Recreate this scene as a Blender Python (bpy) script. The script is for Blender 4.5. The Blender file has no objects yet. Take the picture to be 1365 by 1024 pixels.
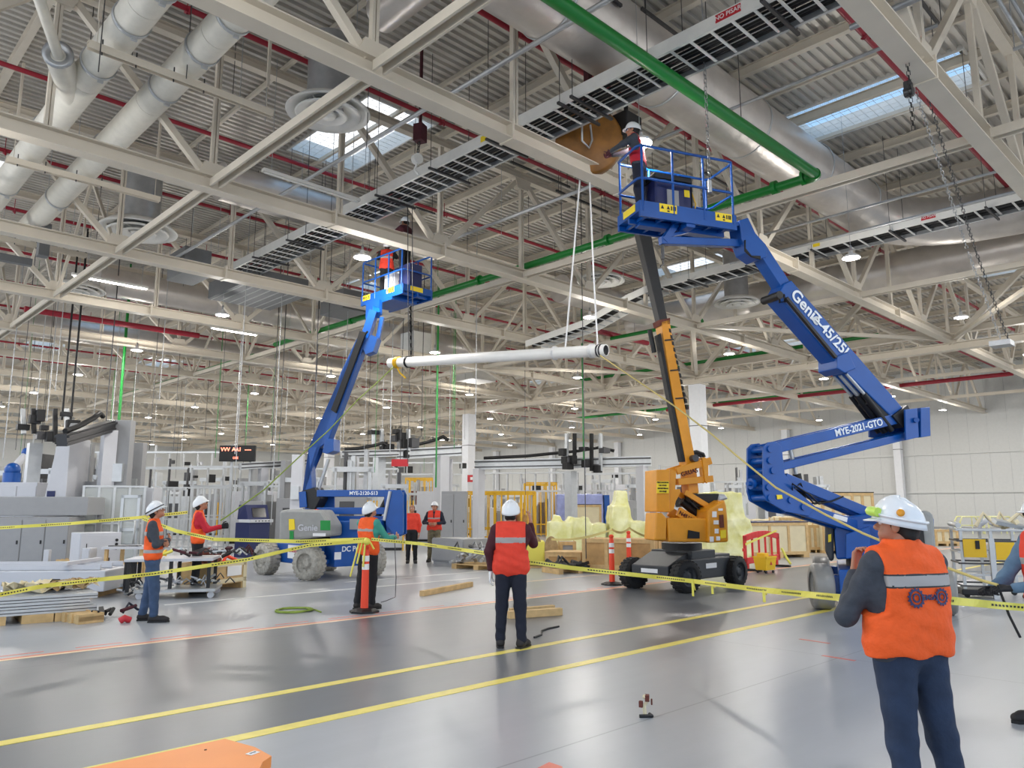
import bpy, math, random
import numpy as np
from mathutils import Vector, Matrix
random.seed(7)
C = bpy.context.scene.collection
PI = math.pi
# ---------------------------------------------------------------- camera
FPX, CXP, CYP, HORZ, YAW, CH = 1020.0, 682.5, 512.0, 675.0, math.radians(45.8), 1.68
PIT = math.atan((HORZ - CYP) / FPX)
FW = Vector((math.cos(YAW)*math.cos(PIT), math.sin(YAW)*math.cos(PIT), math.sin(PIT)))
RT = Vector((math.sin(YAW), -math.cos(YAW), 0)); UP = RT.cross(FW)
cam = bpy.data.cameras.new('camera'); camo = bpy.data.objects.new('camera', cam); C.objects.link(camo)
cam.sensor_width = 36; cam.sensor_fit = 'HORIZONTAL'; cam.lens = FPX/1365*36; cam.clip_start = .05; cam.clip_end = 500
M = Matrix((RT, UP, -FW)).transposed().to_4x4(); M.translation = Vector((0, 0, CH)); camo.matrix_world = M
bpy.context.scene.camera = camo
# ---------------------------------------------------------------- light
sc = bpy.context.scene
sc.view_settings.view_transform = 'Standard'; sc.view_settings.look = 'None'
sc.view_settings.exposure = 0.46; sc.view_settings.gamma = 1; sc.view_settings.use_curve_mapping = False
W = bpy.data.worlds.new('sky'); sc.world = W; W.use_nodes = True
bg = W.node_tree.nodes['Background']; bg.inputs[1].default_value = 1.4
_nt = W.node_tree; _tc = _nt.nodes.new('ShaderNodeTexCoord'); _sp = _nt.nodes.new('ShaderNodeSeparateXYZ'); _nt.links.new(_tc.outputs['Generated'], _sp.inputs[0])
_mr = _nt.nodes.new('ShaderNodeMapRange'); _mr.inputs['From Min'].default_value = .38; _mr.inputs['From Max'].default_value = .55; _nt.links.new(_sp.outputs['Y'], _mr.inputs['Value'])
_mz = _nt.nodes.new('ShaderNodeMapRange'); _mz.inputs['From Min'].default_value = .1; _mz.inputs['From Max'].default_value = .38; _mz.inputs['To Min'].default_value = 1; _mz.inputs['To Max'].default_value = 0; _nt.links.new(_sp.outputs['Z'], _mz.inputs['Value'])
_mx = _nt.nodes.new('ShaderNodeMath'); _mx.operation = 'MAXIMUM'; _nt.links.new(_mr.outputs[0], _mx.inputs[0]); _nt.links.new(_mz.outputs[0], _mx.inputs[1])
_mix = _nt.nodes.new('ShaderNodeMixRGB'); _mix.inputs[1].default_value = (.24,.42,.66,1); _mix.inputs[2].default_value = (.95,.97,1,1); _nt.links.new(_mx.outputs[0], _mix.inputs[0]); _nt.links.new(_mix.outputs[0], bg.inputs[0])   # blue overhead, bright haze to the left and at the horizon
LAMP_W = 60.0      # watts of each high-bay lamp
# ---------------------------------------------------------------- pixel rays (a place on a surface seen in the photo)
def ray(x, y): return FW + RT*((x-CXP)/FPX) + UP*((CYP-y)/FPX)
def onz(x, y, z):
    d = ray(x, y); t = (z-CH)/d.z; return Vector((d.x*t, d.y*t, z))
def ondep(x, y, dep):
    d = ray(x, y); t = dep/(d.x*math.cos(YAW)+d.y*math.sin(YAW)); return Vector((d.x*t, d.y*t, d.z*t+CH))
def onplane(x, y, P, n):
    d = ray(x, y); o = Vector((0, 0, CH)); t = (Vector(P)-o).dot(n)/d.dot(n); return o+d*t
# ---------------------------------------------------------------- materials
MAT = {}
def mat(name, col, rough=.5, metal=0., noise=.0, nscale=6., bump=0., emit=None, es=1., alpha=1., trans=0., bscale=40., spec=.5, wear=None):
    m = bpy.data.materials.new(name); m.use_nodes = True; nt = m.node_tree; b = nt.nodes['Principled BSDF']
    b.inputs['Base Color'].default_value = (*col, 1); b.inputs['Roughness'].default_value = rough
    b.inputs['Metallic'].default_value = metal; b.inputs['Specular IOR Level'].default_value = spec
    tc = nt.nodes.new('ShaderNodeTexCoord')
    if noise > 0:
        n = nt.nodes.new('ShaderNodeTexNoise'); n.inputs['Scale'].default_value = nscale; n.inputs['Detail'].default_value = 5
        nt.links.new(tc.outputs['Object'], n.inputs['Vector'])
        r = nt.nodes.new('ShaderNodeValToRGB'); r.color_ramp.elements[0].position = .3; r.color_ramp.elements[1].position = .7
        lo = [max(0, c*(1-noise)) for c in col] if wear is None else wear
        hi = [min(1, c*(1+noise*.6)) for c in col]
        r.color_ramp.elements[0].color = (*lo, 1); r.color_ramp.elements[1].color = (*hi, 1)
        nt.links.new(n.outputs['Fac'], r.inputs[0]); nt.links.new(r.outputs[0], b.inputs['Base Color'])
    if bump > 0:
        n2 = nt.nodes.new('ShaderNodeTexNoise'); n2.inputs['Scale'].default_value = bscale; n2.inputs['Detail'].default_value = 4
        nt.links.new(tc.outputs['Object'], n2.inputs['Vector'])
        bp = nt.nodes.new('ShaderNodeBump'); bp.inputs['Strength'].default_value = bump; bp.inputs['Distance'].default_value = .02
        nt.links.new(n2.outputs['Fac'], bp.inputs['Height']); nt.links.new(bp.outputs[0], b.inputs['Normal'])
    if emit is not None:
        b.inputs['Emission Color'].default_value = (*emit, 1); b.inputs['Emission Strength'].default_value = es
    if alpha < 1: b.inputs['Alpha'].default_value = alpha
    if trans > 0: b.inputs['Transmission Weight'].default_value = trans
    MAT[name] = m; return m
def srgb(r, g, b):
    f = lambda c: ((c/255+.055)/1.055)**2.4 if c > 10 else c/255/12.92
    return (f(r), f(g), f(b))
S = srgb
mat('cream_steel', S(214,205,189), .5, noise=.06, nscale=1.5)
mat('white_paint', S(228,227,222), .5, noise=.04)
mat('deck_steel', S(205,201,193), .42, .35, noise=.10, nscale=.7)
mat('galv', S(178,180,182), .38, .6, noise=.12, nscale=5)
mat('alu', S(190,193,195), .35, .5, noise=.06)
mat('foil', S(206,200,194), .36, .55, noise=.1, nscale=2, bump=.5, bscale=5)
mat('duct_white', S(226,222,210), .5, noise=.06, bump=.15, bscale=14)
mat('red_pipe', S(154,32,50), .4)
mat('green_pipe', S(18,130,48), .35)
mat('dark', S(28,28,30), .5, noise=.2)
mat('black', S(14,14,16), .55)
mat('rubber', S(30,30,31), .75, noise=.2, nscale=20)
mat('tire_grey', S(170,166,156), .75, noise=.3, nscale=14)
mat('steel_dark', S(80,80,82), .4, .7)
mat('blue', S(6,78,158), .35, noise=.10, nscale=3)
mat('blue_light', S(40,150,205), .35, noise=.12, nscale=6)
mat('blue_dark', S(24,34,84), .45)
mat('yellow_lift', S(222,148,26), .38, noise=.08, nscale=4)
mat('lift_grey', S(50,53,57), .5, noise=.1)
mat('hood_grey', S(150,151,148), .4, noise=.08)
mat('sticker_yellow', S(245,215,40), .5)
mat('sticker_white', S(235,235,235), .5)
mat('sticker_green', S(20,140,60), .5)
mat('red_label', S(190,40,50), .5)
mat('white_ink', S(235,240,245), .5)
mat('wall_panel', S(205,206,204), .5, noise=.03)
mat('lamp_lens', (1,1,1), .4, emit=(1,.97,.92), es=22)
mat('lamp_body', S(225,225,225), .4)
mat('safety_orange', S(242,92,25), .75, noise=.06, nscale=20, bump=1., bscale=11)
mat('safety_red', S(225,62,40), .75, noise=.06, nscale=20, bump=.5, bscale=9)
mat('reflective', S(160,155,152), .5)
mat('skin', S(176,122,94), .5, noise=.05)
mat('hair', S(22,18,17), .7)
mat('denim', S(38,52,76), .85, noise=.25, nscale=9, bump=.6, bscale=10)
mat('denim_light', S(60,80,110), .85, noise=.25, nscale=9, bump=.6, bscale=10)
mat('navy', S(26,30,46), .85, noise=.15, nscale=9, bump=.5, bscale=10)
mat('black_cloth', S(26,26,30), .85, noise=.2, bump=.5, bscale=10)
mat('grey_cloth', S(62,66,74), .85, noise=.15, nscale=30, bump=.5, bscale=10)
mat('maroon', S(70,24,34), .85, bump=.4, bscale=10)
mat('red_cloth', S(185,30,48), .85, bump=.4, bscale=10)
mat('teal_cloth', S(62,150,135), .85, bump=.4, bscale=10)
mat('chambray', S(92,118,142), .85, noise=.12, nscale=14, bump=.5, bscale=10)
mat('camo', S(120,112,88), .85, noise=.5, nscale=9)
mat('helmet', S(228,230,232), .22)
mat('boot', S(38,34,33), .7, noise=.3)
mat('cone_orange', S(238,72,40), .5)
mat('tape_yellow', S(226,216,92), .5)
mat('wood', S(205,172,120), .7, noise=.18, nscale=7)
mat('plywood', S(190,150,96), .7, noise=.2, nscale=4)
mat('wood_pale', S(218,205,170), .7, noise=.08, nscale=3)
mat('wrap_yellow', S(232,232,190), .28, noise=.05, nscale=2.2, bump=1., bscale=7, wear=S(208,205,120))
mat('tire_film', S(138,136,132), .35, noise=.08, nscale=4)
mat('machine_grey', S(150,151,153), .5, noise=.03)
mat('machine_white', S(196,197,202), .45, noise=.02)
mat('cage_yellow', S(225,175,30), .5)
mat('red_barrier', S(205,40,42), .5)
mat('bucket_yellow', S(238,190,25), .45)
mat('orange_paint', S(244,148,70), .45, noise=.05, nscale=3)
mat('rope_tan', S(196,178,110), .8)
mat('rope_green', S(130,150,60), .8)
mat('pvc', S(235,234,230), .35, noise=.03)
mat('brown_rag', S(110,58,48), .9, noise=.3, bump=.8, bscale=10)
mat('kraft', S(170,145,105), .9, noise=.3, bump=.5, bscale=8)
mat('glass_screen', S(18,20,30), .12)
mat('hoist_orange', S(138,92,34), .5, noise=.3, nscale=4)
mat('red_led', (.5,.02,.02), .5, emit=(1,.25,.15), es=3)
mat('clear_panel', S(205,210,208), .2, alpha=.45)
mat('floor_red', S(214,110,90), .4)
m = MAT['lamp_lens']
# ---------------------------------------------------------------- mesh builder
class MB:
    def __init__(s): s.v = []; s.f = []; s.m = []; s.sm = []; s.mi = 0
    def add(s, vs, fs, smooth=False):
        o = len(s.v); s.v += [Vector(p) for p in vs]
        for f in fs: s.f.append([i+o for i in f]); s.m.append(s.mi); s.sm.append(smooth)
        return s
    def obox(s, c, ax, ay, az):      # centre and three half-axis vectors
        c = Vector(c); vs = [c+ax*i+ay*j+az*k for i in (-1,1) for j in (-1,1) for k in (-1,1)]
        fs = [(0,1,3,2),(4,6,7,5),(0,4,5,1),(2,3,7,6),(0,2,6,4),(1,5,7,3)]
        if ax.cross(ay).dot(az) < 0: fs = [f[::-1] for f in fs]
        return s.add(vs, fs)
    def box(s, c, d, rz=0, rx=0, ry=0):
        R = Matrix.Rotation(rz,3,'Z') @ Matrix.Rotation(ry,3,'Y') @ Matrix.Rotation(rx,3,'X')
        return s.obox(c, R@Vector((d[0]/2,0,0)), R@Vector((0,d[1]/2,0)), R@Vector((0,0,d[2]/2)))
    def b2(s, lo, hi): return s.box([(a+b)/2 for a, b in zip(lo, hi)], [abs(b-a) for a, b in zip(lo, hi)])
    def frame(s, p0, p1, up):
        p0 = Vector(p0); p1 = Vector(p1); d = (p1-p0).normalized(); u = Vector(up)
        if abs(d.dot(u)) > .98: u = Vector((1,0,0)) if abs(d.x) < .9 else Vector((0,1,0))
        x = d.cross(u).normalized(); y = x.cross(d).normalized(); return p0, p1, d, x, y
    def beam(s, p0, p1, w, h, up=(0,0,1), w1=None, h1=None):
        p0, p1, d, x, y = s.frame(p0, p1, up); w1 = w1 or w; h1 = h1 or h
        vs = [p0+x*a*w/2+y*b*h/2 for a, b in ((-1,-1),(1,-1),(1,1),(-1,1))]+[p1+x*a*w1/2+y*b*h1/2 for a, b in ((-1,-1),(1,-1),(1,1),(-1,1))]
        return s.add(vs, [(0,1,2,3),(7,6,5,4),(0,4,5,1),(1,5,6,2),(2,6,7,3),(3,7,4,0)])
    def ibeam(s, p0, p1, w, h, t=.02, up=(0,0,1)):
        P0, P1, d, x, y = s.frame(p0, p1, up)
        s.beam(P0+y*(h/2-t/2), P1+y*(h/2-t/2), w, t, up); s.beam(P0-y*(h/2-t/2), P1-y*(h/2-t/2), w, t, up)
        return s.beam(P0, P1, t, h-2*t, up)
    def cyl(s, p0, p1, r, r1=None, n=12, caps=True, up=(0,0,1)):
        p0, p1, d, x, y = s.frame(p0, p1, up); r1 = r if r1 is None else r1
        vs = []; 
        for p, rr in ((p0, r), (p1, r1)):
            vs += [p+(x*math.cos(2*PI*i/n)+y*math.sin(2*PI*i/n))*rr for i in range(n)]
        s.add(vs, [(i, (i+1) % n, (i+1) % n+n, i+n) for i in range(n)], True)
        if caps: s.add(vs, [tuple(range(n))[::-1], tuple(range(n, 2*n))])
        return s
    def tube(s, pts, r, n=8, rs=None, closed=False):
        pts = [Vector(p) for p in pts]; N = len(pts); vs = []
        pu = None
        for i, p in enumerate(pts):
            a = pts[i-1] if (i > 0 or closed) else p; b = pts[(i+1) % N] if (i < N-1 or closed) else p
            d = (b-a).normalized()
            if pu is None: pu = Vector((0,0,1)) if abs(d.z) < .9 else Vector((1,0,0))
            x = d.cross(pu).normalized(); y = x.cross(d).normalized(); pu = y
            rr = rs[i] if rs else r
            vs += [p+(x*math.cos(2*PI*k/n)+y*math.sin(2*PI*k/n))*rr for k in range(n)]
        fs = []
        for i in range(N if closed else N-1):
            j = (i+1) % N
            for k in range(n): fs.append((i*n+k, i*n+(k+1) % n, j*n+(k+1) % n, j*n+k))
        s.add(vs, fs, True)
        if not closed: s.add(vs, [tuple(range(n))[::-1], tuple(range((N-1)*n, N*n))])
        return s
    def lathe(s, prof, o=(0,0,0), ax=(0,0,1), n=24, smooth=True):   # prof: (radius, along)
        o = Vector(o); d = Vector(ax).normalized(); u = Vector((0,0,1)) if abs(d.z) < .9 else Vector((1,0,0))
        x = d.cross(u).normalized(); y = x.cross(d); vs = []
        for r, h in prof: vs += [o+d*h+(x*math.cos(2*PI*i/n)+y*math.sin(2*PI*i/n))*r for i in range(n)]
        fs = []
        for j in range(len(prof)-1):
            for i in range(n): fs.append((j*n+i, j*n+(i+1) % n, (j+1)*n+(i+1) % n, (j+1)*n+i))
        return s.add(vs, fs, smooth)
    def prism(s, poly, o, ex, ey, ez, th, chamfer=0):   # polygon in (ex,ey), thickness th along ez (centred)
        o = Vector(o); ex = Vector(ex); ey = Vector(ey); ez = Vector(ez); n = len(poly)
        vs = [o+ex*a+ey*b-ez*th/2 for a, b in poly]+[o+ex*a+ey*b+ez*th/2 for a, b in poly]
        return s.add(vs, [tuple(range(n))[::-1], tuple(range(n, 2*n))]+[(i, (i+1) % n, (i+1) % n+n, i+n) for i in range(n)])
    def quad(s, a, b, c, d): return s.add([a, b, c, d], [(0,1,2,3)])
    def sphere(s, c, r, n=12, m=8, sc=(1,1,1), half=False):
        c = Vector(c); vs = []; fs = []
        for j in range(m+1):
            th = (PI/2 if half else PI)*j/m
            vs += [c+Vector((math.sin(th)*math.cos(2*PI*i/n)*r*sc[0], math.sin(th)*math.sin(2*PI*i/n)*r*sc[1], math.cos(th)*r*sc[2])) for i in range(n)]
        for j in range(m):
            for i in range(n): fs.append((j*n+i, (j+1)*n+i, (j+1)*n+(i+1) % n, j*n+(i+1) % n))
        return s.add(vs, fs, True)
    def build(s, name, mats, parent=None, o=None, world=True, bevel=0, fix=False):
        if not isinstance(mats, (list, tuple)): mats = [mats]
        me = bpy.data.meshes.new(name); ob = bpy.data.objects.new(name, me); C.objects.link(ob)
        vs = s.v
        if parent is not None:
            L = chain(parent)
            if world: Li = L.inverted(); vs = [Li@v for v in vs]
            ob.parent = parent; GW[ob] = L
            if o is not None:
                o = Li@Vector(o) if world else Vector(o); vs = [v-o for v in vs]; ob.location = o; GW[ob] = L@Matrix.Translation(o)
        else:
            if o is None: o = Vector((0,0,0))
            o = Vector(o)
            if world: vs = [v-o for v in vs]
            ob.location = o; GW[ob] = Matrix.Translation(o)
        me.from_pydata([tuple(v) for v in vs], [], s.f)
        for m_ in mats: me.materials.append(MAT[m_] if isinstance(m_, str) else m_)
        me.polygons.foreach_set('material_index', s.m); me.polygons.foreach_set('use_smooth', s.sm); me.update()
        if bevel:
            b = ob.modifiers.new('bevel', 'BEVEL'); b.width = bevel; b.segments = 2; b.limit_method = 'ANGLE'
        return ob
GW = {}
def chain(o): return GW[o].copy()
def tag(o, label=None, cat=None, group=None, kind=None):
    if label: o['label'] = label
    if cat: o['category'] = cat
    if group: o['group'] = group
    if kind: o['kind'] = kind
    return o
def thing(name, label, cat, loc=(0,0,0), rz=0, group=None):
    o = bpy.data.objects.new(name, None); C.objects.link(o); o.location = loc; o.rotation_euler = (0,0,rz); o.empty_display_size = .2
    GW[o] = Matrix.Translation(Vector(loc)) @ Matrix.Rotation(rz, 4, 'Z')
    return tag(o, label, cat, group)
ORD = ['first','second','third','fourth','fifth','sixth','seventh','eighth','ninth','tenth','eleventh','twelfth','thirteenth','fourteenth','fifteenth','sixteenth','seventeenth','eighteenth','nineteenth','twentieth']+['twenty-'+q for q in ('first','second','third','fourth','fifth','sixth','seventh','eighth','ninth')]
def struct(mb, name, mats, **k):
    o = mb.build(name, mats, **k); o['kind'] = 'structure'; return o
CHILD = {}
def copy_tree(root, loc, rz=None, label=None, group=None, parent=None):
    c = root.copy(); C.objects.link(c)
    if parent is None:
        c.location = loc
        if rz is not None: c.rotation_euler = (0,0,rz)
        GW[c] = Matrix.Translation(Vector(loc)) @ Matrix.Rotation(c.rotation_euler.z, 4, 'Z')
        if label: c['label'] = label
        if group: c['group'] = group
    else: c.parent = parent
    for ch in [o for o in list(root.children)]: copy_tree(ch, None, parent=c)
    return c
def text_mesh(txt, size, depth=.004, bold=False):
    cu = bpy.data.curves.new('lettering', 'FONT'); cu.body = txt; cu.size = size; cu.extrude = depth; cu.align_x = 'CENTER'; cu.align_y = 'CENTER'
    if bold: cu.offset = size*.02
    o = bpy.data.objects.new('tmp_text', cu); C.objects.link(o)
    dg = bpy.context.evaluated_depsgraph_get(); dg.update()
    me = bpy.data.meshes.new_from_object(o.evaluated_get(dg)); bpy.data.objects.remove(o)
    vs = [v.co.copy() for v in me.vertices]; fs = [list(p.vertices) for p in me.polygons]; bpy.data.meshes.remove(me)
    return vs, fs
def text_on(txt, size, o, ex, ey, mat_, parent=None, name='lettering', depth=.004, bold=False, shear=0, **kw):
    vs, fs = text_mesh(txt, size, depth, bold); o = Vector(o); ex = Vector(ex).normalized(); ey = Vector(ey).normalized(); ez = ex.cross(ey)
    mb = MB(); mb.add([o+ex*(v.x+shear*v.y)+ey*v.y+ez*v.z for v in vs], fs)
    return mb.build(name, mat_, parent, **kw)
# ================================================================ SETTING
XW, YW = 60.0, 88.0
XN = [5.9+2.967*k for k in range(-2, 19)]           # truss nodes
YG = [3.3+5.77*k for k in range(-1, 15)]            # trusses
ZB, ZT, ZD = 8.0, 11.0, 11.42
# floor material: two greys, joints, gloss
def floor_mat():
    m = bpy.data.materials.new('floor_epoxy'); m.use_nodes = True; nt = m.node_tree; b = nt.nodes['Principled BSDF']; L = nt.links.new
    g = nt.nodes.new('ShaderNodeNewGeometry'); sp = nt.nodes.new('ShaderNodeSeparateXYZ'); L(g.outputs['Position'], sp.inputs[0])
    def mth(op, a, b_=None, c=None):
        n = nt.nodes.new('ShaderNodeMath'); n.operation = op
        for i, q in enumerate((a, b_, c)):
            if q is None: continue
            if isinstance(q, (int, float)): n.inputs[i].default_value = q
            else: L(q, n.inputs[i])
        return n.outputs[0]
    n1 = nt.nodes.new('ShaderNodeTexNoise'); n1.inputs['Scale'].default_value = .9; n1.inputs['Detail'].default_value = 6; L(g.outputs['Position'], n1.inputs['Vector'])
    n2 = nt.nodes.new('ShaderNodeTexNoise'); n2.inputs['Scale'].default_value = 14; n2.inputs['Detail'].default_value = 5; L(g.outputs['Position'], n2.inputs['Vector'])
    mp = nt.nodes.new('ShaderNodeMapping'); mp.inputs['Scale'].default_value = (.25, 3, 1); L(g.outputs['Position'], mp.inputs[0])
    n3 = nt.nodes.new('ShaderNodeTexNoise'); n3.inputs['Scale'].default_value = 1.2; n3.inputs['Detail'].default_value = 6; L(mp.outputs[0], n3.inputs['Vector'])
    aisle = mth('MULTIPLY', mth('GREATER_THAN', sp.outputs['Y'], 5.7), mth('LESS_THAN', sp.outputs['Y'], 10.2))
    mix = nt.nodes.new('ShaderNodeMixRGB'); mix.inputs[1].default_value = (*S(158,161,165), 1); mix.inputs[2].default_value = (*S(104,107,111), 1); L(aisle, mix.inputs[0])
    v = mth('ADD', mth('MULTIPLY', n1.outputs['Fac'], .12), mth('ADD', mth('MULTIPLY', n2.outputs['Fac'], .04), mth('MULTIPLY', n3.outputs['Fac'], .16)))
    v = mth('ADD', v, .83)
    # saw-cut joints
    jx = mth('PINGPONG', mth('ADD', sp.outputs['X'], .1), 4.5); jy = mth('PINGPONG', mth('ADD', sp.outputs['Y'], 1.9), 5.77/2)
    jl = mth('MINIMUM', jx, jy); j = mth('LESS_THAN', jl, .008)
    v = mth('MULTIPLY', v, mth('SUBTRACT', 1, mth('MULTIPLY', j, .35)))
    vm = nt.nodes.new('ShaderNodeVectorMath'); vm.operation = 'SCALE'; L(mix.outputs[0], vm.inputs[0]); L(v, vm.inputs['Scale'])
    L(vm.outputs[0], b.inputs['Base Color'])
    L(mth('ADD', mth('MULTIPLY', n1.outputs['Fac'], .05), .285), b.inputs['Roughness'])
    
    return m
mb = MB(); mb.b2((-25,-25,-.2), (XW,YW,0)); struct(mb, 'floor', floor_mat())
mat('line_yellow', S(226,208,96), .4, noise=.1, nscale=8); mat('line_cream', S(236,204,168), .4, noise=.06)
mat('line_orange', S(218,132,104), .4)
def fl(name, m_, x0, y0, x1, y1, z=.003): mb = MB(); mb.b2((x0,y0,0), (x1,y1,z)); struct(mb, name, m_)
fl('trim_1', 'line_yellow', -8, 6.66, 60, 6.79); fl('trim_2', 'line_yellow', -8, 5.60, 14.2, 5.74)
fl('trim_3', 'line_cream', -8, 10.20, 60, 10.27); fl('trim_4', 'line_orange', -8, 10.29, 60, 10.35)
mb = MB()
for i in range(14): mb.b2((1.2+i*.86, 10.50, 0), (1.72+i*.86, 10.54, .002))
struct(mb, 'trim_5', 'floor_red')
fl('trim_6', 'white_paint', 5.2, 13.9, 12.5, 13.97); fl('trim_7', 'white_paint', 9.6, 15.2, 18, 15.26)
fl('trim_8', 'line_cream', 12, 12.45, 40, 12.5)
a = onz(1066,852,0); b = onz(1106,858,0); mb = MB(); mb.beam(a, b, .05, .004); struct(mb, 'trim_9', 'floor_red')
a = onz(1096,874,0); b = onz(1140,881,0); mb = MB(); mb.beam(a, b, .05, .004); struct(mb, 'trim_10', 'floor_red')
mb = MB(); mb.add([onz(716,1024,.002), onz(732,1016,.002), onz(750,1022,.002), onz(745,1040,.002), onz(716,1040,.002)], [(4,3,2,1,0)]); struct(mb, 'trim_16', 'floor_red')
# back wall (X = XW) with girts, panel joints and columns; left wall (Y = YW)
mb = MB(); mb.b2((XW,-25,0), (XW+.3,YW,12.0)); struct(mb, 'wall_back', 'wall_panel')
mb = MB(); mb.b2((-5,YW,0), (XW,YW+.3,12.0)); struct(mb, 'wall_left', 'wall_panel')
for i, z in enumerate((2.6, 5.3)):
    mb = MB(); mb.b2((XW-.12,-20,z), (XW,YW,z+.14)); struct(mb, 'trim_%d' % (11+i), 'wall_panel')
    mb = MB(); mb.b2((-5,YW-.12,z), (XW,YW,z+.14)); struct(mb, 'trim_%d' % (13+i), 'wall_panel')
mb = MB()
for k in range(90): mb.b2((XW-.012, -20+1.2*k, 0), (XW, -19.985+1.2*k, 12))
struct(mb, 'trim_15', 'galv')
fl('baseboard_back', 'machine_grey', XW-.1, -20, XW, YW, .25)
mat('column_white', S(224,226,230), .45, noise=.03)
cgroup = 'white steel columns of the hall'
def column(x, y, h, w, label):
    t = thing('steel_column', label, 'column', (x,y,0), 0, cgroup)
    mb = MB(); mb.box((x,y,h/2), (w,w,h)); mb.build('shaft', 'column_white', t, bevel=.02)
    mb = MB(); mb.box((x,y,h-.02), (w+.25,w+.25,.05)); mb.build('cap_plate', 'cream_steel', t)
    mb = MB(); mb.box((x,y,.02), (w+.25,w+.25,.04)); mb.build('base_plate', 'machine_grey', t)
    mb = MB(); mb.box((x,y,h-2.1), (w+.02,w+.02,.04)); mb.build('band', 'steel_dark', t)
    return t
column(32.9, 20.6, 7.7, .62, 'white square steel column standing right behind the yellow boom lift')
column(32.9, 37.9, 7.7, .62, 'white square steel column rising left of centre beside the gantry beam')
column(32.9, 55.2, 7.7, .62, 'white square steel column far back, left of the tall white column at centre')
for y, lb in ((20.6, 'white column on the pale back wall, behind the right blue lift elbow'), (37.9, 'white column on the back wall, just right of the yellow lift mast'), (46.5, 'white column on the back wall left of the yellow lift mast'), (55.2, 'white column on the back wall above the hanging gantry'), (63.9, 'white column on the back wall, first right of the tall hall column'), (29.2, 'white column on the back wall behind the raised blue riser arms')):
    column(59.6, y, 7.9, .5, lb)
# roof deck: corrugated sheet with skylight openings
SKY = [(17.5,4.1,19.4,8.3), (9.4,14.6,11.4,18.5), (25.6,14.9,28.0,18.2), (34.3,4.6,36.6,8.6), (9.6,34.4,11.8,38.0), (10.4,50,12.4,54), (2.2,24.8,4.4,28.6), (25.4,33,27.6,37), (42,20,44.2,24), (42,38,44.2,42), (17.5,52,19.6,56), (34,55,36,59), (51,28,53,32), (50,9.5,52.2,13.5), (17.5,25.5,19.5,29)]
xs = sorted({-6.0, XW} | {s[0] for s in SKY} | {s[2] for s in SKY})
mb = MB(); pitch = .21; y = -8.0; dz = .07
while y < YW:
    prof = [(y,0), (y+pitch*.42,0), (y+pitch*.5,dz), (y+pitch*.92,dz), (y+pitch,0)]
    ym = y+pitch/2; x0 = xs[0]; k = 0
    holes = [(s[0], s[2]) for s in SKY if s[1] < ym < s[3]]
    segs = [(-6.0, XW)]
    for h in holes:
        segs = [q for (p, r) in segs for q in (((p, h[0]), (h[1], r)) if p <= h[0] and r >= h[1] else ((p, r),))]
    for p, r in segs:
        vs = [(x, a, ZD+b) for x in (p, r) for a, b in prof]
        mb.add(vs, [(i, i+1, i+6, i+5) for i in range(4)])
    y += pitch
struct(mb, 'ceiling', 'deck_steel')
glass = mat('skylight_sheet', S(235,240,250), .3, alpha=.12)
for i, (x0, y0, x1, y1) in enumerate(SKY):
    fr = MB(); h = .5; z0 = ZD-.05
    for lo, hi in (((x0-.05,y0-.05,z0),(x1+.05,y0,z0+h)), ((x0-.05,y1,z0),(x1+.05,y1+.05,z0+h)), ((x0-.05,y0,z0),(x0,y1,z0+h)), ((x1,y0,z0),(x1+.05,y1,z0+h))): fr.b2(lo, hi)
    o = struct(fr, 'window_%d' % (i+1), 'white_paint')
    if i < 8:
        g = MB(); n = int((y1-y0)/.2)
        for k in range(1, n): g.cyl((x0,y0+k*(y1-y0)/n,z0+.1), (x1,y0+k*(y1-y0)/n,z0+.1), .006, n=4)
        for k in range(1, 8): g.cyl((x0+k*(x1-x0)/8,y0,z0+.1), (x0+k*(x1-x0)/8,y1,z0+.1), .006, n=4)
        g.build('safety_grid', 'white_paint', o)
    g = MB(); g.b2((x0,y0,z0+h-.02), (x1,y1,z0+h)); g.build('window_pane', glass, o)
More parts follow.
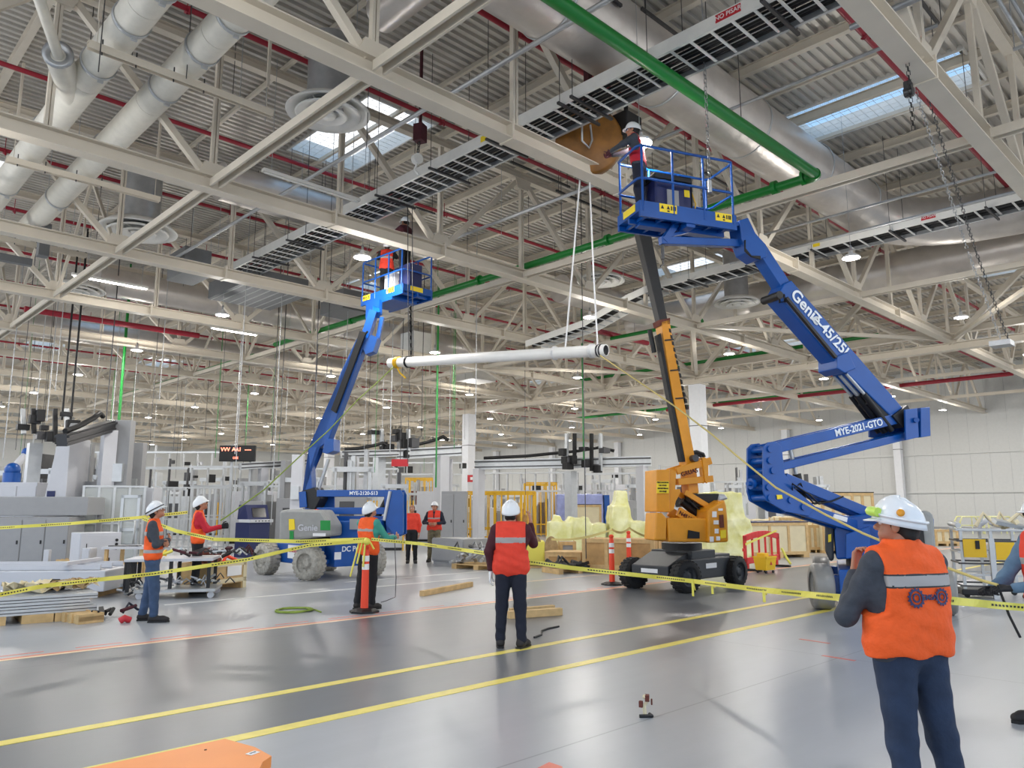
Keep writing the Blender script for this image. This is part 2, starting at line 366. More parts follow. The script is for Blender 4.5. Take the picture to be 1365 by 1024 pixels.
# ---------------------------------------------------------------- trusses along X
for gi, y in enumerate(YG):
    far = gi > 6
    nm = ['nearest to the camera, upper right corner', 'running steeply down the right side of the ceiling', 'passing behind the raised blue basket', 'passing in front of the men in the left basket', 'next one behind the left basket']
    lb = 'cream roof truss '+(nm[gi] if gi < 5 else 'with triangular webs, the %s counted from the near right side' % ORD[gi])
    t = thing('roof_truss', lb, 'truss', (0,y,ZB), 0, 'long cream roof trusses')
    m = MB(); m.ibeam((XN[0]-2,y,ZB+.15), (XW,y,ZB+.15), .30, .30, .025); m.build('bottom_chord', 'cream_steel', t)
    m = MB(); m.ibeam((XN[0]-2,y,ZT+.1), (XW,y,ZT+.1), .2, .2, .02); m.build('top_chord', 'cream_steel', t)
    lo = y - .1; hb = ZB+.3; ht = ZT
    for k, x in enumerate(XN[:-1]):
        if x > XW-.5: break
        bottom = (k % 2 == 0)        # nodes 5.9, 11.8, 17.8, 23.7 sit on the bottom chord
        m = MB(); m.beam((x-.035,y,hb), (x-.035,y,ht), .05, .10, (0,1,0)); m.beam((x+.035,y,hb), (x+.035,y,ht), .05, .10, (0,1,0)); m.build('vertical', 'cream_steel', t)
        x1 = XN[k+1]
        if x1 < XW:
            m = MB(); a, b = ((x+.12,y,hb), (x1-.12,y,ht)) if bottom else ((x+.12,y,ht), (x1-.12,y,hb))
            m.beam(a, b, .13, .13, (0,1,0)); m.build('diagonal', 'cream_steel', t)
        if gi < 8:
            m = MB()
            z = hb if bottom else ht; sg = 1 if bottom else -1
            m.prism([(-.32,0), (.32,0), (.2,.28*sg), (-.2,.28*sg)] if sg > 0 else [(.32,0), (-.32,0), (-.2,-.3), (.2,-.3)], (x,y,z), (1,0,0), (0,0,1), (0,-1,0), .17); m.build('gusset', 'cream_steel', t)
    if gi < 6:
        for xx in (8.7, 11.9, 19.5, 27.0):
            m = MB(); m.beam((xx,y,ZB-.02), (xx,y,ZB+.36), .05, .34, (0,1,0)); m.build('stiffener', 'cream_steel', t)
# purlins along Y under the deck
for k, x in enumerate(XN):
    if x > XW-1: break
    m = MB(); m.ibeam((x,-8,ZT+.31), (x,YW,ZT+.31), .14, .22, .015)
    o = m.build('roof_purlin', 'cream_steel', o=(x,-8,ZT+.31)); tag(o, 'cream steel purlin under the corrugated roof, %s line from the camera' % ORD[k], 'purlin', 'roof purlins')
for k in range(0, 20):
    x = 4.4+2.967*k
    if x > XW-1: break
    m = MB(); m.beam((x,-8,ZT+.36), (x,YW,ZT+.36), .07, .10); o = m.build('deck_rail', 'cream_steel', o=(x,-8,ZT+.36)); tag(o, 'thin cream rail under the roof between purlins, %s from the camera' % ORD[k], 'purlin', 'thin rails between the roof purlins')
# tie beams along Y at bottom chord level, one member per bay
for k, x in enumerate([5.9, 14.8, 23.7, 41.5, 50.4]):
    nmx = ['cream tie beam rising from left middle to the upper edge, under the round diffuser', 'cream tie beam crossing behind the blue baskets', 'cream tie beam crossing the ceiling right of the yellow mast', 'cream tie beam in the distance above the back wall', 'farthest cream tie beam before the back wall'][k]
    t = thing('tie_beam', nmx, 'beam', (x,3,ZB), 0)
    for gi in range(len(YG)-1):
        y0, y1 = YG[gi]+.16, YG[gi+1]-.16
        m = MB(); m.beam((x-.09,y0,ZB+.12), (x-.09,y1,ZB+.12), .04, .16); m.beam((x+.09,y0,ZB+.12), (x+.09,y1,ZB+.12), .04, .16); m.beam((x,y0,ZB+.19), (x,y1,ZB+.19), .2, .03)
        m.build('segment', 'cream_steel', t)
        if gi > 3 or k > 0 and gi > 6:
            for a, b in (((x,y0,ZB+.25), (x,(y0+y1)/2,ZT)), ((x,y1,ZB+.25), (x,(y0+y1)/2,ZT))):
                m = MB(); m.beam(a, b, .08, .08); m.build('brace', 'cream_steel', t)
# primary truss over the columns X = 32.9
t = thing('column_girder', 'heavy cream girder truss carried by the hall columns, crossing behind the yellow mast', 'beam', (32.9,3,7.7))
m = MB(); m.ibeam((32.9,-3,7.86), (32.9,YW,7.86), .4, .3, .03); m.build('bottom_chord', 'cream_steel', t)
m = MB(); m.ibeam((33.3,-3,8.6), (33.3,YW,8.6), .3, .3, .03); m.build('middle_chord', 'cream_steel', t)
m = MB(); m.ibeam((32.9,-3,10.98), (32.9,YW,10.98), .3, .3, .03); m.build('top_chord', 'cream_steel', t)
for j in range(30):
    y0 = 3.3+2.885*j
    m = MB(); m.beam((32.9,y0,8.0 if j % 2 == 0 else 10.7), (32.9,y0+2.885,10.7 if j % 2 == 0 else 8.0), .2, .2); m.build('diagonal', 'cream_steel', t)
# flat wind bracing between bottom chords in the bay 23.7 - 32.7
t = thing('wind_bracing', 'cream flat bracing zigzag spanning between roof trusses left of the right lift boom', 'brace', (23.7,9,ZB))
for j in range(0, 13):
    y0, y1 = YG[j], YG[j+1]
    a, b = ((23.9,y0+.2,ZB+.14), (32.6,y1-.2,ZB+.14)) if j % 2 == 1 else ((32.6,y0+.2,ZB+.14), (23.9,y1-.2,ZB+.14))
    m = MB(); m.beam(a, b, .16, .12); m.build('bracing_member', 'cream_steel', t)
# ---------------------------------------------------------------- high-bay lamps (grid found in the photo)
def make_lamp():
    t = thing('high_bay_lamp', 'x', 'lamp', (0,0,0))
    m = MB(); m.lathe([(0,.17),(.05,.17),(.06,.08),(.15,.06),(.21,.01),(.215,-.02),(.20,-.02)], n=24); m.build('housing', 'lamp_body', t, world=False)
    m = MB(); m.lathe([(0.0,-.030),(.17,-.030),(.20,-.018)], n=24); m.build('lens', 'lamp_lens', t, world=False)
    m = MB(); m.cyl((0,0,.17), (0,0,3.75), .006, n=6); m.lathe([(0,.3),(.03,.3),(.03,.17)], n=10); m.build('hanger', 'galv', t, world=False)
    return t
def lamp_light(p, w):
    l = bpy.data.lights.new('high_bay_light', 'AREA'); l.shape = 'DISK'; l.size = .40; l.energy = w; l.color = (1,.97,.92)
    o = bpy.data.objects.new('high_bay_light', l); C.objects.link(o); return l, o
lampL = bpy.data.lights.new('high_bay_light', 'AREA'); lampL.shape = 'DISK'; lampL.size = .40; lampL.energy = LAMP_W; lampL.color = (1,.96,.90)
lamp0 = make_lamp(); first = True
lampP = bpy.data.lights.new('high_bay_fill', 'POINT'); lampP.shadow_soft_size = .2; lampP.energy = LAMP_W*.8; lampP.color = (1,.96,.90)  # added fill below each lens, stands in for light bounced up to the roof
LX = [1.3, 9.95, 18.58, 27.2, 35.9, 44.5, 53.2]; LY = [-.9, 7.15, 15.5, 23.5, 31.3, 39.1, 47.1, 55, 63, 71, 79]
special = {(1,1): 'large bright round high bay lamp glowing above the right blue basket', (1,2): 'round high bay lamp hanging beside the left blue basket', (2,1): 'bright round lamp hanging below the cable tray, right of the boom', (3,1): 'bright round lamp at far right below the truss node', (2,2): 'round lamp above the right end of the hanging white pipe', (1,3): 'round lamp under the black duct left of the left basket', (3,2): 'round lamp right of the yellow mast'}
for i, x in enumerate(LX):
    for j, y in enumerate(LY):
        lb = special.get((i,j), 'white high bay lamp in the %s line from the camera, %s towards the left' % (ORD[i], ORD[j]))
        z = 7.72
        if first: o = lamp0; o.location = (x,y,z); GW[o] = Matrix.Translation(Vector((x,y,z))); o['label'] = lb; first = False
        else: o = copy_tree(lamp0, (x,y,z), label=lb)
        o['group'] = 'high bay lamps'
        lo_ = bpy.data.objects.new('high_bay_light', lampL); C.objects.link(lo_); lo_.parent = o; lo_.location = (0,0,-.05)
        lo_ = bpy.data.objects.new('high_bay_fill', lampP); C.objects.link(lo_); lo_.parent = o; lo_.location = (0,0,-.30)
# ================================================================ CEILING SERVICES
def rods(t, spots, z0, z1=ZD, r=.008, name='hanger_rod', m_='steel_dark'):
    for x, y in spots:
        m = MB(); m.cyl((x,y,z0), (x,y,z1), r, n=5); m.build(name, m_, t)
def cable_tray(label, X, y0, y1, z, w, supports, n_long=3, pitch=.33, dropped=None):
    t = thing('cable_tray', label, 'cable tray', (X, y0, z))
    for s in (-1, 1):
        m = MB(); m.beam((X+s*w/2,y0,z+.11), (X+s*w/2,y1,z+.11), .012, .22); m.beam((X+s*(w/2-.02),y0,z+.005), (X+s*(w/2-.02),y1,z+.005), .05, .015)
        m.build('side_rail', 'white_paint' if s < 0 else 'alu', t)
    m = MB(); y = y0+.1
    while y < y1: m.beam((X-w/2,y,z+.03), (X+w/2,y,z+.03), .045, .02); y += pitch
    m.build('rungs', 'white_paint', t)
    m = MB(); k = n_long
    for i in range(k): xx = X-w/2+w*(i+1)/(k+1); m.beam((xx,y0,z+.035), (xx,y1,z+.035), .012, .012)
    m.build('tray_wire', 'alu', t)
    m = MB()
    for i in range(9): xx = X-w/2+.06+i*(w-.12)/8; m.cyl((xx,y0,z+.09+.015*(i % 3)), (xx,y1,z+.09+.015*(i % 3)), .034, n=6)
    m.build('cable_bundle', 'black', t)
    for yy in supports:
        m = MB(); m.beam((X-w/2-.15,yy,z-.03), (X+w/2+.15,yy,z-.03), .05, .045); m.build('support_bar', 'steel_dark', t)
        for s in (-1, 1):
            m = MB(); m.cyl((X+s*(w/2+.1),yy,z-.03), (X+s*(w/2+.1),yy,ZD), .007, n=5); m.build('hanger_rod', 'steel_dark', t)
    return t
ct = cable_tray('long grey cable tray crossing the upper centre of the ceiling, above the left basket', 9.98, -5, 22.5, 8.8, .86, [-3,-1,1.2,3.0,4.6,6.6,8.2,8.5,10.4,12.2,14.2,16.2,18.4,20.4,22], 2, .36)
m = MB(); a = Vector((9.54,5.2,8.93)); m.box(a, (.006,.42,.13)); m.build('red_label', 'red_label', ct)
text_on('NO PISAR', .1, a+Vector((-.006,0,0)), (0,-1,0), (0,0,1), 'sticker_white', ct, 'label_text')
m = MB(); m.box((9.54,10.6,8.91), (.006,.22,.12)); m.build('yellow_label', 'sticker_yellow', ct)
ct = cable_tray('grey cable tray on the right side, above the round lamp and the boom', 20.9, -6, 14.2, 8.8, .86, [-4,-2,0,2.2,4.6,6.8,8.9,10.9,12.9], 0, .4)
m = MB(); m.box((20.46,5.9,8.93), (.006,.34,.12)); m.build('red_label', 'red_label', ct)
text_on('NO PISAR', .08, (20.45,5.9,8.93), (0,-1,0), (0,0,1), 'sticker_white', ct, 'label_text')
m = MB(); m.box((20.46,8.8,8.93), (.006,.2,.12)); m.build('yellow_label', 'sticker_yellow', ct)
t = thing('sloped_cable_tray', 'white covered cable tray bending down in steps above the hanging white pipe', 'cable tray', (20.9,14.4,8.8))
pts = [(20.9,14.3,8.8), (20.9,15.4,8.6), (20.9,17.4,7.7+.35), (20.9,20.3,7.75)]
for s in (-1, 1):
    m = MB()
    for a, b in zip(pts, pts[1:]): m.beam((a[0]+s*.43,a[1],a[2]+.1), (b[0]+s*.43,b[1],b[2]+.1), .02, .24)
    m.build('side_rail', 'white_paint', t)
m = MB()
for a, b in zip(pts, pts[1:]):
    n = max(2, int((Vector(b)-Vector(a)).length/.33))
    for i in range(n): p = Vector(a).lerp(Vector(b), i/n); m.beam(p-Vector((.43,0,0)), p+Vector((.43,0,0)), .04, .03)
m.build('rungs', 'alu', t)
m = MB(); m.tube([(p[0],p[1],p[2]+.12) for p in pts], .1, n=8); m.build('cable_bundle', 'black', t)
# green pipe
t = thing('green_pipe', 'long green pipe bending back under the roof behind the right basket', 'pipe', (2,6.38,8.5))
m = MB(); m.cyl((0,6.38,8.5), (14.95,6.38,8.5), .11, n=16); m.build('pipe_run', 'green_pipe', t)
m = MB(); m.tube([(14.95,6.38,8.5), (15.02,6.40,8.5), (15.06,6.47,8.5), (15.06,6.6,8.5)], .13, n=14); m.cyl((15.06,6.6,8.5),(15.06,6.66,8.5),.2,n=16); m.build('elbow', 'green_pipe', t)
m = MB(); m.cyl((15.06,6.5,8.5), (15.06,30,8.5), .10, n=14); m.build('pipe_run', 'green_pipe', t)
for yy in (16.9, 7.3, 11.9, 24.0): m = MB(); m.cyl((15.06,yy-.05,8.5), (15.06,yy+.05,8.5), .16, n=14); m.build('flange', 'green_pipe', t)
for x, y in [(3,6.38),(7,6.38),(12,6.38),(15.06,9.5),(15.06,13),(15.06,17.5),(15.06,23)]:
    m = MB(); m.cyl((x,y,8.5), (x,y,ZD), .008, n=5); m.build('hanger_rod', 'steel_dark', t)
t = tag(MB().cyl((15.06,32,8.3), (15.06,50,8.3), .1, n=10).build('green_pipe', 'green_pipe', o=(15.06,32,8.3)), 'thin green pipe far left of the left basket, running into the distance', 'pipe')
for i, (p, q, lb) in enumerate([((33.5,12,8.9),(33.5,30,8.9),'green pipe piece above the far right trusses behind the elbow'), ((46,16,8.6),(46,40,8.6),'distant green pipe high above the back wall'), ((24.5,15,8.5),(24.5,19.3,8.5),'short green pipe piece right of the hanging white pipe end')]):
    tag(MB().cyl(p, q, .1, n=10).build('green_pipe', 'green_pipe', o=p), lb, 'pipe')
# red sprinkler mains with drops
rl = ['at the upper right beside the steep truss', 'behind the upper edge of the cable tray', 'above the round diffuser near the left basket', 'behind the white round ducts at left', 'in the fourth bay at left', 'in the fifth bay at left']
for i, y in enumerate((4.93, 9.54, 13.2, 17.6, 22.1, 26.5, 31, 35.5, 40, 44.5, 49, 54, 60)):
    t = thing('sprinkler_pipe', 'red sprinkler pipe '+(rl[i] if i < 6 else 'high under the roof, %s line counted from the right' % ORD[i]), 'pipe', (0,y,10.62), 0, 'red sprinkler pipes')
    m = MB(); m.cyl((-4,y,10.62), (59,y,10.62), .055, n=8); m.build('pipe_run', 'red_pipe', t)
    for k in range(8):
        x = 2.4+5.9*k+(i % 3)*1.1
        m = MB(); m.cyl((x,y,10.62), (x,y,10.95), .01, n=5); m.lathe([(.02,0),(.06,-.02),(.02,-.04)], (x,y,10.56), (0,0,1), 8); m.tube([(x,y,10.6),(x,y-.12,10.6),(x,y-.12,10.45)], .02, n=6); m.build('sprinkler_drop', 'red_pipe', t)
for p, q, lb in [((22,19.3,8.7),(27,19.3,8.7),'fat red pipe crossing behind the hanging white pipe'), ((44,9.5,8.2),(44,30,8.2),'red pipe frame far right above the back wall'), ((38,6,9.6),(38,17,9.6),'red pipe high right behind the truss fan'), ((12.2,31,8.6),(6,31,8.6),'red pipe far left under a skylight')]:
    tag(MB().cyl(p, q, .11, n=10).build('red_pipe', 'red_pipe', o=p), lb, 'pipe')
# round white ducts
for i, (X, lb) in enumerate([(3.42, 'left of two white round ducts in the top left corner, with a side branch'), (4.55, 'right of two white round ducts in the top left corner')]):
    t = thing('round_duct', lb, 'duct', (X,0,9.35))
    segs = [-5, 3, 7.5, 11.6, 14.6, 19, 24.5]
    for a, b in zip(segs, segs[1:]):
        m = MB(); m.cyl((X,a,9.35), (X,b-.01,9.35), .28, n=28); m.build('duct_section', 'duct_white', t)
    for yy in (8.2, 11.0, 12.2, 13.9, 17.2, 21):
        m = MB(); m.lathe([(.285,-.03),(.305,-.03),(.305,.03),(.285,.03)], (X,yy,9.35), (0,1,0), 28); m.box((X+.05,yy,9.03),(.09,.05,.06)); m.build('clamp_ring', 'alu', t)
    if i == 0:
        b0 = Vector((X-.05,15.3,9.3)); b1 = Vector((X-.62,13.9,9.22))
        m = MB(); m.cyl(b0, b1, .22, .22, n=24); m.build('branch', 'duct_white', t)
        m = MB(); m.lathe([(.20,0),(.24,0),(.24,.05),(.17,.05),(.12,.02)], b1, (b1-b0), 20); m.build('branch_collar', 'galv', t)
        m = MB(); m.cyl(b1, b1+(b1-b0).normalized()*3.0+Vector((0,0,.05)), .085, n=14); m.build('branch_pipe', 'duct_white', t)
for i, (yy, lb) in enumerate([(12.72, 'cream steel strut carrying the white ducts, nearest one'), (18.4, 'cream steel strut carrying the white ducts, middle one'), (24.2, 'cream steel strut carrying the white ducts, far one')]):
    t = thing('duct_strut', lb, 'support', (3,yy,8.95))
    m = MB(); m.beam((2.95,yy,9.0), (6.1,yy,9.0), .12, .014); m.beam((2.95,yy-.05,8.94), (6.1,yy-.05,8.94), .012, .12); m.beam((2.95,yy+.05,8.94), (6.1,yy+.05,8.94), .012, .12); m.build('channel', 'cream_steel', t)
    for x in (3.08, 5.98): m = MB(); m.cyl((x,yy,8.9), (x,yy,9.5), .008, n=5); m.beam((x,yy,9.45), (x,yy,ZT+.2), .05, .05); m.build('drop_post', 'cream_steel', t)
    for x in (3.42, 4.55):
        for s in (-1, 1): m = MB(); m.cyl((x+s*.26,yy,8.85),(x+s*.26,yy,9.12),.012,n=6); m.build('bolt', 'steel_dark', t)
# big foil ducts
def foil_duct(name, label, pts, r, bands=True):
    t = thing(name, label, 'duct', pts[0])
    m = MB(); m.tube(pts, r, n=32); m.build('duct_body', 'foil', t)
    return t
t = foil_duct('insulated_duct', 'large silver foil duct running from the top centre towards the right behind the green pipe', [(5.4,7.95,10.15),(12,7.95,10.15),(21.6,7.95,10.1)]+[(21.6+3.1*math.sin(a),7.95-3.1*(1-math.cos(a)),10.0) for a in (.3,.6,.9,1.2,PI/2)]+[(24.7,-6,10.0)], .70)
for x in (5.6,8.6,11.8,15,18.2,21.2): m = MB(); m.lathe([(.705,-.025),(.72,-.025),(.72,.025),(.705,.025)], (x,7.95,10.15), (1,0,0), 32); m.build('duct_joint', 'alu', t)
t = foil_duct('insulated_duct', 'silver foil duct crossing behind the blue boom above the lattice, with a round diffuser', [(27.6,-6,9.8),(27.6,8,9.8),(27.6,20.5,9.8)], .66)
t = foil_duct('insulated_duct', 'short bright silver duct above the left end of the cable tray', [(7.6,18.6,9.95),(14.6,18.6,9.95)], .5)
t = foil_duct('insulated_duct', 'silver duct crossing left of the black ceiling ducts in the second row', [(7.6,28.6,9.5),(27,28.6,9.5)], .5)
t = foil_duct('insulated_duct', 'distant silver duct at the far left', [(3,37.5,9.4),(24,37.5,9.4)], .5)
t = foil_duct('insulated_duct', 'crumpled silver flexible duct at the top edge left of centre', [(6.6,7.6,10.9),(7.0,8.6,10.5),(7.3,9.4,10.7),(7.3,11,10.7)], .33)
t = foil_duct('insulated_duct', 'silver duct with domed end left of the white tray bend', [(19.5,17.6,9.3),(24.5,17.6,9.3),(24.6,17.6,9.3)], .5)
# round diffusers
def diffuser(x, y, z, r, top, label):
    t = thing('ceiling_diffuser', label, 'air diffuser', (x,y,z))
    c = (x,y,z)
    m = MB(); m.lathe([(r*.52,.16*r/.8),(r*.8,.14*r/.8),(r,0.0),(r*.985,-.03),(r*.86,.02),(r*.60,.13)], c, (0,0,1), 40); m.build('outer_cone', 'white_paint', t)
    m = MB(); m.lathe([(r*.40,.12),(r*.78,-.05),(r*.74,-.08),(r*.55,.0),(r*.36,.07)], c, (0,0,1), 40); m.build('middle_cone', 'white_paint', t)
    m = MB(); m.lathe([(r*.18,.06),(r*.46,-.08),(r*.42,-.11),(r*.25,-.03)], c, (0,0,1), 32); m.build('inner_cone', 'white_paint', t)
    m = MB(); m.lathe([(0,-.13),(r*.16,-.11),(r*.2,-.05),(0.0,-.02)], c, (0,0,1), 24); m.build('centre_knob', 'white_paint', t)
    m = MB(); m.cyl((x,y,z+.1), (x,y,top), r*.52, n=28); m.build('neck_duct', 'galv' , t)
    m = MB(); m.lathe([(r*.50,.05),(r*.50,.10),(0,.10)], c, (0,0,1), 24); m.build('dark_throat', 'dark', t)
    for k in range(4):
        m = MB(); a = k*PI/2+.4; m.beam((x+r*.15*math.cos(a),y+r*.15*math.sin(a),z+.02), (x+r*.6*math.cos(a),y+r*.6*math.sin(a),z+.1), .015, .03); m.build('spoke', 'white_paint', t)
diffuser(7.2, 12.6, 9.35, .82, 10.9, 'big round white louvred diffuser left of the upper centre, under a foil duct')
diffuser(24.75, 13.7, 9.0, .82, 10.9, 'round white diffuser just left of the blue boom above the silver duct')
diffuser(7.0, 28.6, 9.0, .9, 9.2, 'round diffuser at the left end of the second-row silver duct')
diffuser(6.6, 21.4, 9.1, 1.0, 10.9, 'large dull round diffuser seen on edge at left, behind the tie beam')
diffuser(19.3, 15.6, 9.1, .8, 9.3, 'domed round diffuser left of the white tray bend')
# thin drop cables to the cells
rnd = random.Random(33)
for k in range(52):
    px = rnd.uniform(-10, 640); dep = rnd.uniform(24, 44); a = ondep(px, 600, dep); z = rnd.uniform(2.8, 5.5)
    tag(MB().cyl((0,0,0), (0,0,ZD-z), rnd.choice([.008,.012,.018]), n=4).build('drop_cable', rnd.choice(['steel_dark','alu','galv','green_pipe','dark']), o=(a.x,a.y,z), world=False), 'thin vertical drop cable hanging from the roof to the left cells', 'cable', 'thin drop cables above the left cells')
# conduits
for p, q, r, lb in [((8.08,2,8.98),(8.08,23.5,8.98),.045,'straight grey conduit running under the skylight towards the top centre'), ((12.82,9.9,8.9),(12.82,15.9,8.9),.045,'bright grey conduit ending at the truss left of the ropes'),
    ((11.0,1.2,8.8),(11.0,4.0,8.8),.05,'white conduit stub in the upper right corner'), ((18.2,2.4,8.75),(18.2,9.5,8.75),.03,'thin dark conduit crossing above the right tie beam'), ((13.2,3.4,9.6),(13.2,9.8,9.6),.035,'thin conduit along the near edge of the right skylight'), ((19.6,3.2,8.7),(19.6,11,8.7),.04,'grey conduit above the right cable tray')]:
    tag(MB().cyl(p, q, r, n=10).build('conduit', 'galv', o=p), lb, 'conduit')
t = thing('conduit_rack', 'bundle of steel conduits on strut rails in the upper right corner', 'conduit', (10,2.2,8.7))
for k in range(6): m = MB(); m.cyl((8,2.25-k*.13,8.75+.03*(k % 2)), (26,2.25-k*.13,8.75+.03*(k % 2)), .03, n=8); m.build('conduit', 'galv', t)
for x in (11.4, 13.2, 15.2, 17.4, 19.8): m = MB(); m.beam((x,2.4,8.69), (x,1.4,8.69), .05, .04); m.cyl((x,2.38,8.69),(x,2.38,ZD),.008,n=5); m.cyl((x,1.44,8.69),(x,1.44,ZD),.008,n=5); m.build('strut_rail', 'galv', t)
# short dark unistrut rails under the deck
spots = [(10.2,3.4,14),(13.2,3.6,14),(8.5,7.2,9),(11.0,7.0,9.0),(5.2,14.8,9.2),(13.5,12.8,9.6),(16.5,4.1,16.6),(15.6,13.2,9.5),(12.1,16.8,9.4),(17.5,9.8,9.5)]
for i, (x, y, _) in enumerate(spots):
    t = thing('strut_rail', 'short dark steel strut rail hung below the roof, %s farthest from the camera' % ORD[9-sorted(q[0]**2+q[1]**2 for q in spots).index(x*x+y*y)], 'support', (x,y,10), 0, 'dark strut rails below the roof')
    m = MB(); m.beam((x-1.1,y,10.1), (x+1.1,y,10.1), .05, .05); m.build('rail', 'steel_dark', t)
    rods(t, [(x-1,y),(x+1,y)], 10.05)
# hanging rods and wires
random.seed(3)
for k in range(70):
    x = random.choice([4,7,10,13,16,19,22,26]) + random.uniform(-1.2,1.2); y = random.uniform(11, 34); ln = random.uniform(1.2, 3.0)
    tag(MB().cyl((0,0,0), (0,0,ln), .009, n=4).build('hanging_rod', random.choice(['steel_dark','alu']), o=(x,y,ZD-ln), world=False), 'thin steel hanging rod under the roof', 'rod', 'thin hanging rods under the roof')
for i, (px, y0, y1, dep, m_, lb) in enumerate([(97,405,560,27,'black','left of two long black drop pipes above the machine tower'), (107,420,575,26,'black','right of two long black drop pipes above the machine tower'), (165,470,560,30,'green_pipe','bright green drop pipe right of the machine tower'), (163,515,640,31,'green_pipe','thin green drop pipe above the fenced cell'), (583,520,650,32,'green_pipe','green drop pipe above the gantry beam'), (777,540,620,34,'green_pipe','green drop pipe above the hanging gantry unit'), (38,430,600,26,'steel_dark','thin dark drop wire at the far left'), (60,430,600,27,'galv','second thin drop wire at the far left'), (370,520,700,24,'galv','light drop wire right of the dark kiosk'), (318,560,690,22,'galv','light drop wire through the display board'), (511,520,640,34,'galv','drop wire above the teal shirt man'), (700,560,660,36,'steel_dark','drop wire above the centre man'), (779,590,745,20,'steel_dark','dark drop wire above the wrapped crates'), (455,560,640,32,'galv','drop wire at the left boom'), (208,480,600,30,'steel_dark','drop wire above the left worker'), (240,470,600,33,'steel_dark','drop wire between the left workers')]):
    a = ondep(px, y0, dep); b = ondep(px-(.5 if px > 600 else -1), y1, dep); a.z = ZD; b.x, b.y = a.x, a.y
    tag(MB().cyl(b, a, .035 if m_ in ('black','green_pipe') else .012, n=6).build('drop_pipe', m_, o=b), lb, 'pipe')
# dark rectangular ducts / boxes of the second bay
dm = mat('duct_dark', S(120,122,124), .5, .3, noise=.05)
t = thing('dark_duct', 'dark rectangular ceiling trunking with boxes, left of the left basket', 'trunking', (4,22.9,8.7))
m = MB(); m.b2((2,22.85,8.75), (10.2,23.05,8.95)); m.build('trunk', 'dark', t)
m = MB(); m.b2((8.2,22.3,8.5), (9.0,23.6,9.3)); m.build('box', dm, t)
m = MB(); m.b2((9.9,22.0,8.45), (12.1,24.6,9.0)); m.build('box', dm, t)
m = MB()
for k in range(7): m.beam((10.0+k*.3,21.6,8.45), (10.0+k*.3,24.6,8.45), .04, .03)
m.build('ladder', 'galv', t)
m = MB(); m.b2((12.1,22.85,8.75), (20,23.05,8.92)); m.build('trunk', 'dark', t)
m = MB(); m.b2((13.6,22.3,8.4), (14.6,23.8,9.1)); m.build('box', dm, t)
m = MB(); m.b2((4.6,22.8,8.3), (4.85,23.1,9.2)); m.b2((2,24.4,8.4),(4.8,24.6,8.6)); m.build('drop_leg', dm, t)
rods(t, [(3,22.95),(6,22.95),(8.6,22.95),(11,22.95),(14,22.95),(18,22.95)], 8.9)
for p, d, lb in [((20.6,27.3,8.8),(1.2,1,1.2),'white square unit hanging right of the left boom'), ((26.5,30,8.8),(1.6,1.4,1.2),'white hanging unit above the hanging pipe')]:
    t = thing('ceiling_unit', lb, 'air unit', p); m = MB(); m.box(p, d); m.build('casing', 'white_paint', t, bevel=.02); rods(t, [(p[0],p[1])], p[2]+d[2]/2)
# strip lights
for i, (p, q, lb) in enumerate([((6.9,14.7,8.75),(9.3,14.9-.2,8.75),'white strip fitting under the skylight left of the tray'), ((11.2,27.4,8.2),(13.0,27.4,8.2),'lit strip light left of the left basket'), ((6.0,25.2,8.6),(8.2,25.2,8.6),'lit strip light at far left below the red pipe')]):
    t = thing('strip_light', lb, 'lamp', p)
    m = MB(); m.beam(p, q, .12, .07); m.build('fitting', 'white_paint', t)
    m = MB(); a = Vector(p)+Vector((.05,0,-.05)); b = Vector(q)+Vector((-.05,0,-.05)); m.cyl(a, b, .025, n=8); m.build('tube', 'lamp_lens' if i else 'white_paint', t)
    rods(t, [(p[0]+.2,p[1]),(q[0]-.2,p[1])], p[2]+.03, m_='alu')
# chain hoists
def chain_links(m, a, b, step=.09, r=.012):
    a = Vector(a); b = Vector(b); n = int((b-a).length/step); d = (b-a).normalized(); u = Vector((0,0,1)) if abs(d.z) < .9 else Vector((1,0,0)); x = d.cross(u).normalized(); y = x.cross(d)
    for i in range(n):
        p = a+d*step*i; w = x if i % 2 else y
        m.tube([p-w*.022, p+w*.022, p+d*step*1.0+w*.022, p+d*step*1.0-w*.022], r*.6, n=4, closed=True)
t = thing('chain_hoist', 'steel chain hoist hanging slanted from the big truss at the upper right', 'chain hoist', (11.9,3.5,8.0))
m = MB(); m.box((11.75,3.5,7.9),(.12,.10,.22)); m.cyl((11.75,3.56,7.85),(11.75,3.44,7.85),.07,n=16); m.build('hoist_body', 'steel_dark', t)
a = onplane(1212,95,(12,3.5,8),Vector((1,0,0))); b = ondep(1290,335,13.5); c = ondep(1335,455,14.5)
m = MB(); chain_links(m, a, b, .075, .010); chain_links(m, b, c, .075, .010); m.build('chain', 'galv', t)
a2 = a+Vector((.1,-.12,0)); m = MB(); chain_links(m, a2, b+Vector((.12,-.1,0)), .075, .010); chain_links(m, b+Vector((.12,-.1,0)), c+Vector((.1,-.1,0)), .075, .010); m.build('chain', 'steel_dark', t)
a = onplane(1208,65,(11.2,3.2,8),Vector((1,0,0))); m = MB(); chain_links(m, a, a-Vector((0,0,1.3)), .07, .010); m.build('hand_chain', 'black', t)
m = MB(); m.box(c-Vector((0,0,.05)), (.35,.35,.1)); m.build('hook_plate', 'galv', t)
t = thing('chain_hoist', 'thin chain with hook above the right end of the blue basket', 'chain hoist', onz(943,140,8.5))
a = ondep(943,120,11.6); a.z = 8.9; b = ondep(946,245,11.6); m = MB(); chain_links(m, b, Vector((b.x,b.y,a.z+.4)), .07, .012); m.cyl((b.x,b.y,a.z+.4),(b.x,b.y,ZD),.01,n=5); m.build('chain', 'galv', t)
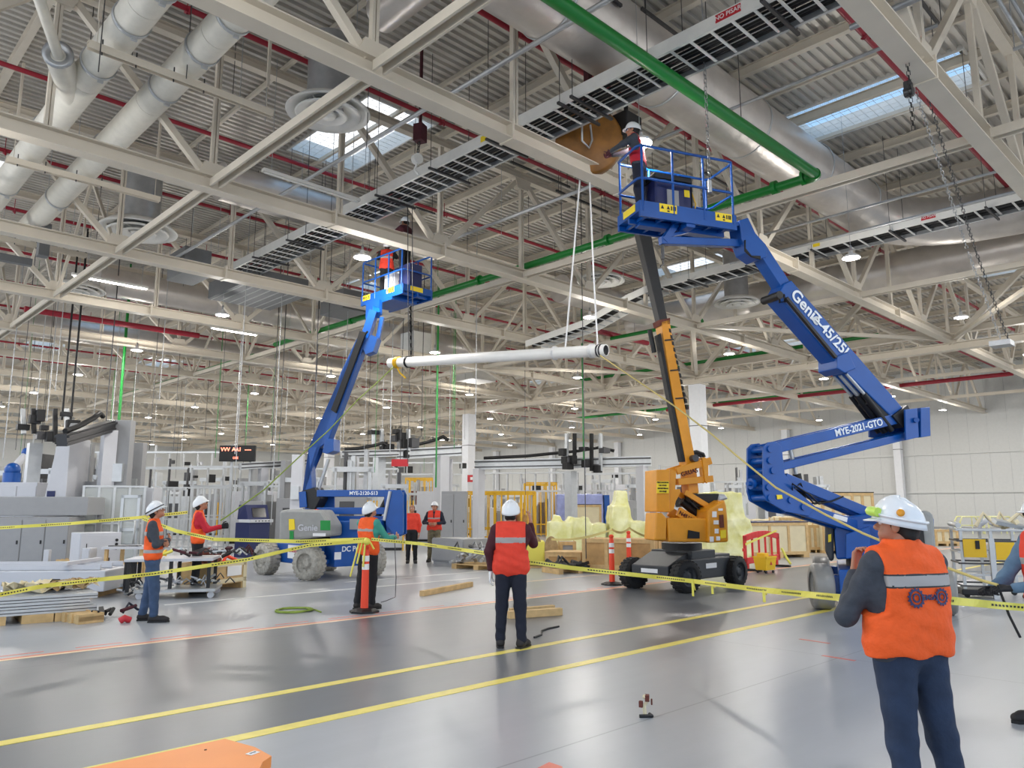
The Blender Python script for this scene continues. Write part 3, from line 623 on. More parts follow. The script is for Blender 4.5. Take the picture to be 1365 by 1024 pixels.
m = MB(); m.cyl(b-Vector((0,0,.15)), b+Vector((0,0,.05)), .035, n=10); m.build('hook_block', 'alu', t)
t = thing('chain_hoist', 'dark chain hoist with a lit hook block below the left skylight', 'chain hoist', (8.9,12,9.3))
a = ondep(560,178,14.6); m = MB(); m.box(a, (.22,.2,.36), rz=.4); m.beam(a+Vector((0,0,.15)), Vector((a.x,a.y,ZD)), .05, .05); m.build('hoist_body', 'maroon', t)
b = ondep(556,212,14.6); m = MB(); chain_links(m, b, a, .07, .02); m.build('chain', 'black', t)
m = MB(); m.cyl(b+Vector((0,.06,0)), b-Vector((0,.06,0)), .11, n=16); m.tube([b-Vector((0,0,.1)), b-Vector((.06,0,.25)), b-Vector((-.03,0,.32))], .025, n=8); m.build('hook_block', 'white_paint', t)
# orange round winch by the basket worker
t = thing('cable_winch', 'rusty orange round winch fixed in the truss left of the bright lamp', 'winch', (11.3,9.5,8.8))
P0 = ondep(785,190,14.2)
m = MB(); n = (Vector((0,0,CH))-P0); n.z *= .3; n.normalize(); m.lathe([(0,.16),(.62,.16),(.66,.12),(.66,-.12),(.62,-.16),(0,-.16)], P0, n, 36); m.build('drum', 'hoist_orange', t)
m = MB(); m.tube([P0+n*.25+Vector((-.2,0,.25)), P0+n*.25+Vector((-.2,0,-.12)), P0+n*.25+Vector((0,0,-.2)), P0+n*.25+Vector((.1,0,.0)), P0+n*.25+Vector((.05,0,.3))], .02, n=8); m.build('hook', 'alu', t)
m = MB(); Q = P0+RT*.75+Vector((0,0,.3)); m.box(Q, (.5,.4,.5)); m.beam(Q+Vector((0,0,.2)), Vector((Q.x,Q.y,10.9)), .08, .08); m.build('motor', 'dark', t, bevel=.03)
m = MB(); m.beam(P0+Vector((0,0,.5)), Vector((P0.x,P0.y,10.95)), .12, .12); m.build('mount', 'maroon', t)
# ================================================================ BOOM LIFTS
class PL:
    def __init__(s, g0, g1):         # vertical plane through two ground points
        s.o = Vector((g0.x,g0.y,0)); s.u = (Vector((g1.x,g1.y,0))-s.o).normalized(); s.n = Vector((s.u.y,-s.u.x,0))
        if s.n.dot(FW) > 0: s.n = -s.n        # normal looks at the camera
    def p(s, x, y, off=0): return onplane(x, y, s.o+s.n*off, s.n) if off > .3 else onplane(x, y, s.o, s.n)+s.n*off
    def plate(s, m, pts, th, off=0):
        if off+th/2 > .3: P = [s.p(x, y, off+th/2)-s.n*(off+th/2) for x, y in pts]
        else: P = [s.p(x, y) for x, y in pts]
        n = len(P); a = [q+s.n*(off-th/2) for q in P]; b = [q+s.n*(off+th/2) for q in P]
        area = sum(P[i].cross(P[(i+1) % n]).dot(s.n) for i in range(n))
        vs = a+b; fs = [tuple(range(n))[::-1], tuple(range(n, 2*n))]+[(i, (i+1) % n, (i+1) % n+n, i+n) for i in range(n)]
        # recentre the area sign on the polygon itself
        c = sum(P, Vector())/n; area = sum((P[i]-c).cross(P[(i+1) % n]-c).dot(s.n) for i in range(n))
        if area < 0: fs = [f[::-1] for f in fs]
        return m.add(vs, fs)
    def bar(s, m, a, b, w, h, off=0, h1=None):   # w across the plane, h within it
        A, B = s.p(*a, off), s.p(*b, off); return m.beam(A, B, w, h, up=s.n.cross(B-A), h1=h1)
def wheel(t, c, ax, r, w, tire, rim, name='wheel', tread=True):
    c = Vector(c); ax = Vector(ax).normalized()
    m = MB(); m.lathe([(r*.62,-w/2),(r*.92,-w/2),(r,-w*.36),(r,w*.36),(r*.92,w/2),(r*.62,w/2)], c, ax, 36)
    if tread:
        u = Vector((0,0,1)); x = ax.cross(u).normalized()
        for k in range(22):
            for sgn in (-1, 1):
                a = 2*PI*(k+.5*(sgn > 0))/22; d = x*math.cos(a)+u*math.sin(a); tn = ax.cross(d)
                m.obox(c+d*(r*1.0)+ax*sgn*w*.24, tn*r*.075, ax*w*.2, d*r*.03)
    wo = m.build(name, tire, t)
    m = MB(); m.lathe([(0,-w*.30),(r*.25,-w*.36),(r*.3,-w*.22),(r*.55,-w*.25),(r*.64,-w*.48),(r*.64,w*.48),(r*.55,w*.25),(r*.3,w*.22),(r*.25,w*.36),(0,w*.3)], c, ax, 28)
    for k in range(8):
        a = 2*PI*k/8; u = Vector((0,0,1)); x = ax.cross(u).normalized()
        for s_ in (-1, 1): q = c+(x*math.cos(a)+u*math.sin(a))*r*.4+ax*s_*w*.24; m.cyl(q, q+ax*s_*.02, .012, n=6)
    m.build('rim', rim, wo)
    return wo
def basket(t, A, dL, L, dS, Wd, z, side='blue', toe='blue', boxes=True):
    A = Vector((A[0],A[1],z)); dL = Vector(dL).normalized(); dS = Vector(dS).normalized(); Z = Vector((0,0,1))
    bk = None
    m = MB(); c = A+dL*L/2+dS*Wd/2; m.obox(c+Z*.01, dL*L/2, dS*Wd/2, Z*.012)
    for k in range(6): m.beam(A+dL*(L*(k+.5)/6)-Z*.04, A+dL*(L*(k+.5)/6)+dS*Wd-Z*.04, .05, .06)
    for k in (0.02, .5, .98): m.beam(A+dS*Wd*k-Z*.05, A+dS*Wd*k+dL*L-Z*.05, .05, .09)
    bk = m.build('basket_floor', side, t)
    cs = [A, A+dL*L, A+dL*L+dS*Wd, A+dS*Wd]
    m = MB()
    for i in range(4):
        a, b = cs[i], cs[(i+1) % 4]; m.beam(a+Z*.08, b+Z*.08, .012, .17)
    m.build('toe_board', toe, t)
    def rounded(h, r=.12):
        pts = []
        for i in range(4):
            p0, p1, p2 = cs[i-1], cs[i], cs[(i+1) % 4]; a = (p0-p1).normalized(); b = (p2-p1).normalized()
            for q in (0, .25, .5, .75, 1.0):
                pts.append(p1+a*r*(1-q)**2+b*r*q**2+Z*h)
        return pts
    for h, nm in ((1.10, 'top_rail'), (.55, 'mid_rail')):
        m = MB(); m.tube(rounded(h), .022, n=8, closed=True); m.build(nm, side, t)
    for f in (0.03, .34, .66, .97):
        for q in (0, 1):
            m = MB(); p = A+dL*L*f+dS*Wd*q; m.cyl(p, p+Z*1.1, .020, n=8); m.build('post', side, t)
    if boxes:
        n = dL.cross(Z); n = n if n.dot(dS) < 0 else -n
        for f in (.28, .86):
            p = A+dL*L*f+n*.010+Z*.09; m = MB(); m.obox(p, dL*.16, n*.004, Z*.07); sg = m.build('warning_sign', 'sticker_yellow', t)
            m = MB()
            for dx in (-.11, 0): m.prism([(-.03,-.035),(.03,-.035),(0,.03)], p+dL*dx+n*.006+Z*.02, dL, Z, n, .002)
            for dx in (.06,.10,.13): m.obox(p+dL*dx+n*.006+Z*.01, dL*.012, n*.001, Z*.035)
            m.obox(p+n*.006-Z*.045, dL*.02, n*.001, Z*.012); m.build('sign_marks', 'dark', sg)
        p = A+dS*Wd*.45-dL*.01+Z*.09; m = MB(); m.obox(p, dL*.004, dS*.2, Z*.06); m.build('warning_sign', 'sticker_yellow', t)
    return bk
# ------------------------------------------------ right blue lift
g = onz(1170, 812, 0)
RP = PL(ondep(1170, 800, 13.4), ondep(930, 800, 12.1))
t = thing('boom_lift', 'big blue articulated boom lift at right, folded arms spread behind the orange vest man', 'boom lift', (RP.o.x, RP.o.y, 0))
rl = t
wa = Vector((12.80,5.85,0)); wb = Vector((13.54,4.16,0)); wx = (wb-wa).normalized(); wy = Vector((-wx.y, wx.x, 0)); wy = wy if wy.dot(FW) > 0 else -wy
wa = wa+wx*.05; Z = Vector((0,0,1)); steer = (wx+wy*.22).normalized()
for p in (wa, wb): wheel(t, p+Z*.37, steer if p is wa else wx, .37, .30, 'tire_film', 'tire_film', tread=False)
for p in (wa+wy*2.0, wb+wy*2.0): wheel(t, p+Z*.37, wx, .37, .30, 'tire_film', 'blue', tread=False)
m = MB(); cc = (wa+wb)/2; m.obox(cc+wy*1.0+Z*.46, wx*.62, wy*1.25, Z*.2); m.obox(cc+Z*.42, wx*.85, wy*.12, Z*.14); m.obox(cc+Z*.24, wx*.85, wy*.1, Z*.05); m.obox(cc+wy*2+Z*.42, wx*.85, wy*.12, Z*.14); m.build('chassis', 'blue', t, bevel=.02)
m = MB(); m.cyl(cc+wy*.9+Z*.66, cc+wy*.9+Z*.82, .48, n=28); m.build('slew_ring', 'steel_dark', t)
# turntable
_g = ondep(1160, 800, 13.6); T = PL(_g, _g+Vector((.408,-.913,0)))
m = MB(); T.plate(m, [(1112,708),(1120,690),(1160,684),(1245,690),(1246,742),(1115,746)], 1.5, -.1); T.plate(m, [(1140,700),(1160,690),(1215,690),(1215,705)], .7, .3); m.build('turntable', 'blue', t, bevel=.03)
m = MB(); T.plate(m, [(1128,712),(1160,702),(1160,740),(1128,745)], .4, .75); m.build('ground_control_box', 'blue', t, bevel=.01)
m = MB(); T.plate(m, [(1100,700),(1104,694),(1111,694),(1112,747),(1106,749),(1100,735)], 1.5, -.1); m.build('counterweight', 'lift_grey', t, bevel=.04)
m = MB(); T.plate(m, [(1104,713),(1108,712),(1108,722),(1104,723)], .02, .66); m.build('yellow_sticker', 'sticker_yellow', t)
m = MB(); T.plate(m, [(1216,692),(1219,683),(1228,681),(1236,680),(1244,686),(1249,744),(1243,752),(1216,745)], 1.7, 0); m.build('engine_hood', 'hood_grey' , t, bevel=.05)
m = MB(); T.plate(m, [(1221,700),(1230,698),(1233,725),(1221,726)], .02, .87); m.build('hood_grille', 'dark', t)
m = MB(); p = T.p(1224,709,.9); m.cyl(p, p+T.n*.03, .03, n=12); m.build('fuel_cap', 'steel_dark', t)
T = RP
# lower riser (two arms from the turntable up-left to the upright)
for off in (-.13, .13):
    m = MB(); T.bar(m, (1168,692), (1038,638), .1, .17, off); m.build('lower_riser_arm', 'blue', t, bevel=.01)
    m = MB(); T.bar(m, (1165,712), (1052,676), .1, .21, off); m.build('lower_riser_arm', 'blue', t, bevel=.01)
m = MB(); T.plate(m, [(1099,690),(1101,685),(1118,690),(1117,696)], .02, .19); m.build('white_label', 'sticker_white', t)
# upright link plates
up = [(1006,597),(1012,591),(1022,590),(1030,596),(1034,632),(1047,652),(1074,675),(1066,688),(1034,682),(1010,668),(1006,655)]
for off in (-.2, .2):
    m = MB(); T.plate(m, up, .04, off); m.build('upright_plate', 'blue', t, bevel=.008)
m = MB()
for x, y in ((1014,600),(1014,615),(1018,628),(1012,650),(1014,664),(1058,676),(1041,667)):
    a = T.p(x, y, -.25); b = T.p(x, y, .25); m.cyl(a, b, .055, n=14)
m.build('pivot_pins', 'blue', t)
m = MB(); m.cyl(T.p(996,645,0), T.p(1012,645,0), .04, n=12); m.cyl(T.p(1000,645,0), T.p(1004,645,0), .09, n=12); m.build('end_pin', 'blue', t)
m = MB(); T.plate(m, [(1022,660),(1029,660),(1030,665),(1023,666)], .01, .235); m.build('yellow_sticker', 'sticker_yellow', t)
# upper riser arms + elbow
for off in (-.13, .13):
    m = MB(); T.bar(m, (1018,600), (1212,553), .09, .18, off); m.build('upper_riser_arm', 'blue', t, bevel=.01)
    m = MB(); T.bar(m, (1028,624), (1212,579), .09, .13, off); m.build('upper_riser_arm', 'blue', t, bevel=.01)
a = T.p(1100,580,.182); b = T.p(1168,563.5,.182); ex = (b-a).normalized(); mid = (a+b)/2
text_on('MYE-2021-GTO', .165, mid, ex, T.n.cross(ex), 'white_ink', t, 'lettering', bold=True)
for off in (-.3, .3):
    m = MB(); T.plate(m, [(1176,550),(1208,545),(1223,545),(1224,583),(1207,586),(1176,581)] if off < 0 else [(1207,546),(1223,544),(1225,583),(1208,587)], .04, off); m.build('elbow_plate', 'blue', t, bevel=.008)
m = MB(); T.plate(m, [(1210,546),(1222,545),(1223,583),(1210,585)], .56, 0); m.build('elbow_box', 'blue', t, bevel=.01)
m = MB(); m.cyl(T.p(1222,560,-.38), T.p(1222,560,.38), .045, n=12); m.build('elbow_pin', 'blue', t)
# lift cylinders
m = MB(); m.cyl(T.p(1053,599,.0), T.p(1063,640,.0), .035, n=10); m.build('cylinder_rod', 'alu', t)
m = MB(); m.cyl(T.p(1062,632,.0), T.p(1074,690,.0), .07, n=12); m.build('lift_cylinder', 'black', t)
m = MB(); m.cyl(T.p(1040,636,.1), T.p(1050,668,.1), .05, n=10); m.build('lift_cylinder', 'black', t)
m = MB()
for k in range(3): m.tube([T.p(1045,655,.1*k), T.p(1056,645,.1*k+.1), T.p(1068,660,.1*k), T.p(1080,672,.1*k), T.p(1098,668,.1*k), T.p(1112,662,.1*k)], .014, n=6)
m.build('hydraulic_hose', 'black', t)
# main boom
m = MB(); T.plate(m, [(1036,382),(1046,377),(1194,546),(1178,557),(1103,484),(1027,398)], .34); m.build('main_boom', 'blue', t, bevel=.02)
m = MB(); T.plate(m, [(1103,478),(1118,472),(1128,494),(1113,500),(1103,494)], .46); m.build('boom_knuckle', 'blue', t, bevel=.015)
m = MB(); T.plate(m, [(1177,556),(1196,542),(1206,560),(1190,572)], .44); m.build('boom_pivot', 'dark', t)
a = T.p(1050,398,.18); b = T.p(1108,464,.18); ex = (b-a).normalized(); ey = T.n.cross(ex)
if ey.z < 0: ey = -ey
q = a+(b-a)*.30+ey*.05; text_on('Genie', .30, a+(b-a)*.24+ey*.02, ex, ey, 'white_ink', t, 'lettering', bold=True)
text_on('Z-45/25J', .27, a+(b-a)*.78+ey*.02, ex, ey, 'white_ink', t, 'lettering', bold=True)
m = MB(); T.bar(m, (1063,432), (1102,478), .10, .06, .0); T.bar(m, (1035,402), (1100,480), .06, .05, .24); m.build('cable_track', 'dark', t)
for off, w in ((-.14,.05), (.0,.07), (.14,.05)):
    m = MB(); m.cyl(T.p(1120,500,off), T.p(1150,534,off), w*.55, n=10); m.build('cylinder_rod', 'alu', t)
    m = MB(); m.cyl(T.p(1143,527,off), T.p(1180,575,off), w, n=12); m.build('boom_cylinder', 'black', t)
m = MB(); T.plate(m, [(1148,520),(1165,537),(1184,556),(1176,566),(1150,540)], .3); m.build('hose_tray', 'black', t)
m = MB(); T.bar(m, (1010,334), (1044,386), .24, .22); m.build('extension_tube', 'blue', t, bevel=.01)
m = MB(); p = T.p(1028,396,.2); m.tube([p, p+T.u*-.1, p+T.u*-.12-Z*.12, p-Z*.15], .02, n=6, closed=True); m.cyl(p-T.n*.4-Z*.02, p+T.n*.02-Z*.02, .07, n=12); m.build('end_roller', 'dark', t)
m = MB(); T.plate(m, [(978,298),(990,294),(1000,315),(1014,330),(1015,346),(1002,350),(988,340),(981,322)], .30); m.build('jib_knuckle', 'blue', t, bevel=.015)
m = MB()
for k in range(4): m.tube([T.p(984,325,.18), T.p(982,337+k,.22), T.p(990,347,.22), T.p(1003,350-k,.2)], .016, n=6)
m.build('hydraulic_hose', 'black', t)
m = MB(); T.bar(m, (985,325), (880,321), .12, .13); T.bar(m, (990,306), (905,300), .10, .08); m.build('jib_arm', 'blue', t, bevel=.01)
m = MB(); T.bar(m, (935,303), (985,302), .06, .06, .1); T.bar(m, (884,322), (902,296), .14, .1); T.bar(m, (950,300), (880,318), .05, .05); m.build('platform_leveller', 'blue', t)
m = MB(); p = T.p(883,324); m.cyl(p, p-Z*.28, .03, n=8); m.tube([p-Z*.28, p-Z*.36, p-Z*.4+T.u*.05], .014, n=6); m.build('hanging_hook', 'steel_dark', t)
A = (9.46,6.83); dL = Vector((11.15-9.46, 6.1-6.83, 0)); dS = Vector((9.75-9.46, 7.45-6.83, 0))
basket(t, A, dL, 1.83, dS, .76, 6.30)
m = MB(); c = Vector((A[0],A[1],0))+dL.normalized()*.95+dS.normalized()*.36; m.obox(c+Z*6.22, dL.normalized()*.8, dS.normalized()*.08, Z*.05); m.obox(c+Z*6.2, dL.normalized()*.08, dS.normalized()*.34, Z*.05)
m.beam(c+Z*6.2, T.p(905,300), .1, .1); m.build('basket_mount', 'blue', t)
dLn = dL.normalized(); dSn = dS.normalized(); B0 = Vector((A[0],A[1],6.32))
rbk = (B0, dLn, dSn)
w = thing('welder_generator', 'dark blue boxed welding generator standing in the right blue basket', 'welding machine', B0+dLn*.75+dSn*.42)
m = MB(); c = B0+dLn*.72+dSn*.42+Z*.33; m.obox(c, dLn*.34, dSn*.28, Z*.31); m.build('casing', 'blue_dark', w, bevel=.03)
m = MB(); m.obox(c+Z*.36, dLn*.36, dSn*.3, Z*.05); m.build('black_cover', 'black', w, bevel=.03)
m = MB(); m.obox(c-dSn*.285+dLn*-.02, dLn*.11, dSn*.006, Z*.14); m.build('front_panel', 'machine_grey', w)
m = MB(); m.obox(c-dSn*.285+dLn*.25+Z*.12, dLn*.05, dSn*.006, Z*.06); m.build('yellow_sticker', 'sticker_yellow', w)
m = MB(); p = c+dLn*.36; m.tube([p-dSn*.25-Z*.28, p-dSn*.25+Z*.34, p+dSn*.25+Z*.34, p+dSn*.25-Z*.28], .018, n=6); m.build('frame_handle', 'dark', w)
m = MB(); a = B0+dLn*1.16+dSn*.25; m.tube([a+Z*.03, a+Z*.35+dLn*.05, a+Z*.6-dLn*.04], .012, n=6); o = m.build('yellow_cable', 'bucket_yellow', o=a); tag(o, 'thin yellow cable standing up in the right blue basket', 'cable')
# ------------------------------------------------ left blue lift
T = PL(ondep(450, 700, 18.9), ondep(545, 700, 18.6))
t = thing('boom_lift', 'blue articulated boom lift at left with grey hood, its boom rising steeply', 'boom lift', (T.o.x,T.o.y,0)); ll = t
for p in ((9.27,16.25),(9.27,18.35)): wheel(t, (p[0],p[1],.38), (1,.32,0) if p[1] < 17 else (1,.1,0), .38, .34, 'tire_grey', 'tire_grey')
for p in ((11.0,16.25),(11.0,18.35)): wheel(t, (p[0],p[1],.38), (1,0,0), .38, .34, 'tire_grey', 'blue')
m = MB(); m.b2((9.5,16.4,.3), (10.8,18.3,.78)); m.b2((9.75,15.95,.28), (10.75,16.4,.82)); m.b2((9.3,16.18,.34),(10.9,16.32,.44)); m.build('chassis', 'blue', t, bevel=.02)
text_on('DC Power', .17, (10.3,15.94,.68), (1,0,0), (0,0,1), 'white_ink', t, 'lettering', bold=True)
m = MB(); m.b2((9.49,17.1,.42),(9.5,17.7,.74)); m.build('white_label', 'sticker_white', t); text_on('GENERENT', .1, (9.485,17.4,.6), (0,-1,0), (0,0,1), 'red_label', t, 'label_text')
m = MB(); m.b2((9.74,15.945,.45),(9.92,15.95,.62)); m.build('white_label', 'sticker_white', t)
m = MB(); m.cyl((10.1,17.2,.78), (10.1,17.2,.95), .5, n=24); m.build('slew_ring', 'dark', t)
m = MB(); T.plate(m, [(372,681),(383,679),(428,680),(441,700),(441,715),(371,722)], .7, .9); m.build('engine_hood', 'hood_grey', t, bevel=.06)
m = MB(); T.plate(m, [(385,692),(392,692),(393,706),(385,707)], .02, 1.26); m.build('yellow_sticker', 'sticker_yellow', t)
m = MB(); T.plate(m, [(427,694),(440,694),(440,707),(427,707)], .02, 1.26); m.build('green_sticker', 'sticker_green', t); m = MB(); T.plate(m, [(386,708),(391,708),(391,719),(386,719)], .02, 1.26); m.build('green_sticker', 'sticker_green', t)
a = T.p(410,704,1.26); text_on('Genie', .20, a, T.p(430,704,1.26)-a, Z, 'machine_white', t, 'lettering', bold=True)
m = MB(); T.plate(m, [(417,711),(434,711),(434,715),(417,715)], .02, 1.26); m.build('white_label', 'sticker_white', t)
m = MB(); p = T.p(422,684,1.0); m.lathe([(0,.09),(.05,.08),(.06,0)], p, (0,0,1), 14); m.build('beacon', 'cone_orange', t)
m = MB(); T.plate(m, [(436,695),(470,694),(508,692),(508,714),(440,721)], 1.0, .0); m.build('turntable', 'blue', t, bevel=.03)
m = MB(); T.plate(m, [(466,692),(478,692),(478,706),(466,706)], .04, .6); m.build('control_panel', 'machine_grey', t)
for off in (-.22, .22):
    m = MB(); T.bar(m, (428,658), (532,658), .09, .16, off); T.bar(m, (428,681), (532,681), .09, .16, off); m.build('riser_arm', 'blue', t, bevel=.01)
    m = MB(); T.plate(m, [(400,657),(408,655),(440,655),(440,690),(400,690)] if off < 0 else [(398,656),(407,655),(409,676),(399,677)], .04, off*1.3); m.build('pivot_plate', 'blue', t, bevel=.01)
    m = MB(); T.plate(m, [(514,655),(534,653),(537,660),(537,712),(528,716),(514,700)], .05, off*1.4); m.build('upright_plate', 'blue', t, bevel=.01)
a = T.p(478,658,.27); b = T.p(502,658,.27); text_on('MYE-2120-S13', .12, (a+b)/2, b-a, Z, 'white_ink', t, 'lettering', bold=True)
m = MB(); T.plate(m, [(516,656),(535,656),(535,710),(520,712)], .5, 0); m.build('upright_box', 'blue', t)
m = MB(); m.cyl(T.p(505,690,.1), T.p(522,657,.1), .07, n=12); m.build('lift_cylinder', 'black', t); m = MB(); m.cyl(T.p(512,694,.35), T.p(520,655,.35), .04, n=10); m.build('cylinder_rod', 'alu', t)
m = MB(); T.bar(m, (440,695), (515,695), .4, .25); m.build('lower_arm', 'blue', t)
m = MB(); T.plate(m, [(416,598),(428,598),(440,590),(492,452),(481,447),(456,500),(436,560),(414,630),(404,668),(408,676),(420,672)], .30); m.build('main_boom', 'blue', t, bevel=.02)
m = MB(); T.plate(m, [(438,586),(449,586),(449,602),(440,606),(434,604)], .42); m.build('boom_knuckle', 'blue', t, bevel=.01)
m = MB(); T.plate(m, [(408,655),(425,650),(432,665),(424,680),(410,676)], .5); m.build('boom_pivot', 'dark', t)
m = MB(); m.cyl(T.p(438,612,.0), T.p(424,655,.0), .045, n=10); m.build('cylinder_rod', 'alu', t)
m = MB(); T.plate(m, [(446,548),(452,552),(476,488),(492,446),(484,444),(468,490)], .08, .2); m.build('cable_track', 'black', t)
m = MB(); T.bar(m, (486,455), (499,415), .2, .2); m.build('extension_tube', 'blue', t)
m = MB(); T.bar(m, (508,422), (500,460), .1, .1, -.1); T.plate(m, [(484,460),(498,448),(506,452),(500,470),(490,474)], .3); m.build('jib_knuckle', 'blue', t)
m = MB(); m.tube([T.p(494,444,.2), T.p(488,452,.22), T.p(482,462,.22), T.p(482,470,.2)], .025, n=6); m.build('hydraulic_hose', 'black', t)
BZ = 7.05
A2 = onz(537,386,BZ); b2 = onz(475,406,BZ); c2 = onz(571,397,BZ)
dL2 = (b2-A2); dL2.z = 0; dL2.normalize(); dS2 = Z.cross(dL2); dS2 = dS2 if dS2.dot(c2-A2) > 0 else -dS2
basket(t, (A2.x,A2.y), dL2, 1.83, dS2, .95, BZ)
lbk = (Vector((A2.x,A2.y,BZ+.02)), dL2, dS2)
m = MB(); c = Vector((A2.x,A2.y,BZ))+dL2*.95
m.obox(c+dL2*.25-Z*.3-dS2*.02, dL2*.3, dS2*.05, Z*.2); m.obox(c+dS2*.4-Z*.1, dL2*.5, dS2*.4, Z*.06); m.beam(c+dL2*.2-Z*.3, T.p(502,420), .16, .16); m.build('basket_mount', 'blue', t)
m = MB(); c = lbk[0]+dL2*.35+dS2*.5+Z*.42; m.obox(c, dL2*.22, dS2*.2, Z*.36); w = m.build('tool_box', 'blue_dark', o=c-Z*.36); tag(w, 'dark blue machine box in the near end of the left basket', 'box')
m = MB(); c = lbk[0]+dL2*.85+dS2*.35+Z*.32; m.obox(c, dL2*.22, dS2*.16, Z*.3); w = m.build('white_box', 'machine_white', o=c-Z*.3, bevel=.02); tag(w, 'white box with pale label standing in the middle of the left basket', 'box')
# ------------------------------------------------ yellow lift
T = PL(ondep(915, 780, 15.6), ondep(985, 780, 15.9))
t = thing('boom_lift', 'yellow boom lift with black chassis and dark upper mast, right of centre', 'boom lift', (14.1,9.2,0)); yl = t
for p, ax in (((13.25,8.72),(.25,1,0)), ((13.25,9.98),(.25,1,0)), ((15.15,8.72),(0,1,0)), ((15.15,9.98),(0,1,0))):
    wheel(t, (p[0],p[1],.31), ax, .31, .26, 'rubber', 'lift_grey')
m = MB(); m.b2((13.5,8.75,.22), (15.0,9.95,.62)); 
m.add([(13.0,8.95,.25),(13.0,9.85,.25),(13.0,9.85,.5),(13.0,8.95,.5),(13.7,8.95,.25),(13.7,9.85,.25),(13.7,9.85,.75),(13.7,8.95,.75)], [(0,3,2,1),(4,5,6,7),(0,4,7,3),(1,2,6,5),(3,7,6,2),(0,1,5,4)])
m.b2((13.7,8.85,.6),(14.6,9.85,.78)); m.b2((14.6,9.0,.3),(15.45,9.7,.66)); m.build('chassis', 'lift_grey', t, bevel=.02)
m = MB(); m.b2((14.05,8.742,.42),(14.45,8.749,.52)); m.build('white_label', 'sticker_white', t); m = MB(); m.b2((12.99,9.2,.36),(12.999,9.6,.44)); m.build('white_label', 'sticker_white', t)
m = MB(); m.cyl((14.1,9.35,.76), (14.1,9.35,.92), .42, n=24); m.build('slew_ring', 'dark', t)
Q = lambda x, y: (860+x/5.12, 590+y/5.12)
def qp(m, pts, th, off): T.plate(m, [Q(*p) for p in pts], th, off)
m = MB(); qp(m, [(150,515),(430,515),(432,680),(160,680)], 1.0, 0); m.build('turret_body', 'yellow_lift', t, bevel=.03)
m = MB(); qp(m, [(296,598),(372,612),(372,655),(290,655)], .02, .52); m.build('recess', 'black', t)
m = MB(); qp(m, [(430,458),(545,388),(556,430),(566,520),(572,680),(430,686)], .95, .1); m.build('engine_cover', 'yellow_lift', t, bevel=.04)
m = MB(); qp(m, [(508,495),(534,492),(540,580),(512,582)], .02, .59); m.build('cover_handle_recess', 'brown_rag', t)
m = MB()
for (x, y, w_, h_) in ((474,490,14,20),(486,545,16,14),(490,605,12,16),(500,655,12,14),(456,660,12,18),(516,458,14,8)): qp(m, [(x-w_,y-h_),(x+w_,y-h_),(x+w_,y+h_),(x-w_,y+h_)], .02, .585)
m.build('white_stickers', 'sticker_white', t)
m = MB(); qp(m, [(516,600),(552,596),(552,650),(516,655)], .02, .59); m.build('yellow_sticker', 'sticker_yellow', t)
m = MB(); qp(m, [(280,350),(474,350),(445,440),(300,440)], .8, -.2); m.build('black_counterweight', 'black', t, bevel=.02)
m = MB(); qp(m, [(470,352),(520,352),(548,385),(470,410)], .5, -.1); m.build('muffler_cover', 'galv', t, bevel=.04)
m = MB(); qp(m, [(76,480),(118,480),(150,515),(146,668),(64,670)], .5, .25); m.build('side_guard', 'yellow_lift', t, bevel=.03)
for off in (-.17, .3):
    m = MB(); qp(m, [(168,182),(182,180),(212,200),(205,320),(238,318),(242,340),(210,400),(196,455),(168,475)], .05, off); m.build('mast_plate', 'yellow_lift', t)
m = MB(); qp(m, [(78,186),(170,184),(170,476),(76,474)], .55, .1); m.build('mast_box', 'yellow_lift', t, bevel=.02)
m = MB(); qp(m, [(80,264),(162,264),(162,346),(80,346)], .012, .40); m.build('warning_sign', 'sticker_yellow', t)
a = T.p(*Q(121,303),.412); 
for i, tx in enumerate(('PRECAUCION', 'NO PASE', 'MANIOBRAS', 'DE IZAJE')): text_on(tx, .040, a+Z*(.085-.057*i), T.u if T.u.dot(RT) > 0 else -T.u, Z, 'dark', t, 'sign_text', bold=True)
for off in (-.14, .24):
    m = MB(); T.bar(m, Q(176,200), Q(408,128), .07, .14, off); T.bar(m, Q(185,272), Q(420,250), .07, .13, off); m.build('upper_arm', 'yellow_lift', t, bevel=.008)
    m = MB(); qp(m, [(390,104),(408,100),(430,122),(432,262),(424,278),(410,262)], .05, off*1.2); m.build('elbow_plate', 'yellow_lift', t)
    m = MB(); T.bar(m, Q(232,340), Q(430,462), .07, .10, off); m.build('lower_arm', 'yellow_lift', t)
    m = MB(); T.bar(m, Q(185,470), Q(365,578), .08, .19, off); m.build('lower_arm', 'yellow_lift', t, bevel=.008)
a = T.p(*Q(205,487),.29); b = T.p(*Q(285,535),.29); text_on('N451DN', .11, (a+b)/2, b-a, T.n.cross(b-a) if T.n.cross(b-a).z > 0 else -T.n.cross(b-a), 'maroon', t, 'lettering', bold=True)
a = T.p(*Q(210,222),.29); b = T.p(*Q(300,196),.29); text_on('GRUAS', .12, (a+b)/2, b-a, T.n.cross(b-a) if T.n.cross(b-a).z > 0 else -T.n.cross(b-a), 'maroon', t, 'lettering', bold=True)
m = MB(); m.cyl(T.p(*Q(240,400),.05), T.p(*Q(360,500),.05), .08, n=12); m.tube([T.p(*Q(250,375),.2), T.p(*Q(300,440),.25), T.p(*Q(340,455),.2), T.p(*Q(360,510),.2)], .02, n=6); m.build('lift_cylinder', 'black', t)
m = MB(); m.tube([T.p(*Q(320,70)), T.p(*Q(350,64)), T.p(*Q(395,80)), T.p(*Q(402,100))], .04, n=8); m.tube([T.p(*Q(320,84)), T.p(*Q(350,80)), T.p(*Q(385,95))], .03, n=8); m.build('hose_bundle', 'black', t)
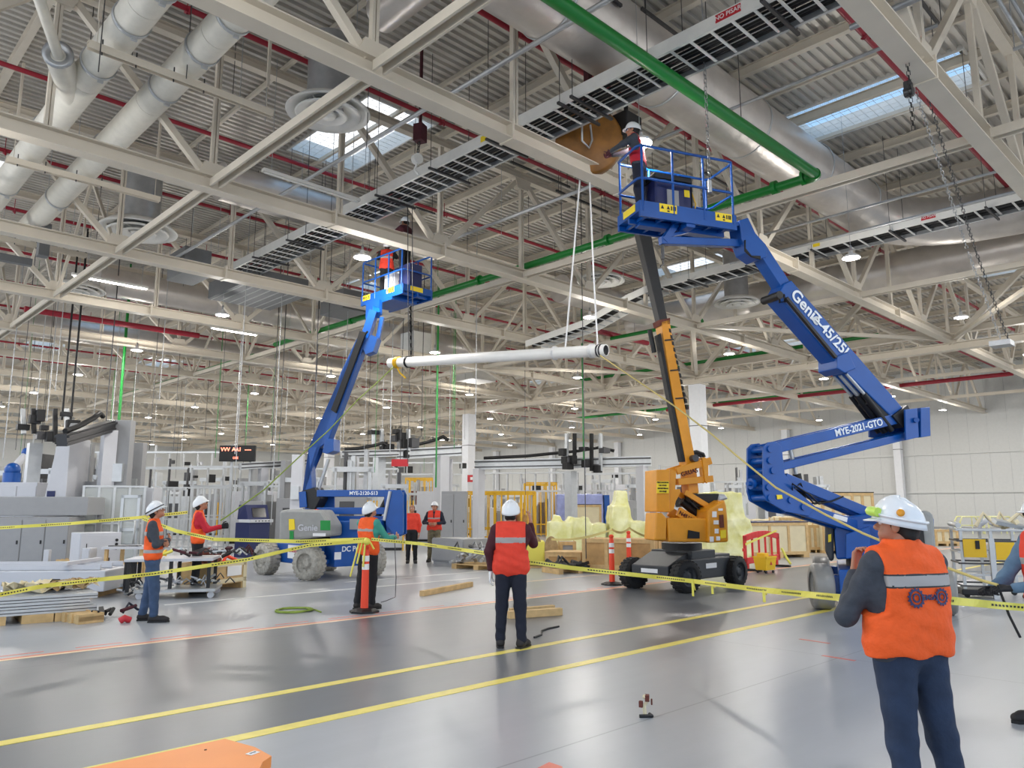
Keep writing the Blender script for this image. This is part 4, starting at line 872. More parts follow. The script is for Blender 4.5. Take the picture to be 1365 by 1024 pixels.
m = MB(); T.plate(m, [(877,431),(888,428),(906,530),(922,612),(927,658),(914,658),(909,612),(893,530)], .30); m.build('main_boom', 'yellow_lift', t, bevel=.01)
m = MB(); T.plate(m, [(873,448),(877,446),(892,530),(908,606),(912,616),(905,616),(889,535)], .16, .05); m.build('cable_track', 'black', t)
m = MB()
for i in range(13): x = 887+1.58*i*1.2; y = 440+8.4*i*1.0; T.plate(m, [(x,y),(x+2.5,y+1),(x+3.4,y+6),(x+.8,y+5)], .32)
m.build('black_text_marks', 'dark', t)
m = MB()
for y in (455, 495, 532): x = 882+(y-431)*.185; T.plate(m, [(x-5,y),(x+7,y-1),(x+7,y+.6),(x-5,y+1.6)], .34)
m.build('boom_bands', 'dark', t)
m = MB(); T.plate(m, [(847,306),(863,304),(887,429),(877,431)], .22); m.build('upper_mast', 'dark', t, bevel=.01)
m = MB(); T.plate(m, [(874,429),(889,426),(889,434),(876,436)], .3); m.build('boom_collar', 'brown_rag', t)
m = MB(); m.cyl(T.p(866,440,.0), T.p(872,470,.0), .0+.05, n=10); m.build('hose_drum', 'black', t)
for x, y, off in ((918,612,0),): m = MB(); m.cyl(T.p(x,y,-.3), T.p(x,y,.3), .07, n=14); m.build('boom_pin', 'steel_dark', t)
m = MB(); T.plate(m, [(917,610),(926,608),(928,660),(915,662)], .3, -.1); m.build('boom_root', 'brown_rag', t)
# ================================================================ PEOPLE
def surface_nets(fn, lo, hi, h):
    lo = np.array(lo, float); hi = np.array(hi, float); n = np.maximum(((hi-lo)/h).astype(int)+2, 3)
    gx, gy, gz = [lo[i]+h*np.arange(n[i]) for i in range(3)]
    P = np.stack(np.meshgrid(gx, gy, gz, indexing='ij'), -1).reshape(-1, 3); V = fn(P).reshape(n)
    neg = V < 0; c = np.zeros(n-1, int); acc = np.zeros(tuple(n-1)+(3,)); cnt = np.zeros(tuple(n-1))
    sl = lambda o: tuple(slice(o[i], n[i]-1+o[i]) for i in range(3))
    corners = [(i,j,k) for i in (0,1) for j in (0,1) for k in (0,1)]
    for a in corners:
        for ax in range(3):
            if a[ax]: continue
            b = list(a); b[ax] = 1; va = V[sl(a)]; vb = V[sl(b)]; x = (va < 0) != (vb < 0)
            t = np.where(x, va/np.where(x, va-vb, 1), 0); p = np.zeros(tuple(n-1)+(3,))
            for i in range(3): p[..., i] = a[i]
            p[..., ax] = t; acc += p*x[..., None]; cnt += x
    act = cnt > 0; idx = -np.ones(tuple(n-1), int); idx[act] = np.arange(act.sum())
    I = np.argwhere(act); verts = lo+(I+acc[act]/cnt[act][:, None])*h
    faces = []
    for ax in range(3):
        u, v = (ax+1) % 3, (ax+2) % 3
        s0 = [slice(1, n[i]-1) for i in range(3)]; s1 = list(s0); s0[ax] = slice(0, n[ax]-1); s1[ax] = slice(1, n[ax])
        A = neg[tuple(s0)]; B = neg[tuple(s1)]; X = np.argwhere(A != B)
        if not len(X): continue
        inside = A[tuple(X.T)]; base = X.copy(); base[:, u] += 1; base[:, v] += 1
        def g(du, dv): q = base.copy(); q[:, u] -= du; q[:, v] -= dv; return idx[tuple(q.T)]
        q = np.stack([g(1,1), g(0,1), g(0,0), g(1,0)], 1); q[~inside] = q[~inside][:, ::-1]; faces.append(q)
    return verts, np.concatenate(faces)
def rcone(a, b, ra, rb):
    a = np.array(a, float); b = np.array(b, float)
    def f(P):
        d = b-a; L = max(d@d, 1e-9); t = np.clip((P-a)@d/L, 0, 1); return np.linalg.norm(P-a-t[:, None]*d, axis=1)-(ra+(rb-ra)*t)
    return f
def ellip(c, r):
    c = np.array(c, float); r = np.array(r, float)
    def f(P):
        q = (P-c)/r; k0 = np.linalg.norm(q, axis=1); k1 = np.linalg.norm(q/r, axis=1)+1e-9; return k0*(k0-1)/k1
    return f
def smin(ds, k):
    d = ds[0]
    for e in ds[1:]:
        hh = np.clip(.5+.5*(e-d)/k, 0, 1); d = e*(1-hh)+d*hh-k*hh*(1-hh)
    return d
def union(fs, k=.03): return lambda P: smin([f(P) for f in fs], k)
def warp(f, fl): return lambda P: f(fl(P))
def sdf_obj(name, fn, lo, hi, h, mats, parent, L=None, colour=None, sub=0):
    v, q = surface_nets(fn, lo, hi, h)
    if L is not None:
        L = np.array(L); v = v@L[:3,:3].T+L[:3,3]
    me = bpy.data.meshes.new(name); me.from_pydata(v.tolist(), [], q.tolist())
    if not isinstance(mats, (list, tuple)): mats = [mats]
    for m in mats: me.materials.append(MAT[m])
    if colour is not None: me.polygons.foreach_set('material_index', colour(v[q].mean(1)).astype(np.int32))
    me.polygons.foreach_set('use_smooth', [True]*len(q)); me.update()
    o = bpy.data.objects.new(name, me); C.objects.link(o); o.parent = parent; GW[o] = GW[parent]
    return o
def hand_parts(wr, d, pn, thumb, curl, s=1.0):
    """palm from wrist along d, palm normal pn, thumb side unit; returns list of sdf"""
    wr = np.array(wr); d = np.array(d, float); d /= np.linalg.norm(d); pn = np.array(pn, float); pn -= d*(pn@d); pn /= np.linalg.norm(pn); sd = np.cross(d, pn); sd = sd if sd@np.array(thumb) > 0 else -sd
    fs = []
    for k, o in enumerate((-.03, -.01, .01, .03)):
        fs.append(rcone(wr+sd*o*.6*s, wr+(d*.088+sd*o)*s, .014*s, .0125*s))
    palm = union(fs, .014)
    out = [palm, rcone(wr-d*.03*s, wr+d*.01*s, .026*s, .024*s)]
    for o, ln, r, c in ((-.032,.062,.0078,1.1), (-.011,.076,.0085,1.03), (.011,.082,.009,.97), (.032,.074,.0088,.9)):
        p = wr+(d*.09+sd*o)*s; a = 0; seg = [.44,.31,.25]; dirv = d
        for i, f in enumerate(seg):
            a += curl*c*(.55 if i == 0 else 1.0); dv = d*math.cos(a)+pn*math.sin(a); q = p+dv*ln*f*s*1.0
            out.append(rcone(p, q, r*s*(1-.08*i), r*s*(.93-.08*i))); p = q
    p = wr+(d*.025+sd*.030)*s; q = p+(d*.030+sd*.030+pn*.012)*s; r_ = q+(d*.032+sd*.008+pn*(.010+.012*curl))*s; e = r_+(d*.026-sd*.003+pn*(.006+.012*curl))*s
    out += [rcone(p, q, .014*s, .0115*s), rcone(q, r_, .0112*s, .0098*s), rcone(r_, e, .0098*s, .0085*s)]
    return lambda P: smin([f(P) for f in out], .007*s)
def rotz_(a): return np.array([[math.cos(a),-math.sin(a),0],[math.sin(a),math.cos(a),0],[0,0,1]])
def rotx_(a): return np.array([[1,0,0],[0,math.cos(a),-math.sin(a)],[0,math.sin(a),math.cos(a)]])
def roty_(a): return np.array([[math.cos(a),0,math.sin(a)],[0,1,0],[-math.sin(a),0,math.cos(a)]])
def person(label, loc, face, P):
    """local frame: +Y the way the person faces, +X right hand, Z up; sizes for 1.72 m, scaled by P['s']"""
    s = P.get('s', 1.0); h = P.get('h', .014); W_ = P.get('wide', 1.0); lean = P.get('lean', 0.0)
    t = thing('person', label, 'person', loc, face-PI/2, P.get('group'))
    SC = np.diag([s, s, s, 1.0])
    hd = np.array([0, lean*.62+P.get('headf', .015), 1.60]); HR = rotz_(P.get('hyaw', 0)) @ roty_(P.get('hroll', 0)) @ rotx_(P.get('hpitch', 0))
    sy = 1.22/P.get('deep', 1.0)
    def tw(Pt):
        Q_ = Pt.copy(); Q_[:, 1] -= lean*np.clip(Q_[:, 2]-.95, 0, 1); Q_[:, 1] *= sy; Q_[:, 0] /= W_; return Q_
    torso = [rcone((-.065,0,.96),(.065,0,.96),.125,.125), rcone((-.03,0,1.10),(.03,0,1.10),.135*P.get('belly',1),.135*P.get('belly',1)), rcone((-.075,0,1.27),(.075,0,1.27),.128,.128), rcone((-.135,-.01,1.405),(.135,-.01,1.405),.062,.062), rcone((0,-.01,1.42),(0,0,1.50),.075,.055)]
    torso_f = warp(union(torso, .07), tw)
    def J(p): return (p[0]*W_, p[1]+lean*max(0, p[2]-.95), p[2])
    shR, shL = J((.175,-.01,1.395)), J((-.175,-.01,1.395))
    elR, elL, wrR, wrL = P['elR'], P['elL'], P['wrR'], P['wrL']
    arm = lambda sh, el, wr, e: [rcone(sh, el, .058+e, .043+e), rcone(el, wr, .044+e, .031+e)]
    fR, fL = P.get('fR', (.10,.0)), P.get('fL', (-.10,.0)); kR = P.get('kR'); kL = P.get('kL')
    def leg(f, sx, k, e):
        hp = (sx*.085*W_, 0, .90); an = (f[0], f[1]-.02, .085); kn = k or ((hp[0]*.45+an[0]*.55), (hp[1]*.5+an[1]*.5)+.02, .49)
        return [rcone(hp, kn, .088*W_**.5+e, .060+e), rcone(kn, (an[0], an[1], an[2]+.02), .060+e, .046+e)]
    # ---- body: one continuous skin surface (neck, trunk, limbs, head)
    Hi = np.linalg.inv(HR)
    def hl(Pt): return (Pt-hd)@Hi.T
    head = [ellip((0,-.012,.035),(.076,.096,.088)), ellip((0,.020,-.035),(.058,.066,.072)), rcone((-.03,.066,-.055),(.03,.066,-.055),.022,.022)]
    def headf(Pt):
        q = hl(Pt); d = smin([f(q) for f in head], .03)
        nose = smin([rcone((0,.084,.012),(0,.108,-.020),.010,.015)(q), ellip((0,.096,-.024),(.019,.014,.010))(q)], .01); d = smin([d, nose], .012)
        brow = rcone((-.04,.074,.028),(.04,.074,.028),.012,.012)(q); d = smin([d, brow], .015)
        for sx in (-1, 1): d = -smin([-d, ellip((sx*.031,.088,.010),(.017,.012,.011))(q)], .008)
        lips = smin([ellip((0,.084,-.050),(.025,.012,.006))(q), ellip((0,.083,-.060),(.022,.012,.007))(q)], .004); d = smin([d, lips], .006)
        for sx in (-1, 1): d = smin([d, ellip((sx*.079,-.006,-.005),(.010,.021,.032))(q)], .008)
        return smin([d, ellip((0,.068,-.088),(.024,.02,.018))(q)], .02)
    neck = rcone(J((0,-.015,1.44)), tuple(hd+HR@np.array([0,-.025,-.05])), .058, .056)
    limbs = arm(shR, elR, wrR, -.008)+arm(shL, elL, wrL, -.008)+leg(fR,1,kR,-.012)+leg(fL,-1,kL,-.012)
    bodyf = lambda Pt: smin([torso_f(Pt)+.012]+[f(Pt) for f in limbs]+[neck(Pt)], .03)
    pts = np.array([shR, shL, elR, elL, wrR, wrL, (fR[0],fR[1]+.2,0), (fL[0],fL[1]+.2,0), (.2,.25,1.78), (-.2,-.25,.05)])
    lo, hi = pts.min(0)-.12, pts.max(0)+.12; lo[2] = .06
    v1, q1 = surface_nets(lambda Pt: bodyf(Pt), lo, hi, h*1.25)
    hh = P.get('hh', .006)
    v2, q2 = surface_nets(lambda Pt: smin([headf(Pt), neck(Pt)], .015), hd-np.array([.14,.15,.15]), hd+np.array([.14,.15,.14]), hh)
    vs = [v1, v2]; qs = [q1, q2+len(v1)]; nv = len(v1)+len(v2); mi = [0]*(len(q1)+len(q2))
    for sd in 'RL':
        H = P.get('hand'+sd, {}); wr = np.array(P['wr'+sd]); el = np.array(P['el'+sd]); d = H.get('d', wr-el); pn = H.get('pn', (0,0,-1)); th = H.get('thumb', (0,1,0))
        f = hand_parts(wr+np.array(d)/np.linalg.norm(d)*.018, d, pn, th, H.get('curl', .45))
        vh, qh = surface_nets(f, wr-.22, wr+.22, P.get('handh', .006)); vs.append(vh); qs.append(qh+nv); nv += len(vh); mi += [1 if H.get('glove') else 0]*len(qh)
    V = np.concatenate(vs)*s; Qd = np.concatenate(qs)
    me = bpy.data.meshes.new('body'); me.from_pydata(V.tolist(), [], Qd.tolist()); me.materials.append(MAT['skin']); me.materials.append(MAT[P.get('glove', 'black_cloth')])
    me.polygons.foreach_set('use_smooth', [True]*len(Qd)); me.polygons.foreach_set('material_index', mi); me.update()
    o = bpy.data.objects.new('body', me); C.objects.link(o); o.parent = t; GW[o] = GW[t]
    # ---- eyes, brows, hair
    HM = Matrix([list(map(float, HR[i]))+[float(hd[i])] for i in range(3)]+[[0,0,0,1]]); S4 = Matrix.Scale(s, 4)
    def hpart(m, name, mt): m.v = [S4@(HM@v) for v in m.v]; return m.build(name, mt, t, world=False)
    m = MB(); [m.sphere((sx*.031,.079,.009), .0115, 10, 8) for sx in (-1,1)]; hpart(m, 'eyes', 'sticker_white')
    m = MB(); [m.sphere((sx*.031,.0885,.009), .0052, 8, 6) for sx in (-1,1)]; hpart(m, 'pupils', 'hair')
    m = MB(); [m.tube([(sx*.014,.089,.031),(sx*.032,.090,.036),(sx*.050,.078,.031)], .0042, n=6) for sx in (-1,1)]; hpart(m, 'eyebrows', 'hair')
    hairf = lambda Pt: np.maximum(smin([ellip((0,-.020,.030),(.085,.102,.096))(hl(Pt)), rcone((-.035,-.070,-.045),(.035,-.070,-.045),.034,.034)(hl(Pt))], .03), np.maximum(hl(Pt)[:,1]-(.045-.4*(0.05-hl(Pt)[:,2]).clip(0)), -(hl(Pt)[:,2]+.09)))
    sdf_obj('hair', hairf, hd-.15, hd+.15, .009, 'hair', t, SC)
    # ---- clothes
    sh = P.get('shirt', 'grey_cloth')
    sleeve = [rcone(a, b, c, d) for (a, b, c, d) in ((shR, elR, .066, .053), (elR, np.array(elR)*.06+np.array(wrR)*.94, .053, .040), (shL, elL, .066, .053), (elL, np.array(elL)*.06+np.array(wrL)*.94, .053, .040))]
    wr_ = lambda Pt, a: a*(np.sin(Pt[:,2]*61+Pt[:,0]*23)*.5+np.sin(Pt[:,2]*37-Pt[:,1]*31+1.7)*.5)
    shirtf = lambda Pt: np.maximum(smin([torso_f(Pt)-.008]+[f(Pt) for f in sleeve], .035)+wr_(Pt, .0035), np.maximum(.90-Pt[:,2], Pt[:,2]-1.475))
    sdf_obj('shirt', shirtf, lo, np.array([hi[0],hi[1],1.6]) if max(wrR[2], wrL[2], elR[2], elL[2]) < 1.5 else hi, h, sh, t, SC)
    if P.get('vest'):
        hem = P.get('hem', .90); v0 = P.get('band', (1.22, 1.27)); bl = P.get('band2'); VB = P.get('puff', .024)
        arms = union([rcone(shR, elR, .068, .052), rcone(shL, elL, .068, .052)], .02)
        def vestf(Pt):
            d = torso_f(Pt)-VB+wr_(Pt, .004)
            inner = torso_f(Pt)-.003
            d = np.maximum(d, -inner); d = np.maximum(d, np.maximum(hem-Pt[:,2]+.01*np.sin(Pt[:,0]*30), Pt[:,2]-P.get('collar', 1.50)))
            d = np.maximum(d, np.abs(Pt[:,0])-.172*W_-1.6*(1.16-Pt[:,2]).clip(0, 1))
            q = Pt[:,2]-1.20; d = np.maximum(d, np.where((Pt[:,1] > 0) & (q > 0), .10*q-np.abs(Pt[:,0]), -1))
            return d
        def col(c):
            z = c[:,2]/s; r = ((z > v0[0]) & (z < v0[1])).astype(int)
            if P.get('edge'): r = np.where(((z > v0[0]-.010) & (z <= v0[0])) | ((z >= v0[1]) & (z < v0[1]+.010)), 2, r)
            if bl: r = np.where((z > bl[0]) & (z < bl[1]), 1, r)
            return r
        if P.get('emblem'):
            def onback(x, z):
                lo_, hi_ = -.40, 0.0
                for _ in range(26):
                    mid_ = (lo_+hi_)/2
                    if torso_f(np.array([[x, mid_, z]]))[0]-VB-.0075 > 0: lo_ = mid_
                    else: hi_ = mid_
                return lo_-.001
            def decal(name, vs_, fs_, mt):
                m_ = MB(); m_.add([S4@Vector((x, onback(x, z), z)) for x, z in vs_], fs_); o_ = m_.build(name, mt, t, world=False); so_ = o_.modifiers.new('thick', 'SOLIDIFY'); so_.thickness = .003
            for cx_, rr_ in ((-.075, .052), (.092, .046)):
                n_ = 56; cz_ = 1.235; vs_ = []; fs_ = []
                for i_ in range(n_):
                    a_ = 2*PI*i_/n_; ro = rr_*(1.0 if (i_//2) % 2 else .84)
                    vs_ += [(cx_+math.cos(a_)*ro, cz_+math.sin(a_)*ro), (cx_+math.cos(a_)*rr_*.66, cz_+math.sin(a_)*rr_*.66)]
                for i_ in range(n_): j_ = (i_+1) % n_; fs_.append((2*i_, 2*i_+1, 2*j_+1, 2*j_))
                decal('gear_emblem', vs_, fs_, 'blue_dark')
                vs_ = [(cx_+math.cos(2*PI*i_/16)*rr_*q_, cz_+math.sin(2*PI*i_/16)*rr_*q_) for i_ in range(16) for q_ in (.46, .30)]
                decal('gear_emblem', vs_, [(2*i_, 2*i_+1, (2*i_+3) % 32, (2*i_+2) % 32) for i_ in range(16)], 'blue_dark')
            tv, tf = text_mesh('EMSA', .038, 0, True); decal('emblem_text', [(v.x+.012, v.y+1.235) for v in tv], tf, 'blue_dark')
        sdf_obj('vest', vestf, (-.34*W_, -.35, hem-.03), (.34*W_, .35+lean, 1.56), h*.8, [P['vest'], 'reflective', 'dark'], t, SC, col)
    tr = leg(fR,1,kR,.014)+leg(fL,-1,kL,.014)+[rcone((-.065*W_,0,.965),(.065*W_,0,.965),.118*W_**.3,.118*W_**.3)]
    gap = lambda Pt: ellip(((fR[0]+fL[0])/2,0,.30),(.05,.3,.30))(Pt)
    def trf(Pt):
        d = smin([f(Pt) for f in tr], .035)+wr_(Pt, .005)*(.5+np.clip(.35-Pt[:,2],0,.35)*3)
        return np.maximum(d, np.maximum(.055-Pt[:,2], Pt[:,2]-1.0))
    tlo = lo.copy(); tlo[2] = .03; sdf_obj('trousers', trf, (min(fR[0],fL[0])-.2, min(fR[1],fL[1],0)-.25, .03), (max(fR[0],fL[0])+.2, max(fR[1],fL[1],0)+.25, 1.06), h, P.get('pants', 'navy'), t, SC)
    for sx, f, nm in ((1, fR, P.get('toeR', .1)), (-1, fL, P.get('toeL', -.1))):
        ta = nm; dx, dy = math.sin(ta), math.cos(ta); a = np.array([f[0], f[1], .0])
        D_ = np.array([dx, dy, 0])
        bf = [rcone(a-D_*.05+[0,0,.055], a+D_*.11+[0,0,.048], .046, .044), rcone(a+D_*.11+[0,0,.042], a+D_*.165+[0,0,.040], .044, .036), rcone(a-D_*.02+[0,0,.06], a-D_*.02+[0,0,.15], .048, .052)]
        bfn = lambda Pt, bf=bf: np.maximum(smin([g_(Pt) for g_ in bf], .03), .014-Pt[:,2])
        o = sdf_obj('boot', bfn, a+[-.2,-.2,-.01], a+[.2,.26,.22], .009, P.get('boots', 'boot'), t, SC)
        m = MB(); sx_ = np.array([dy,-dx,0])
        poly = [(-.095,-.035),(-.095,.035),(-.03,.046),(.08,.050),(.17,.042),(.205,.0),(.17,-.042),(.08,-.050),(-.03,-.046)]
        m.prism([(p, q_) for p, q_ in poly], tuple(a+[0,0,.012]), tuple(D_), tuple(sx_), (0,0,1), .024); m.v = [S4@v for v in m.v]; m.build('sole', 'black', o, world=False)
    if P.get('helmet', True):
        m = MB(); n, mm = 32, 10; vs_ = []; fs_ = []
        for j in range(mm+1):
            th = PI/2*j/mm*1.04
            for i in range(n):
                a = 2*PI*i/n; fr = 1+.05*max(0, math.sin(a)); r_ = math.sin(th); rid = 1+.018*(1 if abs(math.cos(a)) < .2 and j < 7 else 0)
                flare = 1+.035*max(0, (j-mm+1.2))/1.2
                vs_.append((math.cos(a)*r_**.85*.113*flare, (math.sin(a)*r_**.85*.134*fr-.010)*flare, .012+.014*math.sin(a)+math.cos(th)*.140*rid))
        for j in range(mm):
            for i in range(n): fs_.append((j*n+i, (j+1)*n+i, (j+1)*n+(i+1) % n, j*n+(i+1) % n))
        m.add(vs_, fs_, True); ho = hpart(m, 'helmet', P.get('helmet_m', 'helmet')); so = ho.modifiers.new('thick', 'SOLIDIFY'); so.thickness = .004
        m = MB(); vs_ = []; k_ = 12
        for i in range(k_+1):
            a = PI*(.17+.66*i/k_); ex = .045*math.sin(PI*i/k_)**.6
            for rr, zz in ((0, .030), (1, .022)): vs_.append((math.cos(a)*(.114+ex*rr*.6), math.sin(a)*(.141+ex*rr)-.010, zz-.008*rr*math.sin(PI*i/k_)))
        m.add(vs_, [(2*i, 2*i+1, 2*i+3, 2*i+2) for i in range(k_)], True); ho = hpart(m, 'helmet_peak', P.get('helmet_m', 'helmet')); so = ho.modifiers.new('thick', 'SOLIDIFY'); so.thickness = .006
        m = MB(); [m.tube([(x_, -.09, .110-abs(x_)*.3), (x_, -.03, .149-abs(x_)*.3), (x_, .04, .149-abs(x_)*.3), (x_, .10, .108-abs(x_)*.3)], .0075, n=6) for x_ in (-.03,0,.03)]; hpart(m, 'helmet_ridges', P.get('helmet_m', 'helmet'))
        if P.get('goggles'):
            gm = P['goggles']; m = MB(); m.tube([(math.cos(a)*.119, math.sin(a)*.139-.010, .045+.014*math.sin(a)) for a in [2*PI*i/24 for i in range(24)]], .008, n=6, closed=True); hpart(m, 'goggle_strap', P.get('strap', 'dark'))
            if gm != 'strap': m = MB(); m.tube([(math.cos(a)*.124, math.sin(a)*.150-.010, .066) for a in [PI*(.2+.6*i/8) for i in range(9)]], .026, n=8); hpart(m, 'goggles', gm)
    if P.get('glasses'):
        m = MB(); m.tube([(-.078,.0,.012),(-.062,.07,.012),(-.03,.097,.010),(.03,.097,.010),(.062,.07,.012),(.078,.0,.012)], .006, n=6); [m.sphere((sx*.033,.094,.006), .024, 12, 8, (1,.35,.75)) for sx in (-1,1)]; hpart(m, 'sunglasses', 'black')
    return t
mat('goggle_green', S(190,225,90), .3)
AZ = YAW      # azimuth of the view direction
def at(px, dep): p = ondep(px, 700, dep); return (p.x, p.y, 0)
# foreground man: back to the camera, left hand at the chin, right arm folded
fg = person('person from behind in orange vest with gear emblem, hand at chin', at(1199, 4.2), AZ+.30, dict(s=.985, h=.011, wide=1.17, belly=1.10, deep=1.08, hyaw=.62, hpitch=.10, handh=.0045, hh=.005,
    elR=(.235,.10,1.12), wrR=(-.02,.20,1.14), elL=(-.30,.11,1.12), wrL=(-.135,.215,1.335), handR=dict(d=(-1,.1,.1), pn=(0,-1,0), thumb=(0,0,1), curl=.7), handL=dict(d=(.25,.0,1), pn=(.4,-1,0), thumb=(1,.2,0), curl=.85),
    fR=(.23,-.02), fL=(-.07,.0), shirt='grey_cloth', vest='safety_orange', hem=.93, puff=.034, band=(1.295,1.345), edge=True, collar=1.53, pants='denim', goggles='goggle_green', strap='helmet', emblem=True))
hs = MB(); hs.lathe([(0,.004),(.020,.004),(.021,0)], (-.112,-.035,.075), (-1,-.1,.35), 16)
_a = .62; _R = Matrix.Rotation(_a,4,'Z') @ Matrix.Rotation(.10,4,'X'); _T = Matrix.Translation((0,.015,1.60))
hs.v = [Matrix.Scale(.985,4)@(_T@(_R@v)) for v in hs.v]; hs.build('round_sticker', 'yellow_lift', fg, world=False)
# right-edge man in profile, facing left, hauling the rope
person('person at the right edge in blue shirt, gloved hands on the tag rope', at(1391, 6.25), AZ+PI/2+.1, dict(s=1.0, h=.013, wide=1.08, hpitch=.12, lean=.03, glasses=True,
    elR=(.20,.22,1.10), wrR=(.10,.42,1.03), elL=(-.24,.16,1.10), wrL=(-.10,.40,1.05), handR=dict(d=(-.3,1,0), pn=(-.5,0,-1), thumb=(0,0,1), curl=1.1, glove=True), handL=dict(d=(.2,1,0), pn=(.5,0,-1), thumb=(0,0,1), curl=1.1, glove=True), glove='black_cloth',
    fR=(.12,.14), fL=(-.12,-.12), toeR=.05, shirt='chambray', vest='safety_red', hem=.92, pants='navy'))
# centre man from behind, right arm raised
person('person at centre from behind, red vest, right arm raised, white glove', at(681, 9.55), AZ-.05, dict(s=1.0, h=.014, wide=1.06, hpitch=.18, hyaw=-.1,
    elR=(.27,.18,1.22), wrR=(.235,.30,1.46), elL=(-.27,-.02,1.14), wrL=(-.245,.02,.90), handR=dict(d=(-.1,.2,1), pn=(-1,.3,0), thumb=(-.3,1,0), curl=.5), handL=dict(d=(-.1,0,-1), pn=(1,0,0), thumb=(0,1,0), curl=.5, glove=True), glove='sticker_white',
    fR=(.13,.02), fL=(-.13,.06), toeR=.45, toeL=-.1, shirt='maroon', vest='safety_red', hem=.85, band=(1.245,1.305), puff=.03, pants='navy', boots='boot'))
# teal shirt man behind the orange post
person('person in teal sleeves and orange vest behind the left orange post', at(492, 13.1), AZ-.55, dict(s=1.0, h=.016, wide=1.0, hpitch=.35, hyaw=-.2,
    elR=(.26,.16,1.14), wrR=(.22,.42,1.16), elL=(-.22,.20,1.12), wrL=(-.02,.38,1.14), handR=dict(pn=(-1,0,0), thumb=(0,0,1), curl=1.0), handL=dict(pn=(0,-1,0), thumb=(0,0,1), curl=1.0),
    fR=(.12,.0), fL=(-.14,-.06), shirt='teal_cloth', vest='safety_orange', hem=.88, band=(1.26,1.31), pants='black_cloth'))
# left man in profile looking up right, arms folded
person('person at left in profile, orange vest and blue jeans, arms folded', at(207, 11.7), AZ-1.25, dict(s=1.0, h=.015, hpitch=.42, lean=-.02, goggles='strap',
    elR=(.24,.06,1.12), wrR=(-.02,.20,1.18), elL=(-.24,.06,1.10), wrL=(.04,.19,1.12), handR=dict(d=(-1,.1,.1), pn=(0,-1,0), thumb=(0,0,1), curl=.7), handL=dict(d=(1,.1,0), pn=(0,-1,0), thumb=(0,0,1), curl=.7),
    fR=(.13,.10), fL=(-.12,-.08), toeR=.1, shirt='grey_cloth', vest='safety_orange', hem=.90, band=(1.25,1.31), band2=(1.00,1.04), pants='denim_light'))
# red sleeves man behind the table, gloved hands forward
person('person in red sleeves behind the cluttered table, gloved hands forward', at(265, 15.4), AZ-1.2, dict(s=1.07, h=.016, hpitch=.40,
    elR=(.23,.14,1.14), wrR=(.16,.38,1.20), elL=(-.23,.16,1.14), wrL=(-.12,.40,1.18), handR=dict(pn=(-1,0,0), thumb=(0,0,1), curl=.9, glove=True), handL=dict(pn=(1,0,0), thumb=(0,0,1), curl=.9, glove=True), glove='black_cloth',
    fR=(.12,.0), fL=(-.12,.0), shirt='red_cloth', vest='safety_orange', hem=.90, band=(.5,.51), pants='black_cloth'))
# far pair facing the camera
person('person in red jacket with dark hair standing far back, arms down, facing the camera', at(549, 23.4), AZ+PI+.15, dict(s=1.0, h=.018, hh=.008, handh=.008, hpitch=.25, helmet=False,
    elR=(.24,.02,1.13), wrR=(.22,.06,.90), elL=(-.24,.02,1.13), wrL=(-.22,.06,.90), handR=dict(d=(0,.1,-1), pn=(-1,0,0)), handL=dict(d=(0,.1,-1), pn=(1,0,0)), fR=(.10,.0), fL=(-.12,.04), shirt='safety_red', vest=None, pants='black_cloth'))
person('person in vest and camouflage trousers far back beside the red jacket', at(579, 23.9), AZ+PI-.1, dict(s=1.04, h=.018, hh=.008, handh=.008, hpitch=.25, wide=1.08, helmet=True,
    elR=(.30,.06,1.14), wrR=(.12,.22,1.12), elL=(-.30,.06,1.14), wrL=(-.12,.22,1.12), handR=dict(pn=(0,-1,0)), handL=dict(pn=(0,-1,0)), fR=(.14,.0), fL=(-.14,.0), shirt='navy', vest='safety_red', hem=.92, band=(1.24,1.29), pants='camo'))
# men in the baskets
O, a_, b_ = lbk
q = O+a_*.62+b_*.50
m = MB(); m.obox(q+Vector((0,0,.395)), a_*.19, b_*.17, Vector((0,0,.025))); st_ = thing('step_stool', 'dark step stool under the higher person in the left basket', 'stool', q); m.build('tread', 'steel_dark', st_)
for sx_ in (-1,1):
    for sy_ in (-1,1): m = MB(); c_ = q+a_*.16*sx_+b_*.14*sy_; m.beam(c_, c_+Vector((0,0,.37)), .03, .03); m.build('leg', 'steel_dark', st_)
person('person in the left basket bent forward, white helmet above the truss, dark jacket', (q.x,q.y,q.z+.42), AZ+.9, dict(s=1.02, h=.018, hh=.008, handh=.008, hpitch=.0,
    elR=(.24,.16,1.30), wrR=(.15,.36,1.42), elL=(-.24,.16,1.28), wrL=(-.1,.36,1.40), handR=dict(pn=(0,0,-1)), handL=dict(pn=(0,0,-1)), shirt='maroon', vest='maroon', hem=.92, pants='black_cloth'))
q = O+a_*1.30+b_*.42
person('person in the left basket with red vest, leaning at the rail behind the lamp', (q.x,q.y,q.z), AZ+.1, dict(s=.96, h=.018, hh=.008, handh=.008, hpitch=.3,
    elR=(.25,.16,1.34), wrR=(.20,.30,1.52), elL=(-.25,.16,1.30), wrL=(-.18,.32,1.45), handR=dict(pn=(0,0,-1)), handL=dict(pn=(0,0,-1)), shirt='black_cloth', vest='safety_red', hem=.92, pants='black_cloth'))
O, a_, b_ = rbk
q = O+a_*.23+b_*.40
